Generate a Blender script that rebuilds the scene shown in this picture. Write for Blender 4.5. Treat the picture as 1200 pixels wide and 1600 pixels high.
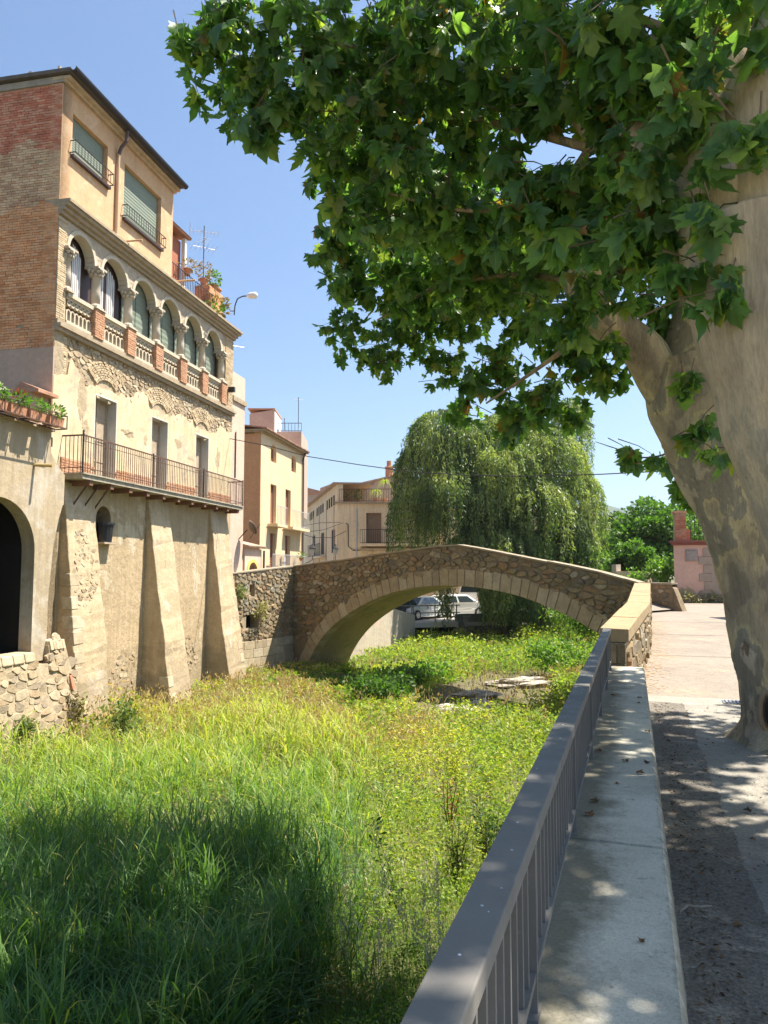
import bpy, bmesh, math, random
import numpy as np
from mathutils import Matrix, Vector, noise as mnoise
R_=math.radians
rnd=random.Random(7); rng=np.random.default_rng(11)
S=bpy.context.scene; COL=S.collection
for o in list(bpy.data.objects): bpy.data.objects.remove(o)

# ---------------------------------------------------------------- camera, sky, sun, exposure
F=1180.; CX,CY=600.,800.; TH=math.atan(93/F); H=1.58       # photograph measured at 1200x1600
cam=bpy.data.cameras.new('camera'); co=bpy.data.objects.new('camera',cam); COL.objects.link(co)
cam.sensor_fit='VERTICAL'; cam.sensor_height=36; cam.sensor_width=27; cam.lens=36*F/1600
cam.clip_start=.05; cam.clip_end=6000
co.location=(0,0,H); co.rotation_euler=(math.pi/2+TH,0,0); S.camera=co
S.render.resolution_x=768; S.render.resolution_y=1024
AZ=R_(14); EL=R_(63)                                        # towards the sun, from +X towards +Y
w=bpy.data.worlds.new("World"); S.world=w; w.use_nodes=True
nt=w.node_tree; bg=nt.nodes['Background']; sk=nt.nodes.new('ShaderNodeTexSky'); sk.sky_type='NISHITA'
sk.sun_disc=False; sk.sun_elevation=EL; sk.sun_rotation=math.pi/2-AZ; sk.air_density=1.0; sk.dust_density=2.0; sk.ozone_density=1.0; sk.altitude=150
mxs=nt.nodes.new('ShaderNodeMix'); mxs.data_type='RGBA'; mxs.blend_type='MULTIPLY'; mxs.inputs[0].default_value=1; mxs.inputs[7].default_value=(.68,.855,1,1); nt.links.new(sk.outputs[0],mxs.inputs[6]); nt.links.new(mxs.outputs[2],bg.inputs[0]); bg.inputs[1].default_value=.082
sd=bpy.data.lights.new('sun','SUN'); sd.energy=5.0; sd.angle=R_(.53); sd.color=(1,.94,.82)
so=bpy.data.objects.new('sun',sd); COL.objects.link(so)
sdir=Vector((math.cos(AZ)*math.cos(EL),math.sin(AZ)*math.cos(EL),math.sin(EL)))
so.rotation_euler=sdir.to_track_quat('Z','Y').to_euler(); so.location=(20,10,40)
S.view_settings.view_transform='Standard'; S.view_settings.look='None'; S.view_settings.gamma=1
S.view_settings.use_curve_mapping=False; S.view_settings.exposure=1.38

_C=np.array([0,0,H]); _f=np.array([0,math.cos(TH),math.sin(TH)]); _u=np.array([0,-math.sin(TH),math.cos(TH)])
def ray(x,y): return np.array([(x-CX)/F,0,0])+_u*(CY-y)/F+_f
def onz(x,y,z):
    r=ray(x,y); return _C+r*((z-H)/r[2])
def at(x,y,Y):
    r=ray(x,y); return _C+r*(Y/r[1])
def proj(P):
    P=np.asarray(P,float)-_C; dz=P@_f
    return CX+F*P[...,0]/dz, CY-F*(P@_u)/dz, dz

# ---------------------------------------------------------------- helpers
class Fr:                                                   # a wall: along d, outwards n
    def __init__(s,o,d,n=None):
        s.o=np.array(o,float)[:2]; s.d=np.array(d,float)/np.hypot(*d)
        s.n=np.array([s.d[1],-s.d[0]]) if n is None else np.array(n,float)/np.hypot(*n)
    def p(s,a,z,o=0):
        q=s.o+s.d*a+s.n*o; return (q[0],q[1],z)
    def M(s,a,z,o=0):
        m=Matrix(((s.d[0],s.n[0],0,0),(s.d[1],s.n[1],0,0),(0,0,1,0),(0,0,0,1))); m.translation=Vector(s.p(a,z,o)); return m
class MB:
    def __init__(s): s.v=[]; s.f=[]
    def add(s,v,f):
        k=len(s.v); s.v+=[tuple(map(float,q)) for q in v]; s.f+=[tuple(i+k for i in g) for g in f]; return s
    def box(s,fr,a0,a1,o0,o1,z0,z1,j=0):
        v=[fr.p(a,z,o) for z in (z0,z1) for a,o in ((a0,o0),(a1,o0),(a1,o1),(a0,o1))]
        if j: v=[tuple(c+rnd.uniform(-j,j) for c in q) for q in v]
        return s.add(v,[(0,3,2,1),(4,5,6,7),(0,1,5,4),(1,2,6,5),(2,3,7,6),(3,0,4,7)])
    def prism(s,fr,poly,o0,o1,ch=0):
        n=len(poly); cx=sum(q[0] for q in poly)/n; cz=sum(q[1] for q in poly)/n
        v=[fr.p(a,z,o0) for a,z in poly]+[fr.p(a,z,o1) for a,z in poly]
        return s.add(v,[tuple(range(n))[::-1],tuple(range(n,2*n))]+[(i,(i+1)%n,(i+1)%n+n,i+n) for i in range(n)])
    def hexa(s,v8): return s.add(v8,[(0,3,2,1),(4,5,6,7),(0,1,5,4),(1,2,6,5),(2,3,7,6),(3,0,4,7)])
    def flat(s,poly,z0,z1):                                # plan polygon between two heights (z1 may be a list)
        n=len(poly); z1=z1 if hasattr(z1,'__len__') else [z1]*n; z0=z0 if hasattr(z0,'__len__') else [z0]*n
        v=[(p[0],p[1],z) for p,z in zip(poly,z0)]+[(p[0],p[1],z) for p,z in zip(poly,z1)]
        return s.add(v,[tuple(range(n))[::-1],tuple(range(n,2*n))]+[(i,(i+1)%n,(i+1)%n+n,i+n) for i in range(n)])
    def tube(s,pts,r,n=8,cap=True):
        pts=[Vector(p) for p in pts]; m=len(pts); r=r if hasattr(r,'__len__') else [r]*m
        v=[];f=[]; ref=None
        for i,p in enumerate(pts):
            t=(pts[min(i+1,m-1)]-pts[max(i-1,0)]).normalized()
            if ref is None: ref=t.orthogonal().normalized()
            ref=(ref-t*ref.dot(t)).normalized(); b=t.cross(ref)
            for k in range(n):
                a=2*math.pi*k/n; v.append(p+(ref*math.cos(a)+b*math.sin(a))*r[i])
        for i in range(m-1):
            for k in range(n): f.append((i*n+k,i*n+(k+1)%n,(i+1)*n+(k+1)%n,(i+1)*n+k))
        if cap: f+= [tuple(range(n))[::-1],tuple(range((m-1)*n,m*n))]
        return s.add(v,f)
    def lathe(s,c,prof,n=12):
        v=[];f=[];m=len(prof)
        for r,z in prof:
            for k in range(n):
                a=2*math.pi*k/n; v.append((c[0]+r*math.cos(a),c[1]+r*math.sin(a),c[2]+z))
        for i in range(m-1):
            for k in range(n): f.append((i*n+k,i*n+(k+1)%n,(i+1)*n+(k+1)%n,(i+1)*n+k))
        f+=[tuple(range(n))[::-1],tuple(range((m-1)*n,m*n))]
        return s.add(v,f)
    def wall(s,fr,a0,a1,z0,z1,o0,o1,holes=()):              # a wall slab with rectangular openings and reveals
        A=sorted({a0,a1,*[h[0] for h in holes],*[h[1] for h in holes]}); Z=sorted({z0,z1,*[h[2] for h in holes],*[h[3] for h in holes]})
        A=[a for a in A if a0<=a<=a1]; Z=[z for z in Z if z0<=z<=z1]
        inh=lambda a,z: any(h[0]<a<h[1] and h[2]<z<h[3] for h in holes) or not(a0<a<a1 and z0<z<z1)
        for i in range(len(A)-1):
            for j in range(len(Z)-1):
                a,b,c,e=A[i],A[i+1],Z[j],Z[j+1]
                if inh((a+b)/2,(c+e)/2): continue
                for o in (o0,o1): s.add([fr.p(a,c,o),fr.p(b,c,o),fr.p(b,e,o),fr.p(a,e,o)],[(0,1,2,3)])
                am,cm=(a+b)/2,(c+e)/2
                for (x0,y0,x1,y1,tx,ty) in ((a,c,a,e,a-1e-3,cm),(b,c,b,e,b+1e-3,cm),(a,c,b,c,am,c-1e-3),(a,e,b,e,am,e+1e-3)):
                    if inh(tx,ty): s.add([fr.p(x0,y0,o0),fr.p(x1,y1,o0),fr.p(x1,y1,o1),fr.p(x0,y0,o1)],[(0,1,2,3)])
        return s
    def archbay(s,fr,a0,a1,zs,zt,o0,o1,r=None,cz=None,n=12,c=None):   # spandrel over a round arch a0..a1
        c=(a0+a1)/2 if c is None else c; r=(a1-a0)/2 if r is None else r; ry=r if cz is None else cz
        P=[(c-r*math.cos(math.pi*i/n),zs+ry*math.sin(math.pi*i/n)) for i in range(n+1)]
        T=[(a0+(a1-a0)*i/n,zt) for i in range(n+1)]
        for i in range(n):
            for o in (o0,o1): s.add([fr.p(*P[i],o),fr.p(*P[i+1],o),fr.p(*T[i+1],o),fr.p(*T[i],o)],[(0,1,2,3)])
            s.add([fr.p(*P[i],o0),fr.p(*P[i+1],o0),fr.p(*P[i+1],o1),fr.p(*P[i],o1)],[(0,1,2,3)])
        for o in (o0,o1): s.add([fr.p(a0,zs,o),fr.p(P[0][0],zs,o),fr.p(a0,zt,o)],[(0,1,2)]); s.add([fr.p(a1,zs,o),fr.p(P[-1][0],zs,o),fr.p(a1,zt,o)],[(0,1,2)])
        for q in ((a0,P[0][0],zs),(P[-1][0],a1,zs)):
            if q[1]-q[0]>1e-4: s.add([fr.p(q[0],zs,o0),fr.p(q[1],zs,o0),fr.p(q[1],zs,o1),fr.p(q[0],zs,o1)],[(0,1,2,3)])
        s.add([fr.p(a0,zt,o0),fr.p(a1,zt,o0),fr.p(a1,zt,o1),fr.p(a0,zt,o1)],[(0,1,2,3)])
        for a,k in ((a0,0),(a1,n)): s.add([fr.p(a,zs,o0),fr.p(a,zt,o0),fr.p(a,zt,o1),fr.p(a,zs,o1)],[(0,1,2,3)])
        return s
    def ring(s,fr,c,zs,r0,r1,o0,o1,a=0,b=math.pi,n=14,sy=1):
        v=[];f=[]
        for i in range(n+1):
            t=a+(b-a)*i/n
            for r,o in ((r0,o0),(r1,o0),(r1,o1),(r0,o1)): v.append(fr.p(c-r*math.cos(t),zs+sy*r*math.sin(t),o))
        for i in range(n):
            for k in range(4): f.append((4*i+k,4*i+(k+1)%4,4*i+4+(k+1)%4,4*i+4+k))
        return s.add(v,f+[(0,1,2,3),(4*n,4*n+1,4*n+2,4*n+3)])
    def mesh(s,name,off=(0,0,0),smooth=False,fix=True):
        me=bpy.data.meshes.new(name); ox,oy,oz=off
        me.from_pydata([(x-ox,y-oy,z-oz) for x,y,z in s.v],[],s.f)
        if fix:
            bm=bmesh.new(); bm.from_mesh(me); bmesh.ops.recalc_face_normals(bm,faces=bm.faces); bm.to_mesh(me); bm.free()
        if smooth: me.polygons.foreach_set('use_smooth',[True]*len(me.polygons))
        return me
    def build(s,name,m,parent=None,smooth=False,bevel=0):
        off=root_loc(parent) if parent else (0,0,0)
        if not parent:
            a=np.array(s.v); off=((a[:,0].min()+a[:,0].max())/2,(a[:,1].min()+a[:,1].max())/2,a[:,2].min())
        me=s.mesh(name,off,smooth); me.materials.append(m)
        o=bpy.data.objects.new(name,me); COL.objects.link(o)
        if parent: o.parent=parent
        else: o.location=off
        if bevel:
            b=o.modifiers.new('bevel','BEVEL'); b.width=bevel; b.segments=2; b.limit_method='ANGLE'; b.angle_limit=R_(40)
        return o
def root_loc(o):
    while o.parent: o=o.parent
    return tuple(o.location)
def npmesh(name,V,T,mats,parent=None,attrs=None,smooth=False,uv=None):
    off=np.array(root_loc(parent)) if parent else np.array([V[:,0].mean(),V[:,1].mean(),V[:,2].min()])
    me=bpy.data.meshes.new(name); n=len(V); t=len(T)
    me.vertices.add(n); me.vertices.foreach_set('co',(V-off).astype(np.float32).ravel())
    me.loops.add(3*t); me.loops.foreach_set('vertex_index',T.astype(np.int32).ravel())
    me.polygons.add(t); me.polygons.foreach_set('loop_start',np.arange(0,3*t,3,dtype=np.int32))
    if smooth: me.polygons.foreach_set('use_smooth',np.ones(t,dtype=bool))
    me.update(calc_edges=True)
    for k,a in (attrs or {}).items():
        at_=me.attributes.new(k,'FLOAT','POINT'); at_.data.foreach_set('value',a.astype(np.float32))
    if uv is not None:
        at_=me.attributes.new('lf','FLOAT_VECTOR','POINT'); at_.data.foreach_set('vector',uv.astype(np.float32).ravel())
    me.materials.append(mats); o=bpy.data.objects.new(name,me); COL.objects.link(o)
    if parent: o.parent=parent
    else: o.location=off
    return o
def tag(o,label=None,cat=None,group=None,kind=None):
    if label: o['label']=label
    if cat: o['category']=cat
    if group: o['group']=group
    if kind: o['kind']=kind
    return o
def thing(name,label,cat,loc,group=None):
    o=bpy.data.objects.new(name,None); COL.objects.link(o); o.location=loc; o.empty_display_size=.2
    return tag(o,label,cat,group)
def piece(name,me,m,parent,M):
    o=bpy.data.objects.new(name,me); COL.objects.link(o); o.parent=parent
    o.matrix_basis=Matrix.Translation(-Vector(root_loc(parent)))@M
    if not me.materials: me.materials.append(m)
    elif me.materials[0]!=m:
        o.material_slots[0].link='OBJECT'; o.material_slots[0].material=m
    return o
def unit_box(ch=.12,seed=0,j=.03):                          # chamfered stone/brick block, front at +y, base at -y
    r=random.Random(seed); v=[]
    for y,k in ((-.5,1),(.5-ch*.8,1),(.5,1-ch)):
        for x,z in ((-.5,-.5),(.5,-.5),(.5,.5),(-.5,.5)): v.append((x*k+r.uniform(-j,j)*(y>-.5),y+r.uniform(-j,j),z*k+r.uniform(-j,j)*(y>-.5)))
    f=[(0,1,2,3),(8,11,10,9)]
    for a in (0,4):
        for i in range(4): f.append((a+i,a+4+i,a+4+(i+1)%4,a+(i+1)%4))
    b=MB(); b.add(v,f); return b
BRICKS=[unit_box(.06,i,.02).mesh('brick') for i in range(5)]; BLOCKS=[unit_box(.1,10+i,.04).mesh('block') for i in range(5)]

# ---------------------------------------------------------------- materials
class N:
    def __init__(s,name):
        s.m=bpy.data.materials.new(name); s.m.use_nodes=True; s.t=s.m.node_tree; s.b=s.t.nodes['Principled BSDF']; s.out=s.t.nodes['Material Output']
        s.b.inputs['Roughness'].default_value=.85; s.b.inputs['Specular IOR Level'].default_value=.25; s.pos=s.n('NewGeometry').outputs['Position']
    def n(s,k,**kw):
        x=s.t.nodes.new('ShaderNode'+k)
        for a,b in kw.items(): setattr(x,a,b)
        return x
    def put(s,i,v):
        if hasattr(v,'is_linked'): s.t.links.new(v,i)
        elif isinstance(v,(tuple,list)) and len(v)==3 and i.type=='RGBA': i.default_value=(*v,1)
        else: i.default_value=v
    def noise(s,scale,detail=6,rough=.6,vec=None,dist=0,sx=(1,1,1)):
        x=s.n('TexNoise'); x.inputs['Scale'].default_value=scale; x.inputs['Detail'].default_value=detail; x.inputs['Roughness'].default_value=rough; x.inputs['Distortion'].default_value=dist
        v=vec or s.pos
        if sx!=(1,1,1):
            q=s.n('VectorMath',operation='MULTIPLY'); s.put(q.inputs[0],v); q.inputs[1].default_value=sx; v=q.outputs[0]
        s.put(x.inputs['Vector'],v); return x.outputs['Fac']
    def ramp(s,f,stops,interp='LINEAR'):
        x=s.n('ValToRGB'); x.color_ramp.interpolation=interp; e=x.color_ramp.elements
        while len(e)<len(stops): e.new(.5)
        for q,(p,c) in zip(e,stops): q.position=p; q.color=(*c,1) if hasattr(c,'__len__') else (c,c,c,1)
        s.put(x.inputs[0],f); return x.outputs[0]
    def mix(s,f,a,b,t='MIX'):
        x=s.n('Mix',data_type='RGBA',blend_type=t); s.put(x.inputs[0],f); s.put(x.inputs[6],a); s.put(x.inputs[7],b); return x.outputs[2]
    def math(s,op,a,b=0,c=None):
        x=s.n('Math',operation=op); s.put(x.inputs[0],a); s.put(x.inputs[1],b)
        if c is not None: s.put(x.inputs[2],c)
        return x.outputs[0]
    def bump(s,h,k=.3,d=.02):
        x=s.n('Bump'); x.inputs['Strength'].default_value=k; x.inputs['Distance'].default_value=d; s.put(x.inputs['Height'],h)
        if s.b.inputs['Normal'].is_linked: s.put(x.inputs['Normal'],s.b.inputs['Normal'].links[0].from_socket)
        s.put(s.b.inputs['Normal'],x.outputs[0])
    def rand(s):
        a=s.n('ObjectInfo').outputs['Random']; g=s.n('NewGeometry').outputs['Random Per Island']
        return s.math('FRACT',s.math('ADD',a,g))
    def col(s,c): s.put(s.b.inputs['Base Color'],c); return s
def plaster(name,c1,c2,c3=None,scale=1.3,bump=.25,grain=60,lo=.35,hi=.65,streak=0,rough=.9,th=(.56,.6),s3=.9,spots=None,damp=False,gc=0):
    m=N(name); c=m.ramp(m.noise(scale,8,.62),[(lo,c1),(hi,c2)])
    if c3:
        k=m.ramp(m.noise(s3,9,.68,dist=.4),[(th[0],0.),(th[1],1.)]); c=m.mix(k,c,c3)
    if streak:
        k=m.ramp(m.noise(2.2,5,.6,sx=(3,3,.22)),[(.42,0.),(.75,1.)]); c=m.mix(m.math('MULTIPLY',k,streak),c,tuple(x*.45 for x in c1))
    if damp:                                                # rising damp with its own ragged edge, and chalky repairs
        sp=m.n('SeparateXYZ'); m.put(sp.inputs[0],m.pos); e=m.math('ADD',m.math('MULTIPLY',sp.outputs[2],.28),m.math('MULTIPLY',m.noise(1.7,8,.7),1.6))
        k=m.ramp(e,[(.0,1.),(.42,.75),(.56,0.)]); c=m.mix(m.math('MULTIPLY',k,.5),c,(.20,.165,.115))
        k=m.ramp(m.noise(.9,9,.72,dist=.8,sx=(1,1,.7)),[(.60,0.),(.615,1.)]); c=m.mix(m.math('MULTIPLY',k,.6),c,(.60,.50,.39))
        k=m.ramp(m.noise(1.25,9,.72,dist=.9),[(.63,0.),(.64,1.)]); c=m.mix(m.math('MULTIPLY',k,.55),c,(.30,.23,.15))
    g=m.ramp(m.noise(grain,4,.7),[(.2,.82),(.8,1.12)] if not gc else [(.32,1-gc),(.5,1.),(.68,1+gc)]); c=m.mix(1.,c,g,'MULTIPLY')
    g=m.ramp(m.noise(8,6,.7),[(.25,.85),(.75,1.1)]); c=m.mix(1.,c,g,'MULTIPLY')
    m.col(c); m.bump(m.noise(grain*.6,5,.7),bump,.012); m.bump(m.noise(5,7,.65),bump*1.2,.05); m.b.inputs['Roughness'].default_value=rough
    return m.m
def ledge():
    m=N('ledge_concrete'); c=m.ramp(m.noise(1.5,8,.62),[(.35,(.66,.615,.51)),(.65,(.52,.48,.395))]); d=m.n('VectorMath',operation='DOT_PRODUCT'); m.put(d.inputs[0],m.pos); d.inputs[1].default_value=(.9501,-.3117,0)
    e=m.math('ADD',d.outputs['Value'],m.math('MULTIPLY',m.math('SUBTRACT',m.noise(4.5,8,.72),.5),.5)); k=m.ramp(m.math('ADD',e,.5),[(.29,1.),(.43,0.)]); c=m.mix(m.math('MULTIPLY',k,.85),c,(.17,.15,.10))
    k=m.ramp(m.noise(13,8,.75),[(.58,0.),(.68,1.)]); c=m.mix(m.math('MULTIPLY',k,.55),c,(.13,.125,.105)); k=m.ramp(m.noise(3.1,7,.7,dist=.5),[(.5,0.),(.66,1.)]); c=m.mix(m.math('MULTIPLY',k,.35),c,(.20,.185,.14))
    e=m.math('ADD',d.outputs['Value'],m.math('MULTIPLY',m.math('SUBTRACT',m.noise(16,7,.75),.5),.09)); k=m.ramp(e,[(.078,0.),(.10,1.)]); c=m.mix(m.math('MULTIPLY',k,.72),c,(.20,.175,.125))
    k=m.ramp(m.noise(48,4,.7),[(.63,0.),(.68,1.)]); c=m.mix(m.math('MULTIPLY',k,.5),c,(.12,.11,.085))
    c=m.mix(1.,c,m.ramp(m.noise(120,3,.7),[(.2,.72),(.8,1.2)]),'MULTIPLY'); m.col(c); m.bump(m.noise(70,5,.7),.35,.008); m.bump(m.noise(7,7,.65),.3,.03); return m.m
def stone(name,cols,bump=.5,scale=9,dark=.7,rough=.9):
    m=N(name); r=m.rand(); c=m.ramp(r,[(i/len(cols),q) for i,q in enumerate(cols)],'CONSTANT')
    k=m.ramp(m.noise(scale,7,.65),[(.3,dark),(.7,1.12)]); c=m.mix(1.,c,k,'MULTIPLY')
    k=m.ramp(m.noise(2.3,4,.6),[(.35,.82),(.65,1.1)]); c=m.mix(1.,c,k,'MULTIPLY')
    m.col(c); m.bump(m.noise(scale*2.2,8,.7),bump,.025); m.b.inputs['Roughness'].default_value=rough
    return m.m
def plain(name,c,rough=.6,metal=0,spec=.4,var=.12,scale=20):
    m=N(name); k=m.ramp(m.noise(scale,4,.6),[(.3,1-var),(.7,1+var)]); m.col(m.mix(1.,c,k,'MULTIPLY'))
    m.b.inputs['Roughness'].default_value=rough; m.b.inputs['Metallic'].default_value=metal; m.b.inputs['Specular IOR Level'].default_value=spec
    return m.m
def leafmat(name,stops,trans=.45,tint=(1.5,1.9,.55),attr=None,veins=False,rough=.5,spec=.3):
    m=N(name); 
    if attr: a=m.n('Attribute',attribute_name=attr); f=a.outputs['Fac']
    else: f=m.rand()
    c=m.ramp(f,stops)
    if veins:
        a=m.n('Attribute',attribute_name='lf'); sp=m.n('SeparateXYZ'); m.put(sp.inputs[0],a.outputs['Vector'])
        x,y=sp.outputs[0],sp.outputs[1]; ang=m.math('ARCTAN2',x,m.math('ADD',y,.001)); rr=m.math('SQRT',m.math('ADD',m.math('MULTIPLY',x,x),m.math('MULTIPLY',y,y)))
        d=m.math('ABSOLUTE',m.math('SUBTRACT',m.math('PINGPONG',m.math('ADD',ang,math.radians(42*4)),R_(21)),0)); 
        v=m.math('LESS_THAN',m.math('MULTIPLY',rr,d),.012); c=m.mix(m.math('MULTIPLY',v,.45),c,(.22,.28,.09))
    g=m.ramp(m.noise(18,3,.6),[(.3,.85),(.7,1.15)]); c=m.mix(1.,c,g,'MULTIPLY')
    m.col(c); m.b.inputs['Roughness'].default_value=rough; m.b.inputs['Specular IOR Level'].default_value=spec
    tr=m.n('BsdfTranslucent'); m.put(tr.inputs[0],m.mix(1.,c,tint,'MULTIPLY')); mx=m.n('MixShader'); mx.inputs[0].default_value=trans
    m.put(mx.inputs[1],m.b.outputs[0]); m.put(mx.inputs[2],tr.outputs[0]); m.put(m.out.inputs[0],mx.outputs[0])
    return m.m

# ---------------------------------------------------------------- rubble: every stone a Voronoi cell of its own
def clip(poly,px,pz,nx,nz):
    out=[]; n=len(poly)
    for i in range(n):
        a,b=poly[i],poly[(i+1)%n]; da=(a[0]-px)*nx+(a[1]-pz)*nz; db=(b[0]-px)*nx+(b[1]-pz)*nz
        if da<=0: out.append(a)
        if da*db<0: t=da/(da-db); out.append((a[0]+(b[0]-a[0])*t,a[1]+(b[1]-a[1])*t))
    return out
def rubble(fr,inside,a0,a1,z0,z1,cw,chh,o,dep,m,parent,name='stone',nmax=300,gap=.1,seed=1,jit=.42,trim=None,stuffname='small_stones',drop=.16,flat=False):
    r=random.Random(seed); na=int((a1-a0)/cw)+3; nz=int((z1-z0)/chh)+3; P={}
    for i in range(-1,na):
        for j in range(-1,nz):
            if r.random()<drop: continue
            P[i,j]=(i+.5*(j%2)+r.uniform(-jit,jit),j+r.uniform(-jit,jit))
    cells=[]
    for (i,j),(x,y) in P.items():
        ca,cz=a0+x*cw,z0+y*chh
        if not inside(ca,cz): continue
        poly=[(x-1.5,y-1.5),(x+1.5,y-1.5),(x+1.5,y+1.5),(x-1.5,y+1.5)]
        for di in (-2,-1,0,1,2):
            for dj in (-2,-1,0,1,2):
                q=P.get((i+di,j+dj))
                if q is None or q==(x,y): continue
                poly=clip(poly,(x+q[0])/2,(y+q[1])/2,q[0]-x,q[1]-y)
                if len(poly)<3: break
        if len(poly)<3: continue
        poly=[(a0+u*cw,z0+v*chh) for u,v in poly]
        if trim: poly=trim(poly)
        if len(poly)<3: continue
        ar=abs(sum(p[0]*q[1]-q[0]*p[1] for p,q in zip(poly,poly[1:]+poly[:1])))/2
        if ar<cw*chh*.12: continue
        cells.append((ar,poly))
    if callable(parent): raise ValueError
    def geo(mb,poly):
        n=len(poly); k=1-gap-r.uniform(0,.06); cx=sum(p[0] for p in poly)/n; cz=sum(p[1] for p in poly)/n
        ring=[]
        for i in range(n):                                  # cut corners
            p,q=poly[i],poly[(i+1)%n]
            if math.hypot(p[0]-q[0],p[1]-q[1])<.25*chh: ring.append(((p[0]+q[0])/2,(p[1]+q[1])/2)); continue
            for t in (.24,.76): ring.append((p[0]+(q[0]-p[0])*t,p[1]+(q[1]-p[1])*t))
        ring=[(cx+(x-cx)*k,cz+(z-cz)*k) for x,z in ring]; n=len(ring); dd=dep*r.uniform(.5,1.35); ta,tz=r.uniform(-.15,.15),r.uniform(-.15,.15); k2=r.uniform(.88,.95) if flat else r.uniform(.76,.9)
        v=[fr.p(x,z,o-.03) for x,z in ring]+[fr.p(cx+(x-cx)*k2,cz+(z-cz)*k2,o+dd+(x-cx)*ta+(z-cz)*tz) for x,z in ring]
        mb.add(v,[tuple(range(n,2*n))]+[(i,(i+1)%n,(i+1)%n+n,i+n) for i in range(n)])
    cells.sort(key=lambda c:-c[0])
    for ar,poly in cells[:nmax]:
        b=MB(); geo(b,poly); b.build(name,m,parent)
    if len(cells)>nmax:
        b=MB()
        for ar,poly in cells[nmax:]: geo(b,poly)
        tag(b.build(stuffname,m,parent),kind='stuff')
    return len(cells)
def bricks(fr,a0,a1,z0,z1,L,hh,o,m,parent,nmax=0,seed=1,gap=.012,dep=.03,skip=None,name='brick',miss=.004,near=None):
    r=random.Random(seed); rows=int((z1-z0)/hh); allb=[]
    for j in range(rows):
        a=a0-(L*.5 if j%2 else 0)-r.uniform(0,.03)
        while a<a1:
            l=L*r.uniform(.9,1.06); b0,b1=max(a,a0),min(a+l-gap,a1); a+=l
            if b1-b0<.04 or r.random()<miss: continue
            z=z0+j*hh
            if skip and skip((b0+b1)/2,z+hh/2): continue
            allb.append((b0,b1,z,z+hh-gap,r.uniform(-.4,.5)*.012))
    if near: allb.sort(key=near)
    for b0,b1,c0,c1,e in allb[:nmax]:
        M=fr.M((b0+b1)/2,(c0+c1)/2,o+e-.015)@Matrix.Diagonal((b1-b0,dep+.03,c1-c0,1))
        piece(name,r.choice(BRICKS),m((b0+b1)/2,c0) if callable(m) else m,parent,M)
    rest={}
    for q in allb[nmax:]: rest.setdefault(m((q[0]+q[1])/2,q[2]) if callable(m) else m,[]).append(q)
    for mm,l in rest.items():
        b=MB()
        for b0,b1,c0,c1,e in l: b.box(fr,b0,b1,o-.03,o+e+dep*.5,c0,c1)
        tag(b.build('brick_courses',mm,parent),kind='stuff')

# palettes
CREAM=plaster('cream_plaster',(.72,.58,.38),(.63,.48,.29),(.52,.42,.30),scale=1.1,bump=.2,th=(.54,.60),streak=.35)
LOWER=plaster('weathered_render',(.54,.405,.25),(.43,.32,.19),(.60,.48,.33),scale=.9,bump=.6,grain=26,streak=.45,damp=True)
BUTT=plaster('buttress_render',(.56,.43,.275),(.47,.355,.22),(.57,.45,.33),scale=1.2,bump=.5,grain=22,streak=.3,damp=True)
OCHRE=plaster('ochre_render',(.64,.41,.24),(.58,.36,.20),(.66,.45,.28),scale=1.6,bump=.12,streak=.12)
PINKB=plaster('beige_pink_render',(.50,.36,.27),(.46,.33,.24),scale=1.1,bump=.1,streak=.06)
MORTAR=plaster('lime_mortar',(.46,.36,.24),(.36,.28,.18),scale=3,bump=.6,grain=30)
MORTARD=plaster('old_dark_mortar',(.27,.205,.13),(.20,.15,.095),scale=3,bump=.6,grain=30)
ANNEX=plaster('stained_arcade_render',(.50,.385,.25),(.42,.33,.22),(.55,.47,.37),scale=1.0,bump=.3,streak=.45,th=(.5,.62),s3=.8)
CARVED=plaster('carved_limestone',(.52,.43,.32),(.42,.34,.25),scale=5,bump=.9,grain=16)
ARCHST=plaster('pale_arch_stone',(.58,.50,.38),(.52,.44,.33),scale=4,bump=.25)
COLST=plaster('column_stone',(.56,.48,.38),(.47,.39,.30),scale=4,bump=.2,streak=.2)
CORN=plaster('cornice_stone',(.44,.35,.24),(.36,.28,.19),scale=4,bump=.4,streak=.4)
BRED=stone('red_brick',[(.54,.19,.11),(.58,.23,.14),(.50,.18,.11),(.56,.27,.17),(.62,.31,.20)],.3,20,.8)
BBUF=stone('buff_brick',[(.64,.43,.26),(.57,.37,.22),(.68,.48,.30),(.52,.31,.19),(.61,.42,.27)],.3,20,.8)
BORA=stone('orange_brick',[(.70,.33,.155),(.76,.39,.19),(.62,.28,.125),(.72,.39,.20),(.67,.37,.21)],.3,20,.8)
BPIER=stone('pier_brick',[(.50,.27,.16),(.46,.24,.14),(.53,.30,.18)],.3,20,.85)
BTHIN=stone('thin_buff_brick',[(.54,.42,.27),(.49,.37,.23),(.57,.45,.30),(.45,.33,.20)],.35,18,.85)
RUB1=stone('facade_rubble',[(.48,.38,.25),(.42,.32,.20),(.53,.43,.30),(.38,.28,.18),(.50,.37,.24)],.6,12,.7)
RUB2=stone('river_stone',[(.31,.225,.13),(.25,.19,.115),(.36,.275,.165),(.21,.17,.12),(.31,.22,.125),(.26,.215,.15),(.30,.235,.14),(.34,.215,.12),(.275,.205,.12),(.42,.35,.245),(.23,.18,.11)],.6,11,.6)
RUB3=stone('base_rubble',[(.45,.35,.225),(.40,.305,.19),(.49,.39,.26),(.37,.29,.20),(.43,.31,.19)],.7,9,.72)
VOUS=stone('voussoir_stone',[(.39,.30,.19),(.42,.335,.22),(.365,.28,.18),(.43,.35,.245),(.38,.30,.20)],.35,10,.8)
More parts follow.
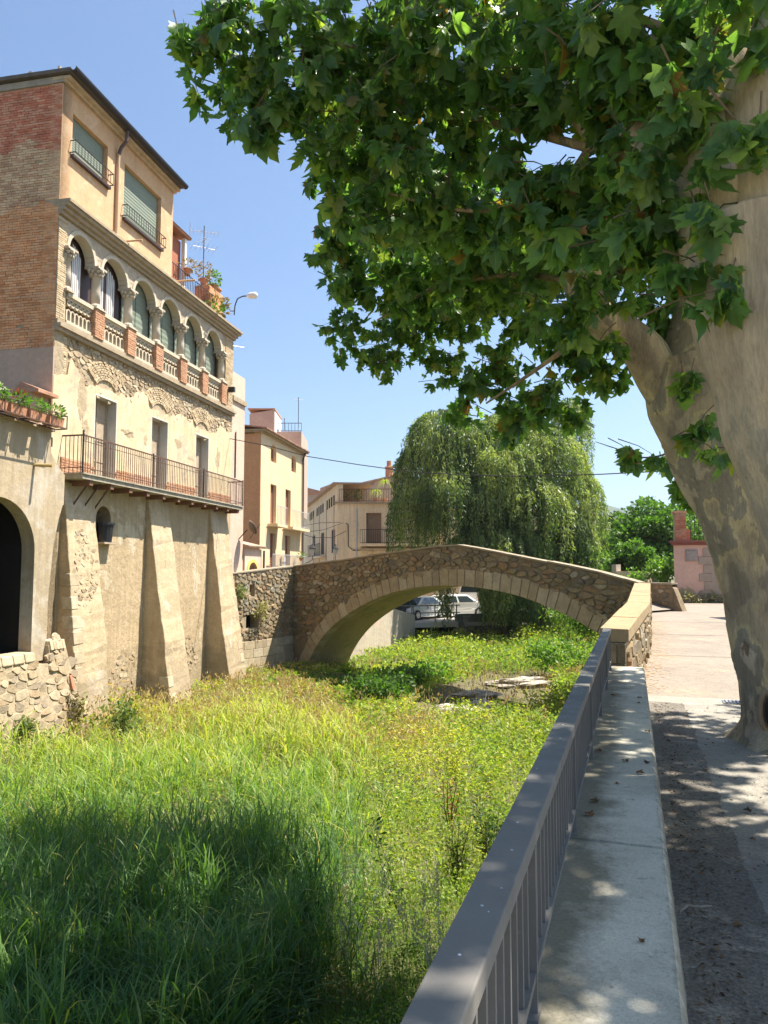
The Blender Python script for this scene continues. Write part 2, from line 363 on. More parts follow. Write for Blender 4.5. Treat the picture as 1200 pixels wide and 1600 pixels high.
ASH=stone('ashlar_block',[(.49,.39,.26),(.45,.35,.23),(.52,.43,.30),(.42,.33,.22)],.4,8,.8)
SOFF=plaster('arch_soffit',(.36,.29,.17),(.27,.23,.13),(.22,.22,.10),scale=.8,bump=.4,streak=.2)
TILE=stone('roof_tile',[(.46,.25,.16),(.50,.30,.20),(.40,.22,.15),(.44,.30,.22)],.3,15,.75)
IRON=plain('black_iron',(.045,.04,.038),.6,.3)
RUSTY=plain('rusty_iron',(.12,.065,.045),.8,.2,var=.35,scale=9)
DARK=plain('dark_interior',(.018,.015,.013),.9)
WOODB=plain('brown_wood',(.20,.10,.06),.6,var=.2); WOODG=plain('weathered_shutter',(.40,.31,.22),.8,var=.15,scale=6)
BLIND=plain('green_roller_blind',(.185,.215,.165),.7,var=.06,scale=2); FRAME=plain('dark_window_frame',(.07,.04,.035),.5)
CURT=plain('white_curtain',(.62,.62,.62),.8,var=.12,scale=3); WHITE=plain('white_paint',(.78,.77,.74),.5,var=.03); LGREY=plain('grey_pvc',(.42,.43,.44),.5)
PIPED=plain('dark_pipe',(.09,.06,.06),.5); PIPEO=plain('ochre_pipe',(.50,.33,.20),.5); TERRA=plain('terracotta',(.48,.23,.13),.85,var=.2)
GLASS=plain('window_glass',(.05,.06,.07),.08,0,.8)
CONC=ledge()
GREYP=N('grey_painted_steel'); GREYP.col(GREYP.mix(GREYP.ramp(GREYP.noise(38,7,.75),[(.62,0.),(.70,.55)]),GREYP.ramp(GREYP.noise(3,6,.7),[(.3,(.155,.145,.132)),(.7,(.20,.188,.172))]),(.24,.23,.21))); GREYP.bump(GREYP.noise(14,6,.7),.12,.01)
GREYP.put(GREYP.b.inputs['Roughness'],GREYP.ramp(GREYP.noise(9,5,.6),[(.3,.5),(.7,.75)])); GREYP=GREYP.m
# ---------------------------------------------------------------- setting: river bed, path, road, hills
EU=np.array([.3117,.9501]); EL2=np.array([.9501,-.3117])    # along the quay, away from the river
FQ=Fr((0,0),EU,EL2)
def bedz(x,y):
    u=x*EU[0]+y*EU[1]; l=-(x*EL2[0]+y*EL2[1])
    z=-2.75+.12*math.sin(x*.9+.4*y)*math.sin(.5*y-.3*x)+.10*mnoise.noise((x*.6,y*.6,0))
    dw=((x+8.5)*.977-(y-19.55)*.211)                        # distance from the house front
    if y>15 and y<34: z+=.35*max(0,1-dw/3.0)
    elif y<=15: z+=.3*max(0,1-(dw)/3.)
    if y>34: z+=.008*(y-34)
    if y>37: z+=.8*min(max((x-7.8)/2.5,0),1)*min((y-37)/4,1)
    return z
b=MB(); xs=np.linspace(-26,16,85); ys=np.concatenate([np.linspace(-4,34,96),np.linspace(35,90,40)])
b.v=[(x,y,bedz(x,y)) for y in ys for x in xs]; nx=len(xs)
b.f=[(j*nx+i,j*nx+i+1,(j+1)*nx+i+1,(j+1)*nx+i) for j in range(len(ys)-1) for i in range(nx-1)]
SOIL=plaster('river_soil',(.10,.085,.045),(.17,.14,.08),(.09,.11,.035),scale=.8,bump=.8,grain=25,s3=.5,th=(.5,.6))
tag(b.build('riverbed_ground',SOIL,smooth=True),kind='structure')
# one ground sheet out to the horizon, below the bed
FIELD=plaster('far_ground',(.14,.13,.07),(.20,.17,.10),scale=.02,bump=.1)
b=MB(); b.add([(-3000,-300,-3.6),(3000,-300,-3.6),(3000,4000,-3.6),(-3000,4000,-3.6)],[(0,1,2,3)]); tag(b.build('ground',FIELD),kind='structure')
def quay(u,l): q=EU*u+EL2*l; return (q[0],q[1])
PATHM=plaster('worn_path_concrete',(.33,.30,.255),(.26,.237,.203),(.37,.337,.29),scale=1.2,bump=.7,grain=60,s3=1.7,gc=.3)
ASPH=plaster('old_dark_asphalt',(.22,.195,.163),(.17,.15,.126),(.27,.24,.20),scale=1.4,bump=1.0,grain=60,s3=2.2,gc=.45)
ROADM=plaster('sunlit_road_concrete',(.285,.24,.195),(.235,.195,.16),(.31,.245,.185),scale=.9,bump=.5,grain=40,s3=.8,streak=0,gc=.2)
def roadz(u): return 0 if u<10.5 else min(.029*(u-10.5),.36)
UE=10.42
b=MB(); 
b.flat([quay(-6,-.36),quay(UE,-.36),quay(UE,14),quay(-6,14)],-4,0); tag(b.build('path',PATHM),kind='structure')
def jag(u): return .54+.05*mnoise.noise((u*.7,1,0))+.035*mnoise.noise((u*3.1,4,0))+.02*mnoise.noise((u*11,7,0))+.012*mnoise.noise((u*27,9,0))
b=MB(); us=np.linspace(-5,9.9,300); v=[];f=[]
for i,u in enumerate(us):
    v+=[(*quay(u,.13),.004),(*quay(u,jag(u)),.004)]
    if i: f.append((2*i-2,2*i-1,2*i+1,2*i))
b.add(v,f); tag(b.build('asphalt_strip',ASPH),kind='structure')
# sunlit road: from the grate up to the bridge foot and beyond
KI=[(2.94,9.29),(4.72,13.61),(7.65,21.9)]; KO=[(2.70,9.38),(4.44,13.75),(7.34,22.1)]
b=MB(); us=list(np.linspace(UE,23.2,14))+[30,40,60]
v=[];f=[]
for i,u in enumerate(us):
    p=np.array(quay(u,0)); y=p[1]
    xi=np.interp(y,[9.29,13.61,21.9,23.5,200],[2.85,4.6,7.5,9.0,70])
    v+=[(xi,y,roadz(u)),(xi+24,y-7.5,roadz(u)),(xi,y,-3.),(xi+24,y-7.5,-3.)]
    if i:
        k=4*i; f+=[(k-4,k-3,k+1,k),(k-4,k,k+2,k-2)]
f.append((0,1,3,2)); b.add(v,f); tag(b.build('road',ROADM),kind='structure')
JNT=plain('joint_filler',(.13,.11,.09),.95)
for uj,w_ in ((14.2,.035),(17.6,.04),(20.6,.05)):           # expansion joints across the sunlit road
    mb=MB(); p=np.array(quay(uj,0)); xi=np.interp(p[1],[9.29,13.61,21.9],[2.95,4.75,7.7]); n=24; v=[];f=[]
    for i in range(n+1):
        x=xi+9*i/n; y=p[1]-2.8*i/n+.03*mnoise.noise((x*1.3,uj,0)); z=roadz(uj)+.004
        v+=[(x,y,z),(x+.01,y+w_*(1+.5*mnoise.noise((x*5,uj,3))),z)]
        if i: f.append((2*i-2,2*i,2*i+1,2*i-1))
    mb.add(v,f); tag(mb.build('road_joint',JNT),kind='structure')
# drain grate across the path
g=thing('drain_grate','ribbed metal drain grate set across the path beside the big leaning tree','drain',(*quay(10.1,2.3),0))
mb=MB(); mb.box(FQ,10.0,10.25,1.0,2.9,.002,.008); mb.build('grate_frame',plain('galvanised_grate',(.20,.20,.21),.5,.5),g)
mb=MB()
for i in range(46): mb.box(FQ,10.02,10.23,1.03+i*.04,1.053+i*.04,.008,.022)
mb.build('grate_bars',plain('worn_grate_bars',(.30,.30,.31),.5,.5),g)
# hills far behind
HILL=plain('distant_wooded_hill',(.06,.085,.045),.95,var=.3,scale=.02)
b=MB(); n=120; v=[];f=[]
for i in range(n):
    x=-1500+4200*i/(n-1)
    h=90+70*mnoise.noise((x*.0022,1.7,0))+22*mnoise.noise((x*.009,5,0))+85*math.exp(-((x-480)/260)**2)
    for k,(dy,q) in enumerate(((0,-4),(120,.45*h),(300,h),(700,.5*h),(900,-4))): v.append((x,1500+dy+60*mnoise.noise((x*.004,dy*.01,2)),q))
    if i:
        for k in range(4): f.append((5*i-5+k,5*i+k,5*i+k+1,5*i-4+k))
b.add(v,f); tag(b.build('hills',HILL,smooth=True),kind='structure')
# air
def haze():
    m=bpy.data.materials.new('pale_air'); m.use_nodes=True; t=m.node_tree; t.nodes.remove(t.nodes['Principled BSDF'])
    p=t.nodes.new('ShaderNodeVolumePrincipled'); p.inputs['Color'].default_value=(.80,.88,1,1); p.inputs['Density'].default_value=.00016; p.inputs['Anisotropy'].default_value=.3
    t.links.new(p.outputs[0],t.nodes['Material Output'].inputs['Volume'])
    mb=MB(); mb.add([(x,y,z) for z in (-5,420) for x,y in ((-3050,-350),(3050,-350),(3050,4050),(-3050,4050))],[(0,3,2,1),(4,5,6,7),(0,1,5,4),(1,2,6,5),(2,3,7,6),(3,0,4,7)])
    tag(mb.build('haze',m),kind='stuff')
haze()

# ---------------------------------------------------------------- quay: ledge, railing
lg=thing('quay_ledge','low wide grey concrete ledge with battered side beside the railing','low wall',(*quay(4,-.1),0))
cuts=[-3.0,.55,2.2,3.42,3.78,6.9,9.33]
cuts=[-3.0,3.05,3.32,5.35,9.33]
for a,c in zip(cuts,cuts[1:]):
    mb=MB(); n=44; v=[];f=[]
    for i in range(n+1):
        u=a+.004+(c-a-.008)*i/n; j=lambda: rnd.uniform(-.004,.004)
        for l,z in ((-.37,-2.5),(.150+j(),0),(.140+j(),.06),(.102+.7*j(),.455+.5*j()),(.088+.5*j(),.477),(-.37,.48)): v.append((*quay(u,l),z-(.006 if a>3.0 and a<3.2 else 0)*(z>.4)))
        if i:
            for k in range(5): f.append((6*i-6+k,6*i+k,6*i+k+1,6*i-5+k))
    f+=[(0,1,2,3,4,5),tuple(6*n+k for k in range(6))]
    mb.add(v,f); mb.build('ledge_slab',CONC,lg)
rl=thing('quay_railing','grey painted steel railing with flat top rail and close upright bars along the quay ledge','railing',(*quay(4,-.3),.48))
mb=MB(); mb.box(FQ,-2.6,9.12,-.336,-.250,.885,.93); mb.build('top_rail',GREYP,rl,bevel=.004)
mb=MB(); mb.box(FQ,-2.6,9.10,-.325,-.252,.565,.585); mb.build('bottom_rail',GREYP,rl)
bar=MB(); bar.box(Fr((0,0),EU,EL2),-.008,.008,-.030,.030,0,.302)
barm=bar.mesh('bar')
u=-2.5
while u<9.1:
    piece('bar',barm,GREYP,rl,Matrix.Translation((*quay(u,-.290),.584))); u+=.09
for u in (.61,1.99,3.37,4.75,6.13,7.51,8.89,-.77,-2.15):
    mb=MB(); mb.box(FQ,u-.008,u+.008,-.322,-.250,.48,.885); mb.box(FQ,u-.04,u+.04,-.33,-.245,.478,.488); mb.build('post',GREYP,rl)
DROP=plain('bird_dropping',(.5,.49,.47),.9,var=.4,scale=90)
mb=MB()
for i in range(34):
    u=rnd.uniform(1.2,8.8); l=rnd.uniform(-.33,-.268); r=rnd.uniform(.0015,.0045); q=quay(u,l); mb.lathe((*q,.9302),[(r,0),(r*.7,.0012)],7)
for i in range(10):
    u=rnd.uniform(1.6,8); q=quay(u,rnd.uniform(-.315,-.275)); mb.lathe((*q,.585),[(.006,0),(.004,.0012)],7)
tag(mb.build('bird_droppings',DROP,rl),kind='stuff')
# quay wall below the ledge (stone), down to the bed
qw=thing('quay_wall','rough stone retaining wall dropping from the railing to the river bed','retaining wall',(*quay(3,-.5),-2.9))
mb=MB(); mb.box(FQ,-6,9.4,-.48,-.372,-3.2,.455); mb.build('wall_core',MORTARD,qw)

# ---------------------------------------------------------------- approach parapet (wing wall) with stones and coping slabs
wp=thing('approach_parapet','stone approach parapet with pale sloping slab coping curving up to the bridge','parapet wall',(4.5,13.5,-.1))
KZ=[.88,1.03,1.25]
def seg(i,t): 
    a=np.array(KI[i])*(1-t)+np.array(KI[i+1])*t; c=np.array(KO[i])*(1-t)+np.array(KO[i+1])*t; return a,c,KZ[i]*(1-t)+KZ[i+1]*t
for i in (0,1):
    fr=Fr(KI[i],np.subtract(KI[i+1],KI[i])); L=np.hypot(*np.subtract(KI[i+1],KI[i])); ang=math.atan2(KZ[i+1]-KZ[i],L)
    ztop=lambda a,i=i,L=L: KZ[i]+(KZ[i+1]-KZ[i])*a/L-.17
    mb=MB(); a,c,z=seg(i,0); a2,c2,z2=seg(i,1)
    mb.hexa([(*a,-3),(*a2,-3),(*c2,-3),(*c,-3),(*a,z-.17),(*a2,z2-.17),(*c2,z2-.17),(*c,z-.17)]); mb.build('wall_core',MORTAR,wp)
    rubble(fr,lambda s,z:0<s<L and -.2<z<ztop(s)-.02,0,L,-.2,1.2,.24,.15,.0,.035,RUB2,wp,nmax=140,seed=20+i,trim=lambda P,L=L,i=i: clip(clip(clip(P,L,0,1,0),0,0,-1,0),0,KZ[i]-.18,-math.sin(ang),math.cos(ang)))
    ns=(3,4)[i]
    for k in range(ns):
        t0,t1=k/ns+.002,(k+1)/ns-.002; a,c,z=seg(i,t0); a2,c2,z2=seg(i,t1); e=fr.n*.04
        j=rnd.uniform(-.006,.006)
        mb=MB(); mb.hexa([(*(a+e),z-.165),(*(a2+e),z2-.165),(*(c2-e),z2-.165),(*(c-e),z-.165),(*(a+e),z+j),(*(a2+e),z2+j),(*(c2-e),z2+j+.01),(*(c-e),z+.01+j)])
        mb.build('coping_slab',plaster('yellowed_coping',(.37,.275,.155),(.31,.23,.135),(.27,.205,.12),scale=2.5,bump=.4,grain=40) if k+i==0 else bpy.data.materials['yellowed_coping'],wp,bevel=.012)
# end face pier stones
fe=Fr(KO[0],np.subtract(KI[0],KO[0])); Le=float(np.hypot(*np.subtract(KI[0],KO[0])))
for k,(z0,z1,sp) in enumerate(((.0,.22,.5),(.225,.46,.35),(.465,.70,.6))):
    for a,c in ((0,Le*sp-.006),(Le*sp+.006,Le)):
        mb=MB(); mb.box(fe,a,c,-.05,.03,z0,z1,j=.004); mb.build('end_stone',RUB2,wp,bevel=.012)

# ---------------------------------------------------------------- the bridge
BL=np.array([-4.06,34.]); BR=np.array([7.4,22.]); FB=Fr(BL,BR-BL); FB.n=-np.array([.72319,.69065]); BW=2.4; BLEN=16.593
tz=[(-.6,1.80),(0,1.84),(2.74,2.04),(5.14,2.24),(7.29,2.42),(8.9,2.54),(9.7,2.54),(10.4,2.44),(12.07,2.16),(13.58,1.90),(14.51,1.74),(15.39,1.57),(16.6,1.27)]
def btopf(s): return min(btop(s+1.9),btop(s))-.03
def btop(s): return float(np.interp(s,[q[0] for q in tz],[q[1] for q in tz]))
AC=9.39; _a=np.array([0,2,4,5.2,5.8,7.15,8.1,8.5,8.7]); _z=np.array([1.07,.94,.48,.03,-.25,-1.12,-2.15,-2.75,-3.2])
_cf=np.polyfit(np.r_[-_a[::-1],_a],np.r_[_z[::-1],_z],8)
def intr(t): return float(np.interp(abs(t),np.linspace(0,8.7,200),np.maximum(np.polyval(_cf,np.linspace(0,8.7,200)),-3.4)))
br=thing('stone_bridge','old humpbacked stone arch bridge with rubble spandrels and a ring of pale dressed stones','bridge',(1.7,28,-2.8))
# arch points evenly along the curve
ts=np.linspace(-8.6,8.6,800); zz=np.array([intr(t) for t in ts]); ll=np.r_[0,np.cumsum(np.hypot(np.diff(ts),np.diff(zz)))]
def archpt(l): return np.array([np.interp(l,ll,ts),np.interp(l,ll,zz)])
def archn(l):
    d=archpt(min(l+.15,ll[-1]))-archpt(max(l-.15,0)); d/=np.hypot(*d); return np.array([-d[1],d[0]])
RT=.60
def ext(s):                                                 # ring back above abscissa s
    t=s-AC; z=intr(t); sl=(intr(t+.05)-intr(t-.05))/.1; return z+RT*math.sqrt(1+min(sl*sl,6))
mb=MB(); NS=72; xs=np.linspace(-.2,16.6,NS+1)
for i in range(NS):
    a,c=xs[i],xs[i+1]
    za,zc=[max(intr(q-AC)+.25,-3) if abs(q-AC)<8.6 else -3.2 for q in (a,c)]
    for o0,o1,btop_ in ((-.32,0,btop),(-BW,-BW+.32,btopf)):
        for o in (o0,o1): mb.add([FB.p(a,za,o),FB.p(c,zc,o),FB.p(c,btop_(c)-.05,o),FB.p(a,btop_(a)-.05,o)],[(0,1,2,3)])
        mb.add([FB.p(a,btop_(a)-.05,o0),FB.p(c,btop_(c)-.05,o0),FB.p(c,btop_(c)-.05,o1),FB.p(a,btop_(a)-.05,o1)],[(0,1,2,3)])
mb.add([FB.p(16.6,-3,-.32),FB.p(16.6,-3,0),FB.p(16.6,1.22,0),FB.p(16.6,1.22,-.32)],[(0,1,2,3)])
mb.build('spandrel_wall',MORTARD,br)
mb=MB(); n=60
for i in range(n):
    p,q=archpt(ll[-1]*i/n),archpt(ll[-1]*(i+1)/n)
    mb.add([FB.p(AC+p[0],p[1]+.01,-.03),FB.p(AC+q[0],q[1]+.01,-.03),FB.p(AC+q[0],q[1]+.01,-BW+.03),FB.p(AC+p[0],p[1]+.01,-BW+.03)],[(0,1,2,3)])
mb.build('arch_soffit',SOFF,br,smooth=True)
mb=MB()
for i in range(40):
    a,c=16.6*i/40,16.6*(i+1)/40; mb.add([FB.p(a,btop(a)-.85,-.3),FB.p(c,btop(c)-.85,-.3),FB.p(c,btop(c)-.85,-BW+.3),FB.p(a,btop(a)-.85,-BW+.3)],[(0,1,2,3)])
mb.build('deck',ROADM,br)
l=.05; k=0
while l<ll[-1]-.3:
    wd=rnd.uniform(.30,.50); l2=min(l+wd,ll[-1]-.05); th=RT*rnd.uniform(.95,1.05); pr=.03+rnd.uniform(0,.015)
    p,q=archpt(l+.008),archpt(l2-.008); P=p+archn(l+.008)*th; Q=q+archn(l2-.008)*th
    mb=MB(); quad=[(AC+v[0],v[1]) for v in (p,q,Q,P)]
    cx=sum(v[0] for v in quad)/4; cz=sum(v[1] for v in quad)/4
    v=[FB.p(a,z,-.4) for a,z in quad]+[FB.p(a,z,pr-.02) for a,z in quad]+[FB.p(cx+(a-cx)*.93,cz+(z-cz)*.95,pr) for a,z in quad]
    mb.add(v,[(3,2,1,0),(8,9,10,11)]+[(r+i,r+(i+1)%4,r+4+(i+1)%4,r+4+i) for r in (0,4) for i in range(4)]); mb.build('voussoir',VOUS,br); l=l2
def trimtop(P):
    m_=sum(q[0] for q in P)/len(P); sl=(btop(m_+.3)-btop(m_-.3))/.6; nn=math.hypot(sl,1)
    return clip(P,m_,btop(m_)-.07,-sl/nn,1/nn)
rubble(FB,lambda s,z:-.25<s<16.45 and (ext(s)-.12 if abs(s-AC)<8.2 else -1.5)<z<btop(s)-.1 and z>-1.4,-.3,16.6,-2,2.6,.31,.155,0,.045,RUB2,br,nmax=300,gap=.05,seed=5,jit=.5,drop=.24,trim=trimtop)
# far parapet, seen from the road over its inner side
ff=Fr(FB.p(0,0,-BW+.3)[:2],FB.d,FB.n)
rubble(ff,lambda s,z:11.5<s<16.5 and btopf(s)-.9<z<btopf(s)-.1,11.5,16.6,0,2.6,.24,.14,.02,.03,RUB2,br,nmax=150,seed=6,trim=trimtop,name='parapet_stone')
mb=MB(); mb.hexa([FB.p(16.55,-.5,-BW+.32),FB.p(17.2,-.5,-BW+.3),FB.p(17.2,-.5,-BW-.05),FB.p(16.55,-.5,-BW-.05),FB.p(16.55,1.12,-BW+.3),FB.p(16.62,1.05,-BW+.28),FB.p(16.62,1.05,-BW),FB.p(16.55,1.12,-BW)]); mb.build('parapet_end',MORTARD,br)
CAPM=plaster('bridge_capping',(.37,.30,.21),(.29,.235,.165),scale=4,bump=.5)
for (o0,o1,bt) in ((-.36,.06,btop),(-BW-.06,-BW+.36,btopf)):
    s=-.25
    while s<16.5:
        c=min(s+rnd.uniform(.7,1.1),16.6); j=rnd.uniform(-.012,.012); h0,h1=bt(s)+j,bt(c)+j
        mb=MB(); mb.hexa([FB.p(s+.006,h0-.055,o0),FB.p(c-.006,h1-.055,o0),FB.p(c-.006,h1-.055,o1),FB.p(s+.006,h0-.055,o1),FB.p(s+.006,h0,o0),FB.p(c-.006,h1,o0),FB.p(c-.006,h1,o1),FB.p(s+.006,h0,o1)])
        mb.build('capping_stone',CAPM,br); s=c
# left abutment wall, catching the sun
AL=np.array([-6.12,30.35]); FAb=Fr(AL,BL-AL); FAb.n=np.array([FAb.d[1],-FAb.d[0]]); LA=float(np.hypot(*(BL-AL)))
ab=thing('abutment_wall','sunlit rubble abutment wall with square hole joining the bridge to the buttressed house','wall',(-5.1,32.2,-2.8))
atop=lambda s: 1.52+.32*s/LA
mb=MB(); mb.wall(FAb,-.3,LA+.1,-3,1.5,-.5,0,[(1.15,1.5,.55,1.05),(.95,1.75,-.75,-.2)]); mb.prism(FAb,[(-.3,1.5),(LA+.1,1.5),(LA+.1,atop(LA)-.05),(-.3,atop(-.3)-.05)],-.5,0); mb.build('wall_core',MORTAR,ab)
mb=MB(); mb.box(FAb,.8,1.9,-.46,-.44,-.9,1.2); mb.build('hole_back',DARK,ab)
hole=lambda s,z:(1.1<s<1.55 and .5<z<1.1) or (.9<s<1.8 and -.8<z<-.15)
rubble(FAb,lambda s,z:-.1<s<LA and -1.25<z<atop(s)-.1 and not hole(s,z),-.2,LA+.1,-1.3,1.9,.26,.145,0,.05,RUB2 if False else stone('sunlit_river_stone',[(.36,.265,.155),(.31,.235,.14),(.41,.315,.20),(.28,.22,.14),(.35,.235,.145),(.31,.27,.20),(.38,.27,.15)],.6,11,.65),ab,nmax=220,seed=9,trim=lambda P: clip(P,0,atop(1.5)-.0,-.08,1))  # lighter copy of the river stone, with sunlight put into its colours
j=0
for z0,z1 in ((-2.9,-2.35),(-2.34,-1.98),(-1.97,-1.62),(-1.61,-1.28)):
    a=-.2-.3*(j%2); j+=1
    while a<LA:
        c=a+rnd.uniform(.6,.95); 
        if min(c,LA)-max(a,-.2)>.1:
            mb=MB(); mb.box(FAb,max(a,-.2)+.006,min(c,LA)-.006,-.1,.05+rnd.uniform(0,.02),z0,z1); mb.build('ashlar',ASH,ab,bevel=.012)
        a=c
s=-.3
while s<LA:
    c=min(s+.8,LA+.1); mb=MB(); mb.hexa([FAb.p(s,atop(s)-.05,-.5),FAb.p(c,atop(c)-.05,-.5),FAb.p(c,atop(c)-.05,.06),FAb.p(s,atop(s)-.05,.06),FAb.p(s,atop(s),-.5),FAb.p(c,atop(c),-.5),FAb.p(c,atop(c),.06),FAb.p(s,atop(s),.06)]); mb.build('capping_stone',CAPM,ab); s+=.81
# ---------------------------------------------------------------- the tall arcaded house on buttresses
A0=np.array([-8.5,19.55]); an=R_(12.2); FM=Fr(A0,(math.sin(an),math.cos(an)))
GL=-.33; FG=Fr(FM.p(GL,0)[:2],-FM.n,-FM.d)                                        # gable wall, running away from the river
mh=thing('arcaded_house','tall house on leaning buttresses with brick gable, arched loggia and peeling cream plaster','house',(*A0,-2.6))
LEN=11.
doors=[(1.54,2.62),(4.67,5.72),(7.81,8.86)]
mb=MB(); mb.wall(FM,GL+.001,LEN,-3,4.0,-.45,0,[(1.76,2.5,2.4,3.45)]); mb.build('lower_wall',LOWER,mh)
mb=MB(); mb.wall(FM,GL+.001,LEN,4.0,8.0,-.45,-.03,[(a,c,4.1,6.58) for a,c in doors]); mb.build('middle_wall',MORTAR,mh)
# arched niche with a black tub
mb=MB(); mb.archbay(FM,1.76,2.5,3.3,3.46,-.44,-.002,r=.0,cz=.0) if False else None
mb.box(FM,1.6,2.7,-.47,-.452,2.3,3.6); mb.build('niche_back',DARK,mh)
mb=MB(); mb.archbay(FM,1.76,2.5,3.08,3.45,-.44,-.001); mb.build('niche_arch',LOWER,mh)
tub=thing('black_tub','black plastic tub standing in the arched niche under the balcony','tub',FM.p(2.13,2.41,-.05))
mb=MB(); c=FM.p(2.13,2.41,.02); mb.lathe(c,[(.22,0),(.27,.50),(.30,.50),(.30,.56),(.25,.56),(.24,.5)],14); mb.build('tub_body',plain('black_plastic',(.025,.025,.028),.4),tub,smooth=False)
mb=MB(); mb.box(FM,1.80,2.46,-.1,.26,2.36,2.408); mb.build('tub_shelf',WOODG,tub)
# buttresses
def butt(a0,a1,o1,ztop,seed):
    r=random.Random(seed); mb=MB(); n=30; v=[];f=[]
    for i in range(n+1):
        t=i/n; z=-2.9+(ztop+2.9)*t; o=o1*1.08*(1-t)**1.02+.06; w=.07*(1-t)
        j=lambda k=[0]: (k.__setitem__(0,k[0]+1),.05*mnoise.noise((z*1.1,k[0]*7.3+seed,0))+.022*mnoise.noise((z*4.3,k[0]*3.1+seed,5)))[1]
        v+=[FM.p(a0-w+j(),z,-.1),FM.p(a0-w+j(),z,o+j()),FM.p(a1+w+j(),z,o+j()),FM.p(a1+w+j(),z,-.1)]
        if i: k=4*i; f+=[(k-4+q,k-4+(q+1)%4,k+(q+1)%4,k+q) for q in range(4)]
    f+=[(3,2,1,0),tuple(4*n+q for q in range(4))]
    mb.add(v,f); o=mb.build('buttress',BUTT,mh,bevel=.03)
    return o
def fo(o1,z,ztop): t=(z+2.9)/(ztop+2.9); return o1*1.08*(1-t)**1.02+.06
bs=[(.18,1.5,.72,3.95),(4.48,5.78,.95,3.96),(9.0,10.45,.9,3.93)]
for i,q in enumerate(bs): butt(*q,i)
# dressed corner blocks let into the buttress edges
for (a0,a1,o1,zt),lst in zip(bs,([(-2.6,4),(-2.1,3),(-1.2,2),(-.8,3),(-.3,3),(.1,4),(.6,2),(1.2,3)],[(-2.5,3),(-2,2)],[(-2.4,3),(-1.9,2),(-1.4,3),(-.9,2),(-.3,2),(.3,2)])):
    for z,k in lst:
        w=.12*k; a=a0 if o1<.8 else (a1-w if a0>8 else a0)
        o=fo(o1,z,zt); 
        mb=MB(); o2=fo(o1,z+.34,zt)
        e1=.07*(1-(z+2.9)/(zt+2.9))+.012 if a==a0 else -.0; e3=.07*(1-(z+2.9)/(zt+2.9))+.012 if a!=a0 else 0; v=[FM.p(a-e1,z,o-.3),FM.p(a+w+e3,z,o-.3),FM.p(a+w+e3,z,o+.012),FM.p(a-e1,z,o+.012),FM.p(a-e1,z+.33,o2-.3),FM.p(a+w+e3,z+.33,o2-.3),FM.p(a+w+e3,z+.33,o2+.012),FM.p(a-e1,z+.33,o2+.012)]
        mb.hexa(v); mb.build('corner_block',ASH,mh,bevel=.02)
# rubble showing through the render, lower wall and first buttress
rubble(FM,lambda a,z:((a-3.5)/.8)**2+((z+1.6)/.75)**2<1 or ((a-7.6)/.7)**2+((z+1.3)/.6)**2<1,2.5,8.5,-2.4,-.7,.24,.15,-.018,.026,RUB3,mh,nmax=60,seed=3,name='wall_stone')
fb=Fr(FM.p(0,0,.47)[:2],FM.d,FM.n)
class Lean(Fr):
    def p(s,a,z,o=0): q=s.o+s.d*a+s.n*(o+fo(bs[0][2],z,bs[0][3])); return (q[0],q[1],z)
rubble(Lean(A0,FM.d,FM.n),lambda a,z:(((a-.85)/.55)**2+((z-1.6)/1.15)**2<1),.2,1.45,.4,2.8,.19,.11,-.012,.02,RUB1,mh,nmax=120,gap=.05,seed=4,name='wall_stone')
# facade rubble under the loggia, relieving arches over the doors, ragged plaster below
def ptop(a):
    k=6.95+.16*math.sin(a*1.9+1)+.40*mnoise.noise((a*1.3,.3,0))+.17*mnoise.noise((a*5,3,0))+.05*mnoise.noise((a*14,6,0))
    for a0,c in doors:
        m_=(a0+c)/2
        if abs(a-m_)<.75: k=min(k,6.80)
    if a<.25: k=6.8-.25*(.25-a)+.1*mnoise.noise((a*9,1,0))
    if 3.0<a<4.3: k-=.05
    return k
arcs=[2.08,5.2,8.33]
def inarc(a,z): return any(math.hypot(a-c,(z-6.55)*1.0)<1.12 and z>6.7 and abs(a-c)<.85 for c in arcs)
rubble(FM,lambda a,z:0<a<LEN and (z>ptop(a)-.25) and z<7.86 and not inarc(a,z) and a>.3,0,LEN,6.3,7.9,.21,.115,-.03,.028,RUB1,mh,nmax=300,seed=2,jit=.47,gap=.05,name='wall_stone')
for (a0,c,z0,z1) in ((.45,1.0,5.0,5.45),(2.9,3.1,6.2,6.35)): pass
mb=MB(); r=random.Random(5)
for c in arcs:
    for k in range(8):
        r0=.62+.075*k
        if 6.6+r0*.9>7.85: break
        ns=int(8+k)
        for i in range(ns):
            t0=R_(38)+(R_(104))*i/ns+.012; t1=R_(38)+R_(104)*(i+1)/ns-.012
            mb.ring(FM,c,6.55,r0,r0+.058,-.05,.0+r.uniform(0,.025),t0,t1,n=2,sy=.9 if k<9 else 1)
tag(mb.build('relieving_arch_bricks',BTHIN,mh),kind='stuff')
bricks(FM,GL,.2,6.5,7.86,.3,.062,-.02,BTHIN,mh,seed=8,dep=.02); 
bricks(FM,10.55,LEN,6.6,7.86,.3,.062,-.02,BTHIN,mh,seed=9,dep=.02)
def ragged(a0,a1,z0,top,o0,o1,m,name,st=.07):
    n=max(int((a1-a0)/st),2); P=[(a0,z0),(a1,z0)]+[(a1-(a1-a0)*i/n,top(a1-(a1-a0)*i/n)) for i in range(n+1)]
    mb=MB(); mb.prism(FM,P,o0,o1); return mb.build(name,m,mh)
ed=[GL]+[x for d_ in doors for x in d_]+[LEN]
for a,c in zip(ed[::2],ed[1::2]): ragged(a+.001,c-.001,4.13,ptop,-.03,.012,CREAM,'plaster_panel')
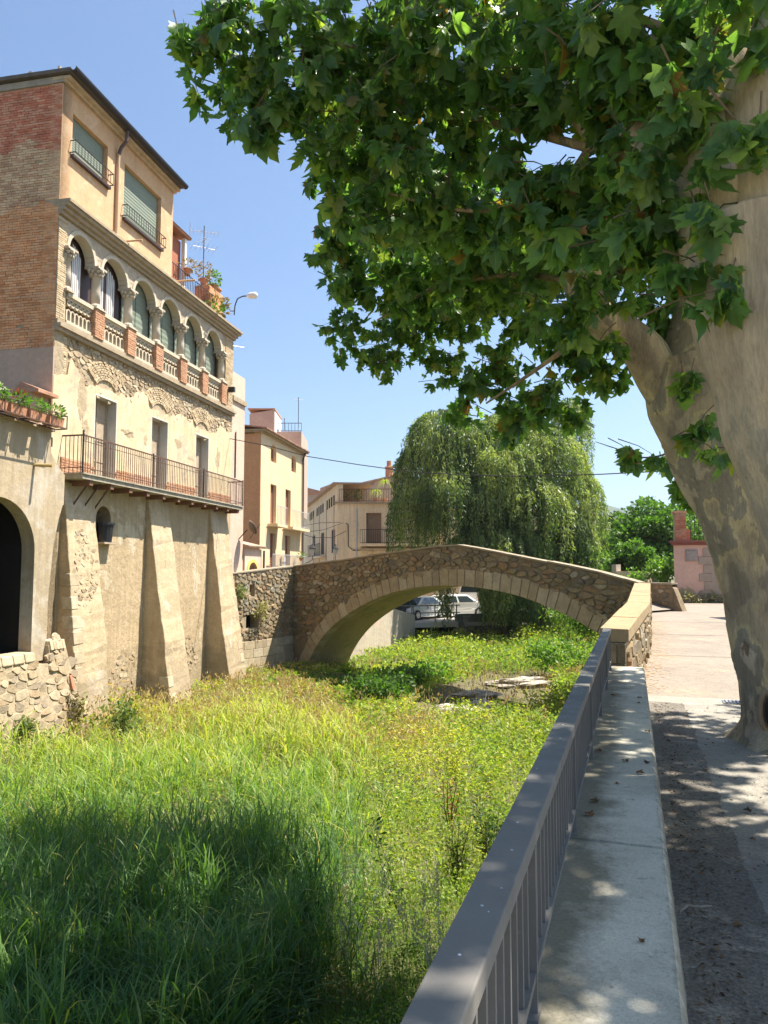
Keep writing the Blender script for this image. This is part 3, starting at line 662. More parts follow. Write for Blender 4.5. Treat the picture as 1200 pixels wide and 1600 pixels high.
for a,c in doors: ragged(a,c,6.58,lambda x: 6.84+.02*math.sin(9*x),-.03,.010,CREAM,'plaster_panel')
# holes where plaster has come away: rough shallow scabs of older render
SCAB=plaster('bare_old_render',(.50,.385,.245),(.40,.30,.19),scale=5,bump=.7,grain=30)
for ca,cz,ra,rz,sd in ((1.1,5.5,.15,.30,1),(3.3,5.78,.34,.10,2),(4.3,5.72,.10,.16,3),(6.5,6.0,.24,.17,4),(9.7,5.9,.16,.4,5),(.9,6.3,.22,.5,6),(7.4,5.6,.22,.05,7)):
    P=[(ca+ra*(1+.8*mnoise.noise((math.cos(t)*1.6+sd*3,math.sin(t)*1.6,sd))+.5*mnoise.noise((math.cos(t)*5+sd*3,math.sin(t)*5,sd)))*math.cos(t),cz+rz*(1+.8*mnoise.noise((math.cos(t)*1.6,math.sin(t)*1.6+sd,sd+9))+.5*mnoise.noise((math.cos(t)*5,math.sin(t)*5+sd,sd+9)))*math.sin(t)) for t in np.linspace(0,2*math.pi,44)[:-1]]
    mb=MB(); mb.prism(FM,P,.0,.0155); mb.build('render_scab',SCAB,mh)
# doors
REV=plaster('whitewashed_reveal',(.62,.59,.53),(.54,.50,.43),scale=2,bump=.2)
for a,c in doors:
    dr=MB(); dr.box(FM,a,c,-.34,-.30,4.1,6.58)
    D=dr.build('door',WOODG,mh)
    m2=MB(); m2.box(FM,a+.03,a+.09,-.30,-.28,4.1,6.55); m2.box(FM,c-.09,c-.03,-.30,-.28,4.1,6.55); m2.box(FM,(a+c)/2-.03,(a+c)/2+.03,-.30,-.275,4.1,6.55)
    for z in (4.15,4.75,5.35,5.95,6.48): m2.box(FM,a+.09,c-.09,-.30,-.285,z,z+.06)
    m2.build('door_frame',WOODG,D)
    m3=MB(); m3.box(FM,c-.012,c+.03,-.30,.013,4.13,6.6); m3.box(FM,a-.03,a+.012,-.30,.0125,4.13,6.6); m3.box(FM,a,c,-.299,.013,6.57,6.62); m3.build('door_reveal',REV,mh)
# plinth course of red brick along the balcony
bricks(FM,.05,LEN-.1,4.14,4.62,.26,.075,.03,BPIER,mh,seed=12,dep=.02,skip=lambda a,z: any(d0-.03<a<d1+.03 for d0,d1 in doors) )
# balcony
bal=MB(); bal.box(FM,.12,10.72,-.02,.64,4.0,4.12); bal.box(FM,.1,10.75,-.02,.68,4.121,4.16); B=bal.build('balcony_slab',plaster('balcony_edge',(.47,.41,.31),(.36,.31,.24),(.28,.25,.20),scale=3,bump=.5,th=(.6,.66),streak=.5),mh)
for k in range(11): bm_=MB(); bm_.box(FM,.5+k*.98,.66+k*.98,0,.6,3.86,3.998); bm_.build('balcony_joist',WOODB,B)
for s in (.55,1.05,1.55):
    m2=MB(); m2.tube([FM.p(s,3.96,.55),FM.p(s-.02,3.25,.03)],.025,6); m2.build('strut',RUSTY,mh)
rb=MB(); rb.box(FM,.10,10.7,.63,.65,5.12,5.16); rb.box(FM,.10,10.7,.63,.65,4.28,4.30); rb.box(FM,.10,10.7,.633,.647,4.98,4.995)
for s in (.11,10.69): rb.box(FM,s-.01,s+.01,0,.63,5.12,5.16); rb.box(FM,s-.01,s+.01,0,.63,4.28,4.30)
RLg=rb.build('balcony_rail',RUSTY,mh)
for s in (.11,3.7,7.2,10.69):
    m2=MB(); m2.box(FM,s-.018,s+.018,.622,.658,4.16,5.2); m2.lathe(FM.p(s,5.2,.64),[(.012,0),(.03,.03),(.03,.06),(.0,.09)],8) if s<1 else None; m2.build('rail_post',IRON,RLg)
bb=MB(); bb.box(Fr((0,0),FM.d,FM.n),-.007,.007,-.007,.007,0,.96); bme=bb.mesh('baluster')
s=.22
while s<10.65: piece('baluster',bme,RUSTY,RLg,Matrix.Translation(FM.p(s,4.16,.64))); s+=.115
for o in (.12,.24,.36,.48,.58):
    for s in (.11,10.69): piece('baluster',bme,RUSTY,RLg,Matrix.Translation(FM.p(s,4.16,o)))
# string course and loggia
mb=MB(); mb.box(FM,GL-.001,LEN+.03,-.4,.10,7.86,7.96); mb.box(FM,GL-.006,LEN+.06,-.4,.17,7.961,8.05); mb.box(FM,GL-.003,LEN+.03,-.45,.07,8.051,8.17); mb.build('string_course',CORN,mh)
cols=[1.5+1.7*k for k in range(6)]
LG=plaster('loggia_inner_wall',(.56,.43,.29),(.50,.38,.25),scale=2,bump=.15)
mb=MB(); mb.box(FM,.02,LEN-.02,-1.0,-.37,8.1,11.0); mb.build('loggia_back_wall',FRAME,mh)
mb=MB(); mb.box(FM,GL,.02,-.45,-.01,8.171,10.98); mb.box(FM,GL,LEN,-1.0,.0,10.98,11.06); mb.box(FM,0,.1,-1,-.5,8.1,11); mb.build('loggia_ceiling',LG,mh)
bays=[(.16,1.24)]+[(c+.24,c+1.7-.24) for c in cols[:-1]]
edges=[(.02,cols[0])]+[(cols[k],cols[k+1]) for k in range(5)]
for k,((a,c),(e0,e1)) in enumerate(zip(bays,edges)):
    mb=MB(); mb.archbay(FM,e0+.0005,e1-.0005,10.22,11.0,-.28,.0,r=(c-a)/2+.04,cz=.60,c=(a+c)/2); mb.build('loggia_arch',CARVED,mh)
    mb=MB(); mb.ring(FM,(a+c)/2,10.22,(c-a)/2+.038,(c-a)/2+.15,-.27,.035,n=16,sy=.60/((c-a)/2+.04)*.98); mb.build('arch_moulding',ARCHST,mh)
    # balustrade panel of pierced tracery
    mb=MB(); mb.box(FM,a-.05,c+.05,-.18,.06,8.92,9.03); mb.box(FM,a-.05,c+.05,-.16,.02,8.17,8.27); mb.box(FM,a-.05,c+.05,-.14,.0,8.85,8.919)
    P=mb.build('balustrade_panel',ARCHST,mh)
    nb=6; wd=(c-a)/nb; m2=MB()
    for i in range(nb):
        m=a+wd*(i+.5); m2.ring(FM,m,8.77,wd*.22,wd*.46,-.11,-.02,0,2*math.pi,10); m2.ring(FM,m,8.52,wd*.30,wd*.46,-.11,-.02,0,math.pi,8)
    m2.build('tracery',ARCHST,P)
    for i in range(nb+1):
        m3=MB(); x=a+wd*i; m3.box(FM,x-.028,x+.028,-.115,-.018,8.27,8.54); m3.build('baluster',ARCHST,P)
    m4=MB(); m4.box(FM,a-.05,c+.05,-.30,-.27,8.17,9.0); m4.build('panel_back',plain('brown_back_board',(.20,.13,.085),.8),P)
    # window in the recess
    zb=8.95; zt=10.86
    if k<2:
        W=MB(); W.prism(FM,[(a,zb),(c,zb)]+[((a+c)/2+(c-a)/2*math.cos(t),10.15+.62*math.sin(t)) for t in np.linspace(0,math.pi,14)],-.36,-.33); W=W.build('window',FRAME,mh)
        for q in range(2):
            x0=a+.08+q*((c-a)/2-.02); x1=x0+(c-a)/2-.14
            n=14; v=[];f=[]
            for i in range(n+1):
                x=x0+(x1-x0)*i/n; o=-.325+.012*math.sin(i*2.1+k)
                h=10.1+.56*math.sqrt(max(0,1-((x-(a+c)/2)/((c-a)/2-.05))**2)); v+=[FM.p(x,zb+.05,o),FM.p(x,h,o)]
                if i: f.append((2*i-2,2*i,2*i+1,2*i-1))
            m2=MB(); m2.add(v,f); m2.build('curtain',CURT,W)
    else:
        W=MB(); n=22; v=[];f=[]
        for i in range(n+1):
            z=8.75+(10.90-8.75)*i/n; v+=[FM.p(a-.2,z,-.33+.012*(i%2)),FM.p(c+.2,z,-.33+.012*(i%2))]
            if i: f.append((2*i-2,2*i-1,2*i+1,2*i))
        W.add(v,f); W.build('roller_blind',BLIND,mh)
        m2=MB(); m2.box(FM,(a+c)/2-.008,(a+c)/2+.008,-.317,-.31,8.75,10.9); m2.build('blind_cord',FRAME,mh)
def capital(s,half=False):
    x=FM.p(s,9.03,-.06)
    mb=MB(); mb.box(FM,s-.17,s+.17,-.22,.11,9.03,9.08); mb.lathe(x,[(.165,.05),(.165,.09),(.14,.12),(.13,.14)],14); C=mb.build('column_base',COLST,mh)
    mb=MB(); mb.lathe(x,[(.128,.13),(.13,.5),(.12,.9),(.132,.905),(.132,.93)],16); mb.build('column',COLST,mh,smooth=True)
    mb=MB(); mb.lathe(x,[(.12,.93),(.14,1.0),(.18,1.1),(.21,1.14)],14); mb.box(FM,s-.215,s+.215,-.3,.15,10.165,10.222)
    K=mb.build('capital',COLST,mh)
    m2=MB()
    for r0,z,n,ph in ((.145,.985,8,0),(.185,1.075,8,.4),(.225,1.10,4,math.pi/4)):
        for i in range(n):
            t=2*math.pi*i/n+ph+an; c=(x[0]+r0*math.cos(t),x[1]+r0*math.sin(t),x[2]+z-.045)
            m2.lathe(c,[(.012,-.02),(.045,0),(.06,.04),(.045,.08),(.01,.09)],6)
    m2.build('capital_leaves',COLST,K,smooth=True)
for s in cols: capital(s)
capital(.13)
for i,s in enumerate(cols):
    mb=MB(); mb.box(FM,s-.225,s+.225,-.3,.10,8.17,8.99); P=mb.build('pier',MORTAR,mh)
    bricks(FM,s-.23,s+.23,8.17,8.99,.24,.068,.105,BPIER,P,seed=30+i,dep=.02)
    fs=Fr(FM.p(s-.225,0,-.3)[:2],FM.n,-FM.d); bricks(fs,0,.40,8.17,8.99,.24,.068,.005,BPIER,P,seed=60+i,dep=.02)
    mb=MB(); mb.box(FM,s-.25,s+.25,-.32,.15,8.99,9.03); mb.build('pier_cap',ARCHST,P)
bricks(FM,GL,.02,8.17,10.98,.3,.06,.01,BTHIN,mh,seed=40,dep=.02)
mb=MB(); mb.box(FM,10.26,LEN,-.45,-.01,8.17,11.0); mb.box(FM,10.0,10.3,-.42,-.012,10.224,11.0); mb.build('end_pier',MORTAR,mh); bricks(FM,10.27,LEN,8.17,11.0,.26,.064,.0,BTHIN,mh,seed=41,dep=.025)
mb=MB(); mb.box(FM,10.45,10.6,.05,.3,8.75,8.95); mb.build('wall_lantern',IRON,mh)
# cornice: three steps with little brackets
mb=MB(); mb.box(FM,GL-.002,LEN+.05,-.4,.09,11.0,11.10); mb.box(FM,GL-.006,LEN+.09,-.4,.18,11.101,11.21); mb.box(FM,GL-.010,LEN+.15,-.4,.28,11.211,11.30); mb.box(FM,GL-.014,LEN+.2,-.4,.34,11.301,11.38)
mb.build('cornice',CORN,mh)
# top storey
TW=[(.12,1.8,12.84,14.03),(2.7,4.95,12.30,14.03)]; TL=5.76
mb=MB(); mb.wall(FM,GL,TL,11.38,14.62,-.35,0,TW); mb.build('top_wall',OCHRE,mh)
mb=MB(); mb.box(FM,TL-.3,TL-.01,-5,-.35,11.38,14.6); mb.build('top_end_wall',OCHRE,mh)
for a,c,z0,z1 in TW:
    W=MB(); W.box(FM,a,c,-.30,-.26,z0,z1); W=W.build('window',GLASS,mh)
    m2=MB()
    for q in ((a,a+.06,z0,z1),(c-.06,c,z0,z1),(a,c,z0,z0+.06),(a,c,z1-.07,z1)): m2.box(FM,q[0],q[1],-.26,-.2+.001*q[2],q[2],q[3])
    m2.build('window_frame',FRAME,W)
    m3=MB(); n=30; v=[];f=[]
    zc=z0+.16
    for i in range(n+1):
        z=zc+(z1-zc)*i/n; v+=[FM.p(a+.05,z,-.13-.01*(i%2)),FM.p(c-.05,z,-.13-.01*(i%2))]
        if i: f.append((2*i-2,2*i-1,2*i+1,2*i))
    m3.add(v,f); m3.build('roller_blind',BLIND,mh)
    m4=MB(); m4.box(FM,a-.06,c+.06,-.25,.10,z0-.09,z0-.002); m4.build('window_sill',FRAME,mh)
    m5=MB(); zr=z0+.36
    for z in (z0+.03,zr): m5.box(FM,a-.08,c+.08,.155,.175,z,z+.022); m5.box(FM,a-.08,a-.06,0,.155,z,z+.022); m5.box(FM,c+.06,c+.08,0,.155,z,z+.022)
    G=m5.build('window_guard',IRON,mh)
    x=a-.07
    while x<c+.09: m6=MB(); m6.box(FM,x-.006,x+.006,.159,.171,z0+.03,zr); m6.build('guard_bar',IRON,G); x+=.14
mb=MB(); mb.box(FM,GL-.02,TL+.05,-.3,.10,14.62,14.70); mb.box(FM,GL-.04,TL+.1,-.3,.22,14.701,14.78); mb.build('eaves_moulding',plaster('eaves_moulding',(.58,.45,.31),(.47,.35,.24),scale=3,bump=.2,streak=.4),mh)
mb=MB(); n=9; P=[(math.cos(t)*.105,math.sin(t)*.105) for t in np.linspace(-math.pi,0,n)]
v=[];f=[]
for s in (GL-.17,TL+.12):
    for x,z in P: v.append(FM.p(s,14.89+z*1.1,.40+x))
    for x,z in P[::-1]: v.append(FM.p(s,14.90+z*.9,.40+x*.8))
f=[(i,(i+1)%18,18+(i+1)%18,18+i) for i in range(18)]+[tuple(range(18)),tuple(range(18,36))]
mb.add(v,f); mb.build('gutter',plain('dark_gutter',(.022,.02,.026),.55),mh)
mb=MB(); mb.add([FM.p(GL-.14,14.82,.36),FM.p(TL+.1,14.80,.36),FM.p(TL+.1,14.85,-5.5),FM.p(GL-.14,14.87,-5.5),FM.p(GL-.14,14.92,.30),FM.p(TL+.1,14.90,.30),FM.p(TL+.1,14.98,-5.5),FM.p(GL-.14,14.98,-5.5)],[(0,3,2,1),(4,5,6,7),(0,1,5,4),(1,2,6,5),(2,3,7,6),(3,0,4,7)]); RF=mb.build('roof',plaster('grey_roof_edge',(.16,.135,.115),(.11,.095,.085),scale=3,bump=.4),mh)
for o,h,r in ((-1.3,.34,.075),(-.45,.42,.045)):
    m2=MB(); c=FM.p(.1,15.0,o); m2.lathe(c,[(r,0),(r,h*.6),(r*1.5,h*.6),(r*1.5,h),(r*1.2,h),(r*1.2,h*.7)] if o<-1 else [(r,0),(r,h),(r*.8,h)],10); m2.build('chimney_pot',COLST,RF)
mb=MB(); mb.tube([FM.p(2.28,14.82,.32),FM.p(2.28,14.45,.30),FM.p(2.26,14.25,.14),FM.p(2.25,14.05,.08)],.055,8); mb.build('downpipe',PIPED,mh)
mb=MB(); mb.tube([FM.p(2.25,14.05,.07),FM.p(2.25,11.55,.07)],.05,8); mb.lathe(FM.p(2.25,11.42,.07),[(.075,0),(.075,.12),(.05,.16)],8); mb.build('downpipe',PIPEO,mh)
mb=MB(); mb.tube([FM.p(2.5,11.46,.02),FM.p(2.5,11.44,.78)],.03,6); mb.tube([FM.p(5.85,11.52,.0),FM.p(5.85,11.5,.85)],.035,6); mb.build('water_spout',PIPEO,mh)
# gable
mb=MB(); mb.box(FG,0,7,-.4,-.012,-3,14.78); mb.build('gable_wall',MORTAR,mh)
def gmat(a,z):
    n_=.35*mnoise.noise((a*1.5,z*2,3)); 
    return BRED if z+n_>12.95 else (BBUF if z+n_>11.25 else BORA)
bricks(FG,.02,6.5,7.42,14.62,.235,.071,0,gmat,mh,nmax=300,seed=50,dep=.02,near=lambda q:q[0]-.0*q[2])
mb=MB(); mb.box(FG,-.02,7,-.05,.03,14.62,14.80); mb.build('gable_capping',plaster('grey_cement_band',(.38,.33,.27),(.30,.26,.22),scale=3,bump=.3),mh)
mb=MB(); mb.box(FG,.0,7,-.05,.025,4.3,7.41); mb.build('gable_render',PINKB,mh)
# ashlar in the shade behind the arcade pier
z=-.3; r=random.Random(77)
while z<3.4:
    a=-.05; h=r.uniform(.28,.42)
    while a<1.6:
        c=a+r.uniform(.35,.7); mb=MB(); mb.box(FG,a+.006,c-.006,-.05,.02+r.uniform(0,.03),z,z+h-.012); mb.build('ashlar',ASH,mh,bevel=.01); a=c
    z+=h
# back of the house and terrace
mb=MB(); mb.box(FM,0,LEN,-7,-6.7,-3,14.7); mb.box(FM,LEN-.3,LEN-.005,-6.7,-.46,-3,11.3); mb.build('rear_wall',PINKB,mh)
mb=MB(); mb.box(FM,TL,LEN,-6.7,-.05,11.25,11.381); mb.build('terrace_floor',TILE,mh)
REDW=plaster('red_terrace_wall',(.42,.17,.10),(.36,.14,.09),scale=2,bump=.15)
mb=MB(); mb.box(FM,TL+.01,7.3,-4,-.5,11.38,13.6); mb.build('terrace_room',REDW,mh)
mb=MB(); mb.add([FM.p(TL+.01,13.95,-1.6),FM.p(7.5,13.95,-1.6),FM.p(7.5,13.71,-.2),FM.p(TL+.01,13.71,-.2),FM.p(TL+.01,14.05,-1.6),FM.p(7.5,14.05,-1.6),FM.p(7.5,13.80,-.15),FM.p(TL+.01,13.80,-.15)],[(0,3,2,1),(4,5,6,7),(0,1,5,4),(1,2,6,5),(2,3,7,6),(3,0,4,7)]); mb.build('terrace_roof',TILE,mh)
mb=MB(); mb.box(FM,7.22,7.36,-.42,-.28,11.38,13.70); mb.build('terrace_post',WHITE,mh)
mb=MB(); mb.box(FM,TL,9.35,-.14,-.12,12.28,12.31); mb.box(FM,TL,9.35,-.14,-.12,11.45,11.47); TR=mb.build('terrace_rail',IRON,mh)
b1=MB(); b1.box(Fr((0,0),FM.d,FM.n),-.008,.008,-.008,.008,0,.82); b1=b1.mesh('baluster')
s=TL+.1
while s<9.3: piece('baluster',b1,IRON,TR,Matrix.Translation(FM.p(s,11.46,-.13))); s+=.13
mb=MB(); mb.box(FM,9.3,10.55,-.9,-.3,11.38,12.75); P=mb.build('terrace_pillar',MORTAR,mh)
bricks(FM,9.3,10.55,11.38,12.75,.26,.072,-.29,BORA,P,seed=51,dep=.02); fs=Fr(FM.p(9.3,0,-.9)[:2],FM.n,-FM.d); bricks(fs,0,.6,11.38,12.75,.26,.072,.01,BORA,P,seed=52,dep=.02)
mb=MB(); mb.lathe(FM.p(10.3,12.75,-.5),[(.2,0),(.2,.12),(.26,.15),(.26,.2),(.16,.25)],10); mb.build('chimney_pot',TERRA,P)
# ---------------------------------------------------------------- small leafy plants in pots etc.
def leafquads(P,size,dirs=None,asp=.5,droop=0):
    n=len(P); d=rng.normal(size=(n,3)) if dirs is None else dirs+rng.normal(size=(n,3))*.5
    d/=np.linalg.norm(d,axis=1)[:,None]; s_=np.cross(d,rng.normal(size=(n,3))); s_/=np.linalg.norm(s_,axis=1)[:,None]+1e-9
    L=(size*rng.uniform(.6,1.3,n))[:,None]; V=np.stack([P,P+d*L*.5+s_*L*asp*.5,P+d*L+np.array([0,0,-droop])*L,P+d*L*.5-s_*L*asp*.5],1).reshape(-1,3)
    k=4*np.arange(n)[:,None]; T=np.concatenate([k+[0,1,2],k+[0,2,3]],0); return V,T
HERB=leafmat('pot_plant_leaf',[(0,(.06,.13,.025)),(.5,(.10,.19,.03)),(1,(.16,.22,.05))],.4)
DRYV=leafmat('dry_vine',[(0,(.22,.14,.08)),(.6,(.30,.20,.11)),(1,(.17,.16,.06))],.2)
GERM=leafmat('red_petals',[(0,(.50,.03,.03)),(1,(.62,.06,.05))],.3); PINKF=leafmat('pink_petals',[(0,(.55,.25,.25)),(1,(.62,.35,.3))],.3); WHITEF=leafmat('white_petals',[(0,(.7,.7,.66)),(1,(.8,.8,.75))],.3)
def bush(name,c,r,n,size,m,parent=None):
    P=rng.normal(size=(n,3)); P/=np.linalg.norm(P,axis=1)[:,None]; P*=(rng.uniform(.2,1,n)**.5)[:,None]*np.array(r); P+=np.array(c)
    V,T=leafquads(P,size,(P-np.array(c))*2/np.array(r)); return npmesh(name,V,T,m,parent)
def potted(label,c,pr,ph,r,n,size,m,group=None,flowers=None):
    t=thing('potted_plant',label,'potted plant',c,group)
    mb=MB(); mb.lathe(c,[(pr*.7,0),(pr,ph*.85),(pr*1.12,ph*.85),(pr*1.12,ph),(pr*.9,ph),(pr*.85,ph*.85)],10); mb.build('pot',TERRA,t)
    tag(bush('leaves',(c[0],c[1],c[2]+ph+r[2]*.7),r,n,size,m,t),kind='stuff')
    if flowers: tag(bush('flowers',(c[0],c[1],c[2]+ph+r[2]*1.2),(r[0],r[1],r[2]*.6),flowers[1],.05,flowers[0],t),kind='stuff')
    return t
potted('pink flowering plant in a clay pot beside the roof antenna',FM.p(9.45,12.76,-.6),.16,.3,(.35,.35,.4),160,.12,DRYV,flowers=(PINKF,60))
potted('bright green bushy plant in a pot on the brick terrace pillar',FM.p(9.9,12.76,-.4),.17,.2,(.3,.3,.35),260,.12,HERB)
potted('trailing plant in a clay pot on the white terrace post railing',FM.p(7.3,12.32,-.2),.14,.25,(.3,.3,.22),120,.12,DRYV,flowers=(PINKF,20))
v=tag(bush('dry_climber',FM.p(9.5,11.9,-.25),(.7,.2,.55),420,.16,DRYV),'brown withered climber covering the brick pillar on the roof terrace','climbing plant')
v=tag(bush('terrace_weeds',FM.p(8.6,11.55,-.05),(.75,.15,.2),200,.14,HERB),'green weeds sprouting at the foot of the terrace railing','weeds')
def antenna(label,c,h,els,ang,span=.5,boom=.9,mats=None):
    m_=mats or plain('aluminium',(.45,.45,.46),.4,.8) if 'aluminium' not in bpy.data.materials else bpy.data.materials['aluminium']
    t=thing('television_antenna',label,'antenna',c)
    mb=MB(); mb.tube([c,(c[0],c[1],c[2]+h)],.022,6); mb.build('mast',PIPED if 'roof terrace' in label else m_,t)
    for zz,k,n,sp,a in els:
        d_=np.array([math.cos(a),math.sin(a)]); e_=np.array([-d_[1],d_[0]]); p=np.array([c[0],c[1]])
        mb=MB(); mb.tube([(*(p-d_*k*.5),c[2]+zz),(*(p+d_*k*.5),c[2]+zz)],.012,5)
        for i in range(n):
            q=p+d_*k*(i/(n-1)-.5); mb.tube([(*(q-e_*sp*.5),c[2]+zz),(*(q+e_*sp*.5),c[2]+zz)],.006,4)
        if n>6:
            for dz in (-.22,-.11,.11,.22): mb.tube([(*(p-d_*k*.5-e_*sp*.5),c[2]+zz+dz),(*(p-d_*k*.5+e_*sp*.5),c[2]+zz+dz)],.006,4)
        mb.build('aerial',m_,t)
    return t
antenna('dark mast with two comb aerials on the roof terrace beside the potted plants',FM.p(9.6,12.7,-.7),2.6,[(2.35,1.1,9,.55,.3),(1.7,.9,6,.8,.5),(2.0,.5,4,.4,2.2)],0)
sl=thing('street_lamp','curved wall lamp with white head fixed to the far top corner of the arcaded house','street lamp',FM.p(11.05,11.2,-.1))
q=at(366,480,31.); e=at(393,462,30.6)
mb=MB(); mb.tube([at(366,492,31),at(367,478,31),at(371,467,31),at(379,463,31),at(388,462,30.8)],.028,6); mb.tube([at(359,486,31),at(367,486,31)],.02,5); mb.build('lamp_arm',IRON,sl)
mb=MB(); a=Vector(at(386,462.5,30.8)); c=Vector(at(402,461,30.5)); mb.tube([a,a.lerp(c,.3),a.lerp(c,.8),c],[.05,.13,.14,.05],8); mb.build('lamp_head',WHITE,sl,smooth=True)

# ---------------------------------------------------------------- the arcade house at the left edge, over a rubble wall
ax=thing('arcade_terrace','stained rendered terrace wall with a tall dark arch and clay window boxes along its top','house',FM.p(-2.5,-2.6,.4)); OF=.5
mb=MB(); W0,W1=-4.0,-1.47
mb.archbay(FM,W0,W1,2.05,5.02,OF-.35,OF,r=1.265,cz=1.2,n=20)
mb.build('arch_wall',ANNEX,ax)
mb=MB(); P=[(W1,-.55),(-.97,-.55),(-.90,1.0),(-.78,2.2),(-.6,2.9),(-.46,3.25),(-.42,3.27),(-.42,4.02),(-.75,4.25),(-.98,4.5),(-1.02,5.02),(W1,5.02)]
mb.prism(FM,P,OF-.35,OF-.002); mb.build('pier_wall',ANNEX,ax)
mb=MB(); mb.box(FM,-9,W0,OF-.35,OF-.001,-.6,5.02); mb.box(FM,-9,-.45,-3.,-2.9,-1,5); mb.box(FM,-1.42,-1.0,-3,OF-.36,-.6,4.8); mb.box(FM,-9,-.45,-3,OF-.36,4.75,4.99); mb.build('arcade_inner',plaster('arcade_inner',(.028,.024,.02),(.02,.017,.014),scale=1,bump=.2),ax)  # near-black colour puts the shade under the roof into the arcade walls
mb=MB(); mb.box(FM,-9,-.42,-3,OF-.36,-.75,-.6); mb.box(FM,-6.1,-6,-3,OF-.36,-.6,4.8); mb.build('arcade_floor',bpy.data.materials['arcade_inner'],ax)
mb=MB(); mb.prism(FM,[(-1.0,4.4),(-.45,3.95),(-.42,4.0),(-.42,4.15),(-1.0,4.6)],-.2,OF-.34) ; mb.build('shoulder',ANNEX,ax)
mb=MB(); mb.box(FM,-9,-.98,OF-.4,OF+.09,5.02,5.1); mb.build('terrace_edge',CORN,ax)
mb=MB(); mb.box(FM,-1.1,-.42,-.35,-.05,4.6,6.05); mb.build('parapet_stub',PINKB,ax)
mb=MB(); mb.add([FM.p(-1.15,6.02,-.55),FM.p(-.36,6.02,-.55),FM.p(-.36,6.02,.2),FM.p(-1.15,6.02,.2),FM.p(-1.15,6.3,-.3),FM.p(-.36,6.3,-.3),FM.p(-.36,6.1,.2),FM.p(-1.15,6.1,.2)],[(0,3,2,1),(4,5,6,7),(0,1,5,4),(1,2,6,5),(2,3,7,6),(3,0,4,7)]); mb.build('stub_tile',TILE,ax)
mb=MB(); mb.tube([FM.p(-1.62,4.12,OF-.05),FM.p(-1.5,4.10,OF+.42)],.042,8); mb.build('spout',plain('rust_yellow_pipe',(.42,.30,.12),.7),ax)
# window boxes on an iron shelf
sh=thing('planter_shelf','rusty iron shelf holding clay window boxes along the terrace edge','shelf',FM.p(-2.2,5.0,.7))
mb=MB()
for o in (.62,.92): mb.box(FM,-4.4,-1.0,o,o+.02,5.06,5.09); 
mb.box(FM,-4.4,-1.0,.92,.94,5.38,5.40); mb.box(FM,-1.02,-1.0,.6,.94,5.38,5.40); mb.box(FM,-1.02,-1.0,.6,.94,5.06,5.09); mb.box(FM,-1.02,-1.0,.92,.94,5.06,5.4); mb.box(FM,-1.02,-1.0,.76,.78,5.06,5.4)
for s in (-1.6,-2.4,-3.2,-4.): mb.box(FM,s,s+.02,.58,.94,5.05,5.08); mb.box(FM,s,s+.02,.92,.94,5.06,5.4)
mb.build('shelf_frame',RUSTY,sh)
for k,(nm,fl,m) in enumerate((('pale green herb in a clay window box nearest the tall house',None,HERB),('geraniums with red flowers in a clay window box, third from the tall house',GERM,HERB),('geranium with a white flower in a clay window box near the photo edge',WHITEF,HERB),('leafy clay window box second from the tall house',None,HERB))):
    s0=[-1.62,-2.95,-3.6,-2.3][k]; t=thing('window_box',nm,'planter',FM.p(s0+.28,5.1,.77),'clay window boxes on the terrace shelf')
    mb=MB(); 
    mb.hexa([FM.p(s0+.03,5.095,.67),FM.p(s0+.53,5.095,.67),FM.p(s0+.53,5.095,.87),FM.p(s0+.03,5.095,.87),FM.p(s0,5.33,.645),FM.p(s0+.56,5.33,.645),FM.p(s0+.56,5.33,.90),FM.p(s0,5.33,.90)]); mb.build('box',TERRA,t)
    tag(bush('leaves',FM.p(s0+.28,5.45,.77),(.3,.2,.16),260,.085,m,t),kind='stuff')
    if fl: tag(bush('flowers',FM.p(s0+.28,5.58,.8),(.25,.16,.08),40,.055,fl,t),kind='stuff')
# rubble base wall
bw=thing('rubble_base_wall','pale rubble wall below the dark arch at the left edge','wall',FM.p(-2.5,-2.9,1.0))
class Batter(Fr):
    def p(s,a,z,o=0): q=s.o+s.d*a+s.n*(o+.62-.16*(z+.3)); return (q[0],q[1],z)
FBt=Batter(A0,FM.d,FM.n)
P=[(-9,-3),(.12,-3),(-.12,-1.2),(-.36,-.12),(-.62,-.10),(-.98,-.20),(-.98,-.62),(-1.5,-.62),(-1.52,-.32),(-9,-.36)]
mb=MB()
n=len(P); mb.v=[FBt.p(a,z,-.5) for a,z in P]+[FBt.p(a,z,0) for a,z in P]; mb.f=[tuple(range(n))[::-1],tuple(range(n,2*n))]+[(i,(i+1)%n,(i+1)%n+n,i+n) for i in range(n)]
mb.build('wall_core',MORTAR,bw)
rubble(FBt,lambda a,z:a<-.02-.16*(z+1.2) and z<-.48 and not(-1.55<a<-.95 and z>-1.05) and not (a>-.35 and z>-.5),-5.5,.1,-2.9,-.3,.30,.17,-.012,.03,RUB3,bw,nmax=280,seed=13,gap=.035,flat=True,jit=.48)
rubble(FBt,lambda a,z:a>-.95 and a<-.40,-1,-.3,-.5,-.25,.2,.14,0,.04,RUB3,bw,nmax=20,seed=14)
for i in range(5):
    mb=MB(); x=-.95+i*.115; mb.hexa([FBt.p(x,-.32,-.4),FBt.p(x+.105,-.32,-.4),FBt.p(x+.105,-.32,.05),FBt.p(x,-.32,.05),FBt.p(x,-.10,-.4),FBt.p(x+.105,-.10,-.4),FBt.p(x+.105,-.10,.03),FBt.p(x,-.10,.03)]); mb.build('coping_brick',BTHIN,bw,bevel=.01)
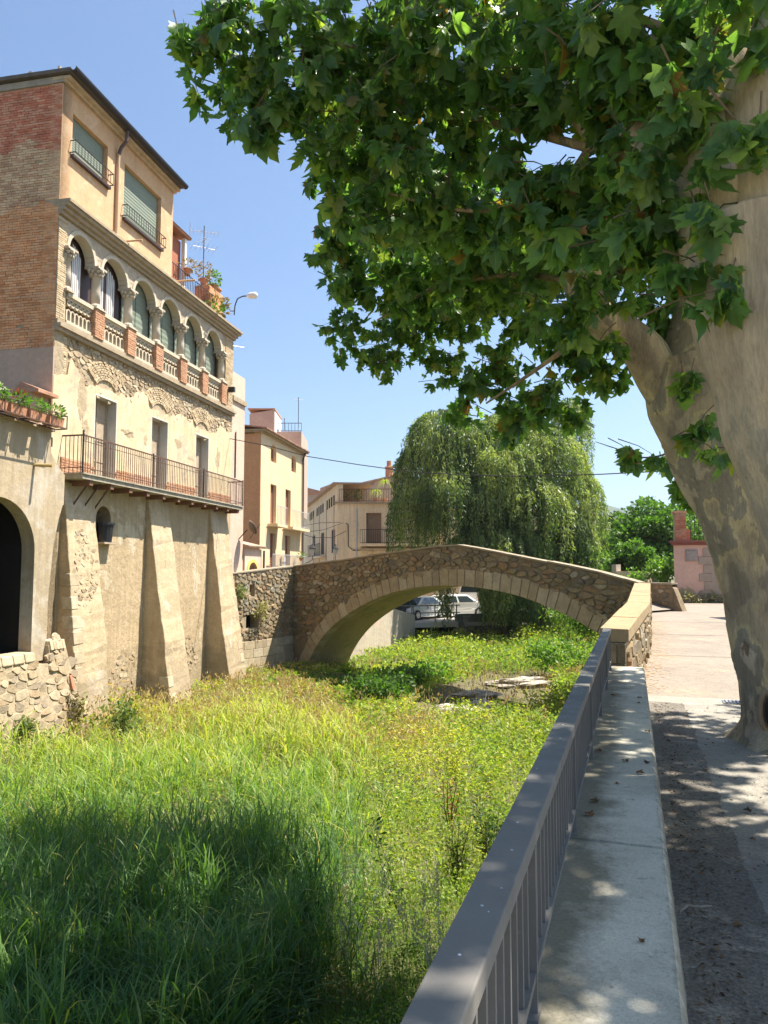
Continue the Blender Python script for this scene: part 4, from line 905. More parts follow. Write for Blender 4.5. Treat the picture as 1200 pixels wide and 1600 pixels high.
for i in range(9):
    mb=MB(); x=-4.9+i*.376; mb.hexa([FBt.p(x,-.52,-.45),FBt.p(x+.36,-.52,-.45),FBt.p(x+.36,-.52,.05),FBt.p(x,-.52,.05),FBt.p(x,-.30,-.45),FBt.p(x+.36,-.30,-.45),FBt.p(x+.36,-.31,.03),FBt.p(x,-.3,.03)]); mb.build('coping_stone',ASH,bw,bevel=.03)
mb=MB(); mb.hexa([FBt.p(-.32,-1.35,-.1),FBt.p(-.22,-1.35,-.1),FBt.p(-.20,-1.35,.06),FBt.p(-.30,-1.35,.06),FBt.p(-.38,-1.0,-.1),FBt.p(-.3,-1.0,-.1),FBt.p(-.28,-1.0,.06),FBt.p(-.36,-1.0,.06)]); tag(mb.build('red_tile',BRED,bw),'orange tile wedged upright in the wall edge')
# ---------------------------------------------------------------- houses beyond
PINKW=plaster('pale_pink_render',(.66,.49,.38),(.60,.44,.34),scale=1.2,bump=.1,streak=.2)
YEL=plaster('yellow_render',(.74,.57,.36),(.69,.52,.32),scale=1.2,bump=.1,streak=.1)
BROWNW=plaster('brown_orange_render',(.60,.34,.18),(.54,.30,.155),scale=1.4,bump=.2,streak=.2)
GREYW=plaster('grey_mauve_render',(.52,.40,.32),(.46,.35,.28),scale=1.4,bump=.1)
OLDW=plaster('old_cream_facade',(.84,.67,.46),(.76,.58,.38),(.62,.50,.37),scale=.7,bump=.25,th=(.58,.66),s3=.8,streak=.45)
BROWND=plain('brown_shutter',(.28,.13,.08),.7,var=.1)
def rail(fr,a0,a1,o,z0,z1,m,parent,step=.16,sides=0,name='balcony_rail'):
    mb=MB(); mb.box(fr,a0,a1,o-.015,o+.015,z1-.035,z1); mb.box(fr,a0,a1,o-.012,o+.012,z0+.06,z0+.085)
    if sides:
        for a in (a0,a1): mb.box(fr,a-.012,a+.012,sides,o-.016,z1-.035,z1)
    G=mb.build(name,m,parent); u=MB(); u.box(Fr((0,0),fr.d,fr.n),-.011,.011,-.009,.009,0,z1-z0-.03); me=u.mesh('bar')
    a=a0
    while a<=a1+.01: piece('bar',me,m,G,Matrix.Translation(fr.p(a,z0,o))); a+=step
    return G
def opening(fr,a,c,z0,z1,m,parent,name='door',arch=False,rec=.12,surround=None,deep=0):
    mb=MB()
    if deep:
        mb.box(fr,a,c,-deep-.05,-deep,z0,z1); D=mb.build(name,m,parent); m2=MB()
        for q in ((a,a+.07,z0,z1),(c-.07,c,z0,z1),((a+c)/2-.03,(a+c)/2+.03,z0,z1)): m2.box(fr,q[0],q[1],-deep,-deep+.03,q[2],q[3])
        z=z0+.04
        while z<z1-.05: m2.box(fr,a+.08,c-.08,-deep,-deep+.018,z,z+.06); z+=.14
        m2.build('slat_frame',surround or m,D); return D
    if arch: mb.prism(fr,[(a,z0),(c,z0)]+[((a+c)/2+(c-a)/2*math.cos(t),z1-(c-a)/2+(c-a)/2*math.sin(t)) for t in np.linspace(0,math.pi,10)],-rec,.012)
    else: mb.box(fr,a,c,-rec,.012,z0,z1)
    D=mb.build(name,m,parent)
    m2=MB(); m2.box(fr,a-.05,a+.03,.0,.03,z0,z1-(.3 if arch else 0)); m2.box(fr,c-.03,c+.05,.0,.03,z0,z1-(.3 if arch else 0)); m2.box(fr,(a+c)/2-.02,(a+c)/2+.02,.012,.028,z0,z1)
    if not arch: m2.box(fr,a-.05,c+.05,.0,.035,z1,z1+.06)
    m2.build('frame',surround or m,D); return D
def tiles(fr,a0,a1,o0,o1,z0,z1,parent,step=.22,name='roof_tile'):   # a row of half-round eaves tiles running down the slope
    u=MB(); n=6; v=[];f=[]; L=math.hypot(o1-o0,z1-z0)
    for k in (0,1):
        for i in range(n+1): t=math.pi*i/n; v.append((math.cos(t)*step*.5,k*L,math.sin(t)*step*.32))
    f=[(i,i+1,n+2+i,n+1+i) for i in range(n)]+[tuple(range(n+1)),tuple(range(n+1,2*n+2))]
    u.add(v,f); me=u.mesh(name); sl=math.atan2(z1-z0,o1-o0); a=a0+step/2; i=0
    while a<a1:
        M=fr.M(a,z0,o0)@Matrix.Rotation(sl,4,'X'); piece(name,me,TILE,parent,M); a+=step; i+=1
# narrow pink house past the tall one
ph=thing('narrow_pink_house','narrow pale pink house squeezed between the arcaded house and the yellow house','house',FM.p(11.7,-2.6,-3))
mb=MB(); mb.box(FM,LEN+.002,12.35,-6,-.02,-3,8.55); mb.build('wall',PINKW,ph)
mb=MB(); mb.box(FM,LEN+.002,12.4,-6,.06,8.551,8.75); mb.build('roof_moulding',CORN,ph)
mb=MB(); mb.box(FM,LEN+.002,12.35,-.25,-.02,8.751,9.75); mb.build('parapet',PINKW,ph)
mb=MB(); mb.box(FM,LEN+.1,11.9,-.5,-.47,9.7,10.7); mb.build('glass_screen',plain('frosted_screen',(.40,.40,.42),.25,0,.6),ph)
mb=MB(); 
for s in (LEN+.1,11.5,11.9): mb.box(FM,s-.02,s+.02,-.52,-.45,9.6,10.75)
mb.build('screen_post',IRON,ph)
mb=MB(); mb.box(FM,LEN+.35,LEN+.40,.0,.03,5.4,7.3); mb.build('iron_bar',IRON,ph)
antenna('thin mast with small angled aerial above the narrow pink house',FM.p(12.2,9.7,-.6),1.6,[(1.5,1.1,6,.3,.5)],0)
ds=thing('satellite_dish','grey satellite dish at the foot of the narrow pink house','satellite dish',FM.p(11.9,3.0,.3))
c=Vector(FM.p(11.95,3.35,.45)); ax_=Vector((.80,.50,.42)).normalized(); M=ax_.to_track_quat('Z','Y').to_matrix()
mb=MB(); mb.lathe((0,0,0),[(.02,0),(.14,.02),(.24,.07),(.32,.13),(.31,.13),(.23,.08),(.12,.035),(.02,.02)],18); mb.v=[tuple(M@Vector(q)+c) for q in mb.v]; mb.build('dish',plain('dish_grey',(.13,.095,.075),.7),ds,smooth=True)
mb=MB(); mb.tube([FM.p(11.9,2.9,-.03),FM.p(11.9,3.3,.35)],.025,6); mb.tube([c-ax_*0+Vector((0,0,-.42)),c+ax_*.5],.014,5); mb.build('dish_arm',IRON,ds)
# small annexe with yellow arch
sa=thing('small_annexe','low pink annexe with tiled lean-to roof and yellow framed arch beside the bridge end','house',FM.p(13.4,-1,-1))
mb=MB(); mb.wall(FM,12.42,14.3,-2,2.55,-2.5,.05,[(12.78,13.75,.9,2.01)]); mb.archbay(FM,12.78,13.75,1.56,2.02,-.3,.048,cz=.40); mb.build('wall',PINKW,sa)
mb=MB(); mb.box(FM,12.6,13.9,-.6,-.5,.5,2.4); mb.build('arch_back',DARK,sa)
mb=MB(); mb.ring(FM,13.265,1.56,.48,.64,.045,.09,sy=.86); mb.box(FM,12.625,12.785,.045,.09,.5,1.56); mb.box(FM,13.745,13.905,.045,.09,.5,1.56); mb.build('arch_surround',plain('yellow_paint',(.66,.47,.13),.8),sa)
mb=MB(); mb.hexa([FM.p(12.38,3.2,-2.4),FM.p(14.45,3.2,-2.4),FM.p(14.45,2.58,.2),FM.p(12.38,2.58,.2),FM.p(12.38,3.28,-2.4),FM.p(14.45,3.28,-2.4),FM.p(14.45,2.68,.22),FM.p(12.38,2.68,.22)]); mb.build('roof',TILE,sa); tiles(FM,12.4,14.45,.24,-2.4,2.67,3.27,sa)
mb=MB(); mb.tube([FM.p(14.35,2.5,.15),FM.p(14.35,-.5,.12)],.05,6); mb.build('downpipe',PIPED,sa)
# yellow house
FO=Fr((-6.25,38.),(math.sin(R_(10)),math.cos(R_(10)))); yh=thing('yellow_house','tall yellow rendered house with arched attic windows and slim brown balcony doors','house',FO.p(3.8,-1,-3))
YH=[(1.58,2.56,4.08,6.2),(4.2,5.18,4.08,6.2),(1.58,2.53,1.5,3.6),(4.2,5.15,1.5,3.6),(1.55,2.5,7.4,8.35),(5.25,6.2,7.35,8.32)]
mb=MB(); mb.wall(FO,.02,7.7,-2,8.65,-.35,0,YH); mb.box(FO,7.4,7.699,-6,-.36,-2,8.6)
for a,z1 in ((1.55,8.351),(5.25,8.321)): mb.archbay(FO,a,a+.95,z1-.475,z1,-.34,-.001)
mb.build('front_wall',YEL,yh)
mb=MB(); mb.box(FO,-.02,.018,-6,-.01,-2,8.6); mb.build('side_wall',BROWNW,yh)
mb=MB(); mb.box(FO,-.15,7.85,-6,.12,8.65,8.72); mb.box(FO,-.2,7.9,-6,.28,8.721,8.80); mb.build('eaves',CORN,yh)
mb=MB(); mb.hexa([FO.p(-.25,8.8,.34),FO.p(7.95,8.8,.34),FO.p(7.95,9.7,-6),FO.p(-.25,9.7,-6),FO.p(-.25,8.86,.34),FO.p(7.95,8.86,.34),FO.p(7.95,9.78,-6),FO.p(-.25,9.78,-6)]); mb.build('roof',TILE,yh); tiles(FO,-.25,7.95,.38,-2,8.86,9.18,yh)
for a,z0,z1 in ((1.55,7.4,8.35),(5.25,7.35,8.32)): opening(FO,a,a+.95,z0,z1-.01,BROWND,yh,'window',deep=.2)
for a in (1.58,4.2): opening(FO,a,a+.98,4.08,6.2,BROWND,yh,deep=.2); opening(FO,a,a+.95,1.5,3.6,BROWND,yh,deep=.2)
for a0,a1 in ((1.15,2.9),(3.85,7.3)):
    mb=MB(); mb.box(FO,a0,a1,0,.55,3.92,4.07); mb.build('balcony',YEL,yh); rail(FO,a0+.02,a1-.02,.53,4.07,5.02,LGREY,yh,.24,sides=.0)
rail(FO,1.15,7.3,.30,.7,2.5,LGREY,yh,.17)
for q in ((3.3,.9),(3.7,.6)):
    mb=MB(); mb.box(FO,q[0],q[0]+.3,.05,.1,1.5,2.4); mb.build('hung_towel',plain('towel'+str(len(bpy.data.materials)),(.6,.42,.2) if q[1]>.8 else (.6,.6,.62),.9),yh)
mb=MB(); mb.tube([FO.p(7.45,8.75,.2),FO.p(7.45,8.4,.08),FO.p(7.45,-1,.08)],.06,6); mb.build('downpipe',PIPED,yh)
potted('round green plant on the lower balcony rail of the yellow house',FO.p(6.1,2.2,.4),.12,.18,(.26,.26,.2),120,.1,HERB)
# roof terrace house behind it
gh=thing('grey_terrace_house','grey mauve house with stair tower and railed roof terrace behind the yellow house','house',(-6,47,-1))
FH=Fr(at(388,700,45.)[:2],FO.d); FH2=Fr(FH.o,-FO.n,-FO.d)
mb=MB(); mb.box(FO,2.0,9.8,-9,-6.3,-2,10.15); mb.build('wall',GREYW,gh)
q0=at(390,642,45); q1=at(428,640,45); FT=Fr(q0[:2],(q1-q0)[:2]); wl=float(np.hypot(*(q1-q0)[:2])); zt=float(q1[2])
FT.n=np.array([FT.d[1],-FT.d[0]])
mb=MB(); mb.hexa([FT.p(0,6,-3),FT.p(wl,6,-3),FT.p(wl,6,0),FT.p(0,6,0),FT.p(0,zt-.25,-3),FT.p(wl,zt,-3),FT.p(wl,zt,0),FT.p(0,zt-.25,0)]); mb.build('stair_tower',GREYW,gh)
mb=MB(); mb.box(FT,-.1,wl+.08,-3.05,.05,zt+.002,zt+.08); mb.build('tower_roof',TILE,gh)
fw=Fr(FT.p(wl,0,0)[:2],-FT.n,FT.d); mb=MB(); mb.box(fw,.02,2.9,.002,.06,6,zt-.1); mb.build('white_side_wall',WHITE,gh)
mb=MB(); mb.box(fw,.9,1.7,.05,.075,8.9,10.4); mb.build('window',plain('blue_window',(.22,.32,.42),.2,0,.6),gh)
q0=at(430,674,46); q1=at(471,674,46); F2=Fr(q0[:2],(q1-q0)[:2]); F2.n=np.array([F2.d[1],-F2.d[0]]); w2=float(np.hypot(*(q1-q0)[:2])); z2=float(q0[2])
mb=MB(); mb.box(F2,0,w2,-4,0,5,z2); mb.build('terrace_wall',GREYW,gh); rail(F2,.0,w2,-.1,z2,z2+.55,IRON,gh,.2,name='terrace_rail')
antenna('tall white mast with upright forked aerial on the grey roof terrace',tuple(at(466,668,46)),1.9,[(1.75,.6,5,.35,.3)],0)
antenna('small low aerial among railings of the grey roof terrace',tuple(at(444,672,46)),.75,[(.7,.5,4,.3,.1)],0)
# long old house with terrace
lh=thing('old_terrace_house','long old cream house with roof terrace of plants and a closed brown balcony door','house',(-1,54,-1.4))
c0=at(527,786,52.); FL=Fr(c0[:2],(1,-.02)); FL.n=np.array([-.02,-1.]); FS=Fr(c0[:2],(-.25,1)); FS.n=np.array([-1,-.25])/1.031
ZT=float(c0[2])
mb=MB(); mb.wall(FL,.0,7.4,-1.6,ZT-.05,-.4,0,[(2.0,3.05,3.52,5.62)]); mb.build('front_wall',OLDW,lh)
mb=MB(); mb.prism(FS,[(.0,-1.6),(17,-1.6),(17,7.05),(.0,7.62)],-.4,-.002); mb.build('side_wall',OLDW,lh)
mb=MB(); mb.box(FL,-.2,7.5,-4,.14,ZT-.05,ZT+.08); mb.build('terrace_floor',CORN,lh)
mb=MB(); mb.prism(FL,[(.0,ZT),(4.35,ZT),(4.35,8.62),(.2,7.62),(0,7.58)],-7,-3.2); mb.build('upper_wall',GREYW,lh)
mb=MB(); v=[(-.3,7.56),(.2,7.64),(4.45,8.66),(4.45,8.78),(.15,7.78),(-.3,7.70)]; mb.prism(FL,v,-8,-3.05); mb.build('upper_roof',TILE,lh)
mb=MB(); mb.hexa([FS.p(-.1,7.64,-2.6),FS.p(17,7.05,-2.6),FS.p(17,7.05,.3),FS.p(-.1,7.64,.3),FS.p(-.1,7.78,-2.6),FS.p(17,7.2,-2.6),FS.p(17,7.15,.32),FS.p(-.1,7.74,.32)]); mb.build('side_roof',TILE,lh)
for i in range(13):
    if i in (4,9): continue
    mb=MB(); a=1.0+i*.95; mb.box(FS,a,a+.42,.0,.03,6.25-.03*i,6.95-.035*i); mb.build('attic_slot',DARK,lh)
for a in (1.1,4.3,7.5,10.5): 
    mb=MB(); mb.box(FS,a,a+.09,.0,.04,-1,6.2); mb.build('pilaster_line',LOWER,lh)
for a,z0 in ((.8,2.9),(5.4,2.9),(9.8,2.9)): opening(FS,a,a+1.2,z0,z0+1.6,DARK,lh,'window',surround=WOODG)
mb=MB(); mb.box(FS,4.4,11,0,.5,2.6,2.75); mb.build('side_balcony',OLDW,lh); rail(FS,4.5,10.9,.45,2.75,3.7,IRON,lh,.3)
D=opening(FL,2.0,3.05,3.52,5.62,plain('old_brown_shutter',(.27,.19,.13),.8),lh,deep=.22); 
mb=MB(); mb.box(FL,1.6,7.3,0,.6,3.30,3.48); mb.build('balcony_slab',OLDW,lh); rail(FL,1.62,7.28,.57,3.48,4.45,IRON,lh,.15,sides=.0)
mb=MB(); mb.box(FL,1.6,7.3,0.02,.5,3.0,3.15); mb.box(FL,2.2,3.3,.0,.03,2.1,2.75); mb.build('shop_lintel',LOWER,lh)
rail(FL,.15,7.3,.05,ZT+.08,ZT+.98,RUSTY,lh,.17,name='terrace_rail')
mb=MB(); mb.tube([FL.p(1.35,5.9,.05),FL.p(1.35,-1,.05)],.045,6); mb.build('downpipe',LGREY,lh)
mb=MB(); mb.tube([FL.p(.6,4.9,.05),FL.p(.75,4.8,.06),FL.p(.78,3.3,.06),FL.p(1.1,3.05,.05),FL.p(2.6,3.0,.05)],.03,6); mb.build('cable_run',IRON,lh)
for x,y,h,p in ((868-260,731,.9,1),(630,728,.55,0)):
    q=at(x,y+8,56); mb=MB(); mb.lathe(q,[(.28,-.6),(.28,h*.4),(.34,h*.4),(.34,h*.5),(.18,h*.55),(.18,h)],8); mb.build('chimney',TERRA if p else COLST,lh)
for px_,w_,h_,s_ in ((548,.8,.35,.12),(560,.5,.4,.12)):
    q=at(px_,783,51.9+1.0); potted('wide clump of yellow-green leaves potted on the terrace corner' if px_==548 else 'second leafy pot beside the yellow-green clump on the terrace',(q[0],q[1],ZT+.09),.18,.25,(w_*.6,.3,h_),200,s_,HERB)
def palm(label,c,h,r,n=26):
    t=thing('potted_palm',label,'potted plant',c); mb=MB(); mb.lathe(c,[(.14,0),(.2,.3),(.16,.3)],9); mb.build('pot',TERRA,t)
    mb=MB(); mb.tube([(c[0],c[1],c[2]+.25),(c[0]+.05,c[1],c[2]+h)],.035,5); mb.build('stem',WOODG,t)
    V=[];T=[]
    for i in range(n):
        a=rnd.uniform(0,6.28); d=np.array([math.cos(a),math.sin(a),0]); s_=np.array([-d[1],d[0],0])*.03; k=len(V); l=r*rnd.uniform(.7,1.1); e=rnd.uniform(.2,1.1)
        for j in range(4):
            tt=j/3; p=np.array([c[0]+.05,c[1],c[2]+h])+d*l*tt+np.array([0,0,l*(e*tt-1.1*tt*tt)]); V+=[p-s_*(1-tt*.8),p+s_*(1-tt*.8)]
            if j: T+=[(k+2*j-2,k+2*j-1,k+2*j+1),(k+2*j-2,k+2*j+1,k+2*j)]
    tag(npmesh('fronds',np.array(V),np.array(T),leafmat('palm_frond',[(0,(.30,.36,.05)),(1,(.40,.42,.08))],.4) if 'palm_frond' not in bpy.data.materials else bpy.data.materials['palm_frond'],t),kind='stuff')
q=at(587,783,52.8); palm('spiky yellowish palm in a pot, left of the taller one on the terrace',(q[0],q[1],ZT+.09),.85,.7)
q=at(601,783,52.8); palm('taller spiky palm with bare stem in a pot on the terrace',(q[0],q[1],ZT+.09),1.5,.7)
def lantern(label,p,fr,side):
    t=thing('wall_lantern',label,'street lamp',p); x,y,z=p
    mb=MB(); mb.tube([(x+side*.65,y+.5,z-.55),(x+side*.3,y+.2,z-.45),(x,y,z-.3),(x,y,z)],.025,5); mb.build('bracket',IRON,t)
    mb=MB(); mb.lathe(p,[(.09,0),(.18,.42)],6); mb.build('lamp_glass',plain('lantern_glass',(.35,.35,.33),.1,0,.6),t); mb=MB(); mb.lathe((x,y,z+.42),[(.25,0),(.2,.1),(.08,.25),(.03,.36)],6); mb.build('lamp_cap',IRON,t)
lantern('black wall lantern on bracket at the corner of the old cream house',tuple(at(524,868,51.3)),FL,1)
lantern('black wall lantern in front of the old house side windows, further left',tuple(at(488,868,50.5)),FL,-1)
# tiled rooftops far left of it
fr_=thing('far_rooftop_house','small far house with red tiled roofs peeping above the old cream house side','house',tuple(at(487,800,75)[:2])+(-1,))
q=at(478,770,75); FF=Fr(q[:2],(1,0)); FF.n=np.array([0,-1.])
mb=MB(); mb.box(FF,-1.0,1.5,-4,0,-1,9.2); mb.box(FF,1.5,4.2,-4,-.3,-1,9.6); mb.build('wall',GREYW,fr_)
mb=MB(); mb.prism(FF,[(-1.2,9.2),(1.6,9.2),(1.6,9.55),(.2,9.9),(-1.2,9.5)],-4.2,.2); mb.prism(FF,[(1.4,9.6),(4.4,9.6),(4.4,9.8),(3,10.5),(1.4,9.9)],-4.2,-.1); mb.build('roof',TILE,fr_)
for p in ((475,806,.9),(483,806,.9)): 
    q=at(p[0],p[1],58); 
# houses behind the willow
def block(label,px0,px1,Y,ytop,m,roof=True,base=-1.5,dep=8,wins=(),yaw=0):
    a=at(px0,ytop,Y); c=at(px1,ytop,Y); fr=Fr(a[:2],(math.cos(yaw),math.sin(yaw))); fr.n=np.array([math.sin(yaw),-math.cos(yaw)]); L=float(c[0]-a[0]); z=float(a[2])
    t=thing('cream_house',label,'house',((a[0]+c[0])/2,Y+dep/2,base)); mb=MB(); mb.box(fr,0,L,-dep,0,base,z); mb.build('wall',m,t)
    if roof: mb=MB(); mb.hexa([fr.p(-.3,z+.002,-dep),fr.p(L+.3,z+.002,-dep),fr.p(L+.3,z+.002,.35),fr.p(-.3,z+.002,.35),fr.p(-.3,z+1.,-dep),fr.p(L+.3,z+1.,-dep),fr.p(L+.3,z+.16,.38),fr.p(-.3,z+.16,.38)]); mb.build('roof',TILE,t)
    for w0,w1,z0,z1 in wins: opening(fr,w0,w1,z0,z1,BROWND,t,'window',surround=WOODG)
    return t,fr,L,z
block('cream house mostly hidden behind the weeping willow, seen between its strands',690,868,60,800,YEL,wins=((1.5,2.5,2,4),(4,5,2,4),(6.5,7.5,2,4),(1.5,2.5,-1.4,.8),(4.2,5.2,-1.4,.8)))
t,fr,L,z=block('pale house with small balcony just right of the weeping willow',880,925,62,796,plaster('pale_cream_render',(.78,.70,.58),(.72,.63,.5),scale=1,bump=.1),wins=((.3,.9,2.2,4.),(1.5,2.1,2.2,4.2)))
fs=Fr(fr.p(L,0,0)[:2],(.35,1)); fs.n=np.array([1,-.35])/1.06
mb=MB(); mb.box(fs,.0,5,-.3,.02,-1.5,z); mb.build('side_wall',YEL,t); mb=MB(); mb.box(fs,1,3.2,0,.7,2.0,2.2); mb.build('balcony',GREYW,t); rail(fs,1,3.2,.68,2.2,3.1,IRON,t,.25); opening(fs,1.6,2.5,2.2,4.3,DARK,t)

# ---------------------------------------------------------------- right bank: pink terrace house
FP=Fr(at(1055,945,30.)[:2],(.985,-.17)); FP.n=np.array([-.17,-.985]); pk=thing('pink_terrace_house','low pink rendered house with grey quoins, plaque and railed roof terrace beside the road','house',FP.p(2,.2,-2))
PKW=plaster('salmon_pink_render',(.72,.47,.37),(.66,.42,.33),scale=1,bump=.1,streak=.12)
PQ=[FP.p(0,0)[:2],FP.p(6,0)[:2],(FP.p(6,0)[0]*1.2,FP.p(6,0)[1]*1.2),(FP.p(0,0)[0]*1.18+.25,FP.p(0,0)[1]*1.18)]
mb=MB(); mb.flat(PQ,-1,2.62); mb.build('wall',PKW,pk)
mb=MB(); cq=np.mean(PQ,0); mb.flat([tuple(cq+(np.array(q)-cq)*1.025) for q in PQ],2.621,2.72); mb.flat([tuple(cq+(np.array(q)-cq)*1.045) for q in PQ],2.721,2.80); mb.build('brick_cornice',plain('dark_red_cornice',(.25,.09,.07),.8),pk)
mb=MB(); mb.box(FP,.12,.52,-.55,-.05,2.8,3.9); C=mb.build('brick_pillar',MORTAR,pk); bricks(FP,.12,.52,2.8,3.9,.2,.07,-.045,BRED,C,seed=70,dep=.02)
m2=MB(); m2.box(FP,.08,.56,-.6,-.0,3.9,3.99); m2.build('pillar_cap',BRED,C)
mb=MB(); mb.box(FP,.53,.66,-.5,-.08,2.8,3.25); mb.build('low_pillar',BRED,pk)
rail(FP,.7,6,-.2,2.8,3.85,IRON,pk,.16,name='terrace_rail')
mb=MB(); mb.box(FP,.44,.90,.0,.05,1.98,2.44); mb.box(FP,.49,.85,.05,.07,2.03,2.39); mb.build('stone_plaque',plaster('plaque_stone',(.40,.34,.31),(.33,.29,.26),scale=9,bump=.8,grain=30),pk)
for i in range(7):
    mb=MB(); w_=.45 if i%2 else .28; mb.box(FP,1.38-w_,1.38,.0,.035,.2+.33*i,.2+.33*i+.31); mb.build('quoin',plaster('quoin_stone',(.42,.34,.27),(.36,.29,.23),scale=4,bump=.3) if i==0 else bpy.data.materials['quoin_stone'],pk,bevel=.01)
mb=MB(); mb.box(FP,1.381,6,.0,.03,.0,2.4); mb.build('stone_panel',bpy.data.materials['quoin_stone'],pk)
P=[(.02,0),(1.0,0),(1.0,.35),(.9,.5),(.72,.85),(.6,.92),(.5,1.0),(.38,.88),(.25,.98),(.1,.8),(.02,.6)]
mb=MB(); mb.prism(FP,P,0,.02); mb.build('bare_render',SCAB,pk)
# low walls and ground clutter at the bridge foot
lw=thing('low_garden_wall','low pale garden wall with a short post beyond the bridge foot','wall',tuple(at(1000,893,36)[:2])+(.2,))
q0=at(958,893,40); q1=at(1012,897,38); fr=Fr(q0[:2],(q1-q0)[:2]); fr.n=np.array([fr.d[1],-fr.d[0]]); L=float(np.hypot(*(q1-q0)[:2]))
mb=MB(); mb.box(fr,0,L,-.3,0,-.5,1.6); mb.build('wall_core',OLDW,lw); mb=MB(); mb.box(fr,-.05,.25,-.3,.05,-.5,1.95); mb.build('post',COLST,lw)
BUSHM=leafmat('bush_leaf',[(0,(.08,.16,.03)),(.6,(.14,.24,.05)),(1,(.22,.30,.07))],.4)
def shrub(label,c,r,n,size,m,name='shrub',cat='bush'):
    t=thing(name,label,cat,(c[0],c[1],c[2]-r[2])); mb=MB()
    for i in range(5): mb.tube([(c[0],c[1],c[2]-r[2]),(c[0]+rnd.uniform(-.4,.4)*r[0],c[1]+rnd.uniform(-.4,.4)*r[1],c[2]+rnd.uniform(0,.5)*r[2])],[.03,.008],4)
    mb.build('stems',WOODG,t); P=[]
    for k in range(9):
        q=np.array([rnd.gauss(0,.42)*r[0],rnd.gauss(0,.42)*r[1],rnd.uniform(-.6,.6)*r[2]]); P.append(rng.normal(size=(n//9,3))*np.array(r)*.26+q+np.array(c))
    V,T=leafquads(np.concatenate(P),size); tag(npmesh('foliage',V,T,m,t),kind='stuff'); return t
shrub('bright green bush behind the bridge parapet near the pink house',at(1020,893,34),(.8,.6,.7),1500,.16,BUSHM)
shrub('pale green bush behind the bridge, right of the weeping willow',at(905,880,44),(1.6,1,1.0),1800,.2,BUSHM)
shrub('dark green hedge bush below the big round tree',at(975,880,46),(2.6,1,1.0),2400,.22,leafmat('hedge_leaf',[(0,(.05,.10,.03)),(1,(.10,.17,.05))],.35))
shrub('dry grey-green weed clump at the foot of the pink house',FP.p(.9,.45,.35),(.9,.3,.3),900,.12,leafmat('dry_weed',[(0,(.22,.20,.10)),(1,(.32,.27,.15))],.25),'weed_clump','weeds')
# street house out to the right whose eave throws the pointed shade on the road
sh_=thing('street_house','house wall standing past the plane trunks on the right of the road','house',(13,18.5,0))
mb=MB(); mb.flat([(11.4,21.0),(12.6,13.5),(18,14),(18,21.5)],-.5,4.4); mb.build('wall',PKW,sh_); mb=MB(); mb.flat([(10.9,21.2),(12.2,13.2),(18.4,13.6),(18.4,21.9)],4.401,4.6); mb.build('eaves',TILE,sh_)

# ---------------------------------------------------------------- far bank: retaining wall, car deck, cars
rw=thing('bank_retaining_wall','sunlit cream retaining wall on the far bank seen through the arch','retaining wall',(0,39.5,-2.8))
FW=Fr((-2.05,35.4),(3.85,8.7)); LW=float(np.hypot(3.85,8.7))
mb=MB(); mb.prism(FW,[(-1.5,-3),(LW,-3),(LW,-.93),(LW*.75,-.55),(LW*.55,-.22),(LW*.3,.15),(-1.5,.6)],-.45,0); mb.build('wall',plaster('sunlit_bank_render',(.58,.50,.39),(.50,.42,.32),(.62,.48,.36),scale=.6,bump=.4,streak=.35),rw)
dk=thing('car_deck','concrete car park deck on the far bank with grey edge slab and dark void below','car park',(5,50,-2.8))
DECK=plaster('deck_concrete',(.40,.37,.33),(.34,.31,.28),scale=.8,bump=.2)
mb=MB(); mb.flat([(1.85,44.1),(5.0,45.0),(8.4,46.2),(9.2,47.5),(12,75),(-20,75),(-12,47),(-4,43)],-1.62,-1.40); mb.build('deck',DECK,dk)
mb=MB(); mb.flat([(1.6,46),(8,47.6),(8,48),(1.6,46.5)],-3.2,-1.63); mb.build('deck_back',DARK,dk)
FD=Fr((4.25,44.75),(5.2,1.85)); FD.n=np.array([FD.d[1],-FD.d[0]])
mb=MB(); mb.box(FD,0,4.3,-.25,0,-3.2,-.92); mb.build('edge_wall',plaster('stained_grey_wall',(.20,.185,.165),(.15,.14,.13),(.30,.27,.23),scale=1,bump=.3,streak=.6),dk)
DR=Fr((1.7,44.05),(3.3,.95)); DR.n=np.array([DR.d[1],-DR.d[0]])
mb=MB(); mb.box(DR,.0,2.75,-.2,.05,-1.66,-1.36); mb.build('edge_slab',plaster('edge_slab_concrete',(.50,.46,.40),(.44,.40,.35),scale=2,bump=.2),dk)
rg=thing('deck_railing','grey tubular railing along the car park deck edge','railing',(3.2,44.5,-1.36))
mb=MB(); 
for z in (-.40,-.82): mb.tube([DR.p(-1.6,z,-.05),DR.p(2.9,z,-.05)],.03,6)
mb.build('rails',GREYP,rg)
for a in (-.1,.0,1.35,2.7): mb=MB(); mb.tube([DR.p(a,-1.37,-.05),DR.p(a,-.36,-.05)],.035,6); mb.build('post',GREYP,rg)
TYRE=plain('tyre_rubber',(.02,.02,.02),.8); RIM=plain('alloy_rim',(.45,.45,.46),.35,.7); CARGL=plain('car_glass',(.03,.04,.05),.06,0,.9); REDL=plain('tail_lens',(.45,.03,.03),.2,0,.6); HEADL=plain('head_lens',(.7,.72,.75),.1,0,.8); BLK=plain('black_trim',(.03,.03,.03),.6)
def paint(name,c): 
    m=plain(name,c,.28,.0,.6,var=.02); m.node_tree.nodes['Principled BSDF'].inputs['Coat Weight'].default_value=.6; return m
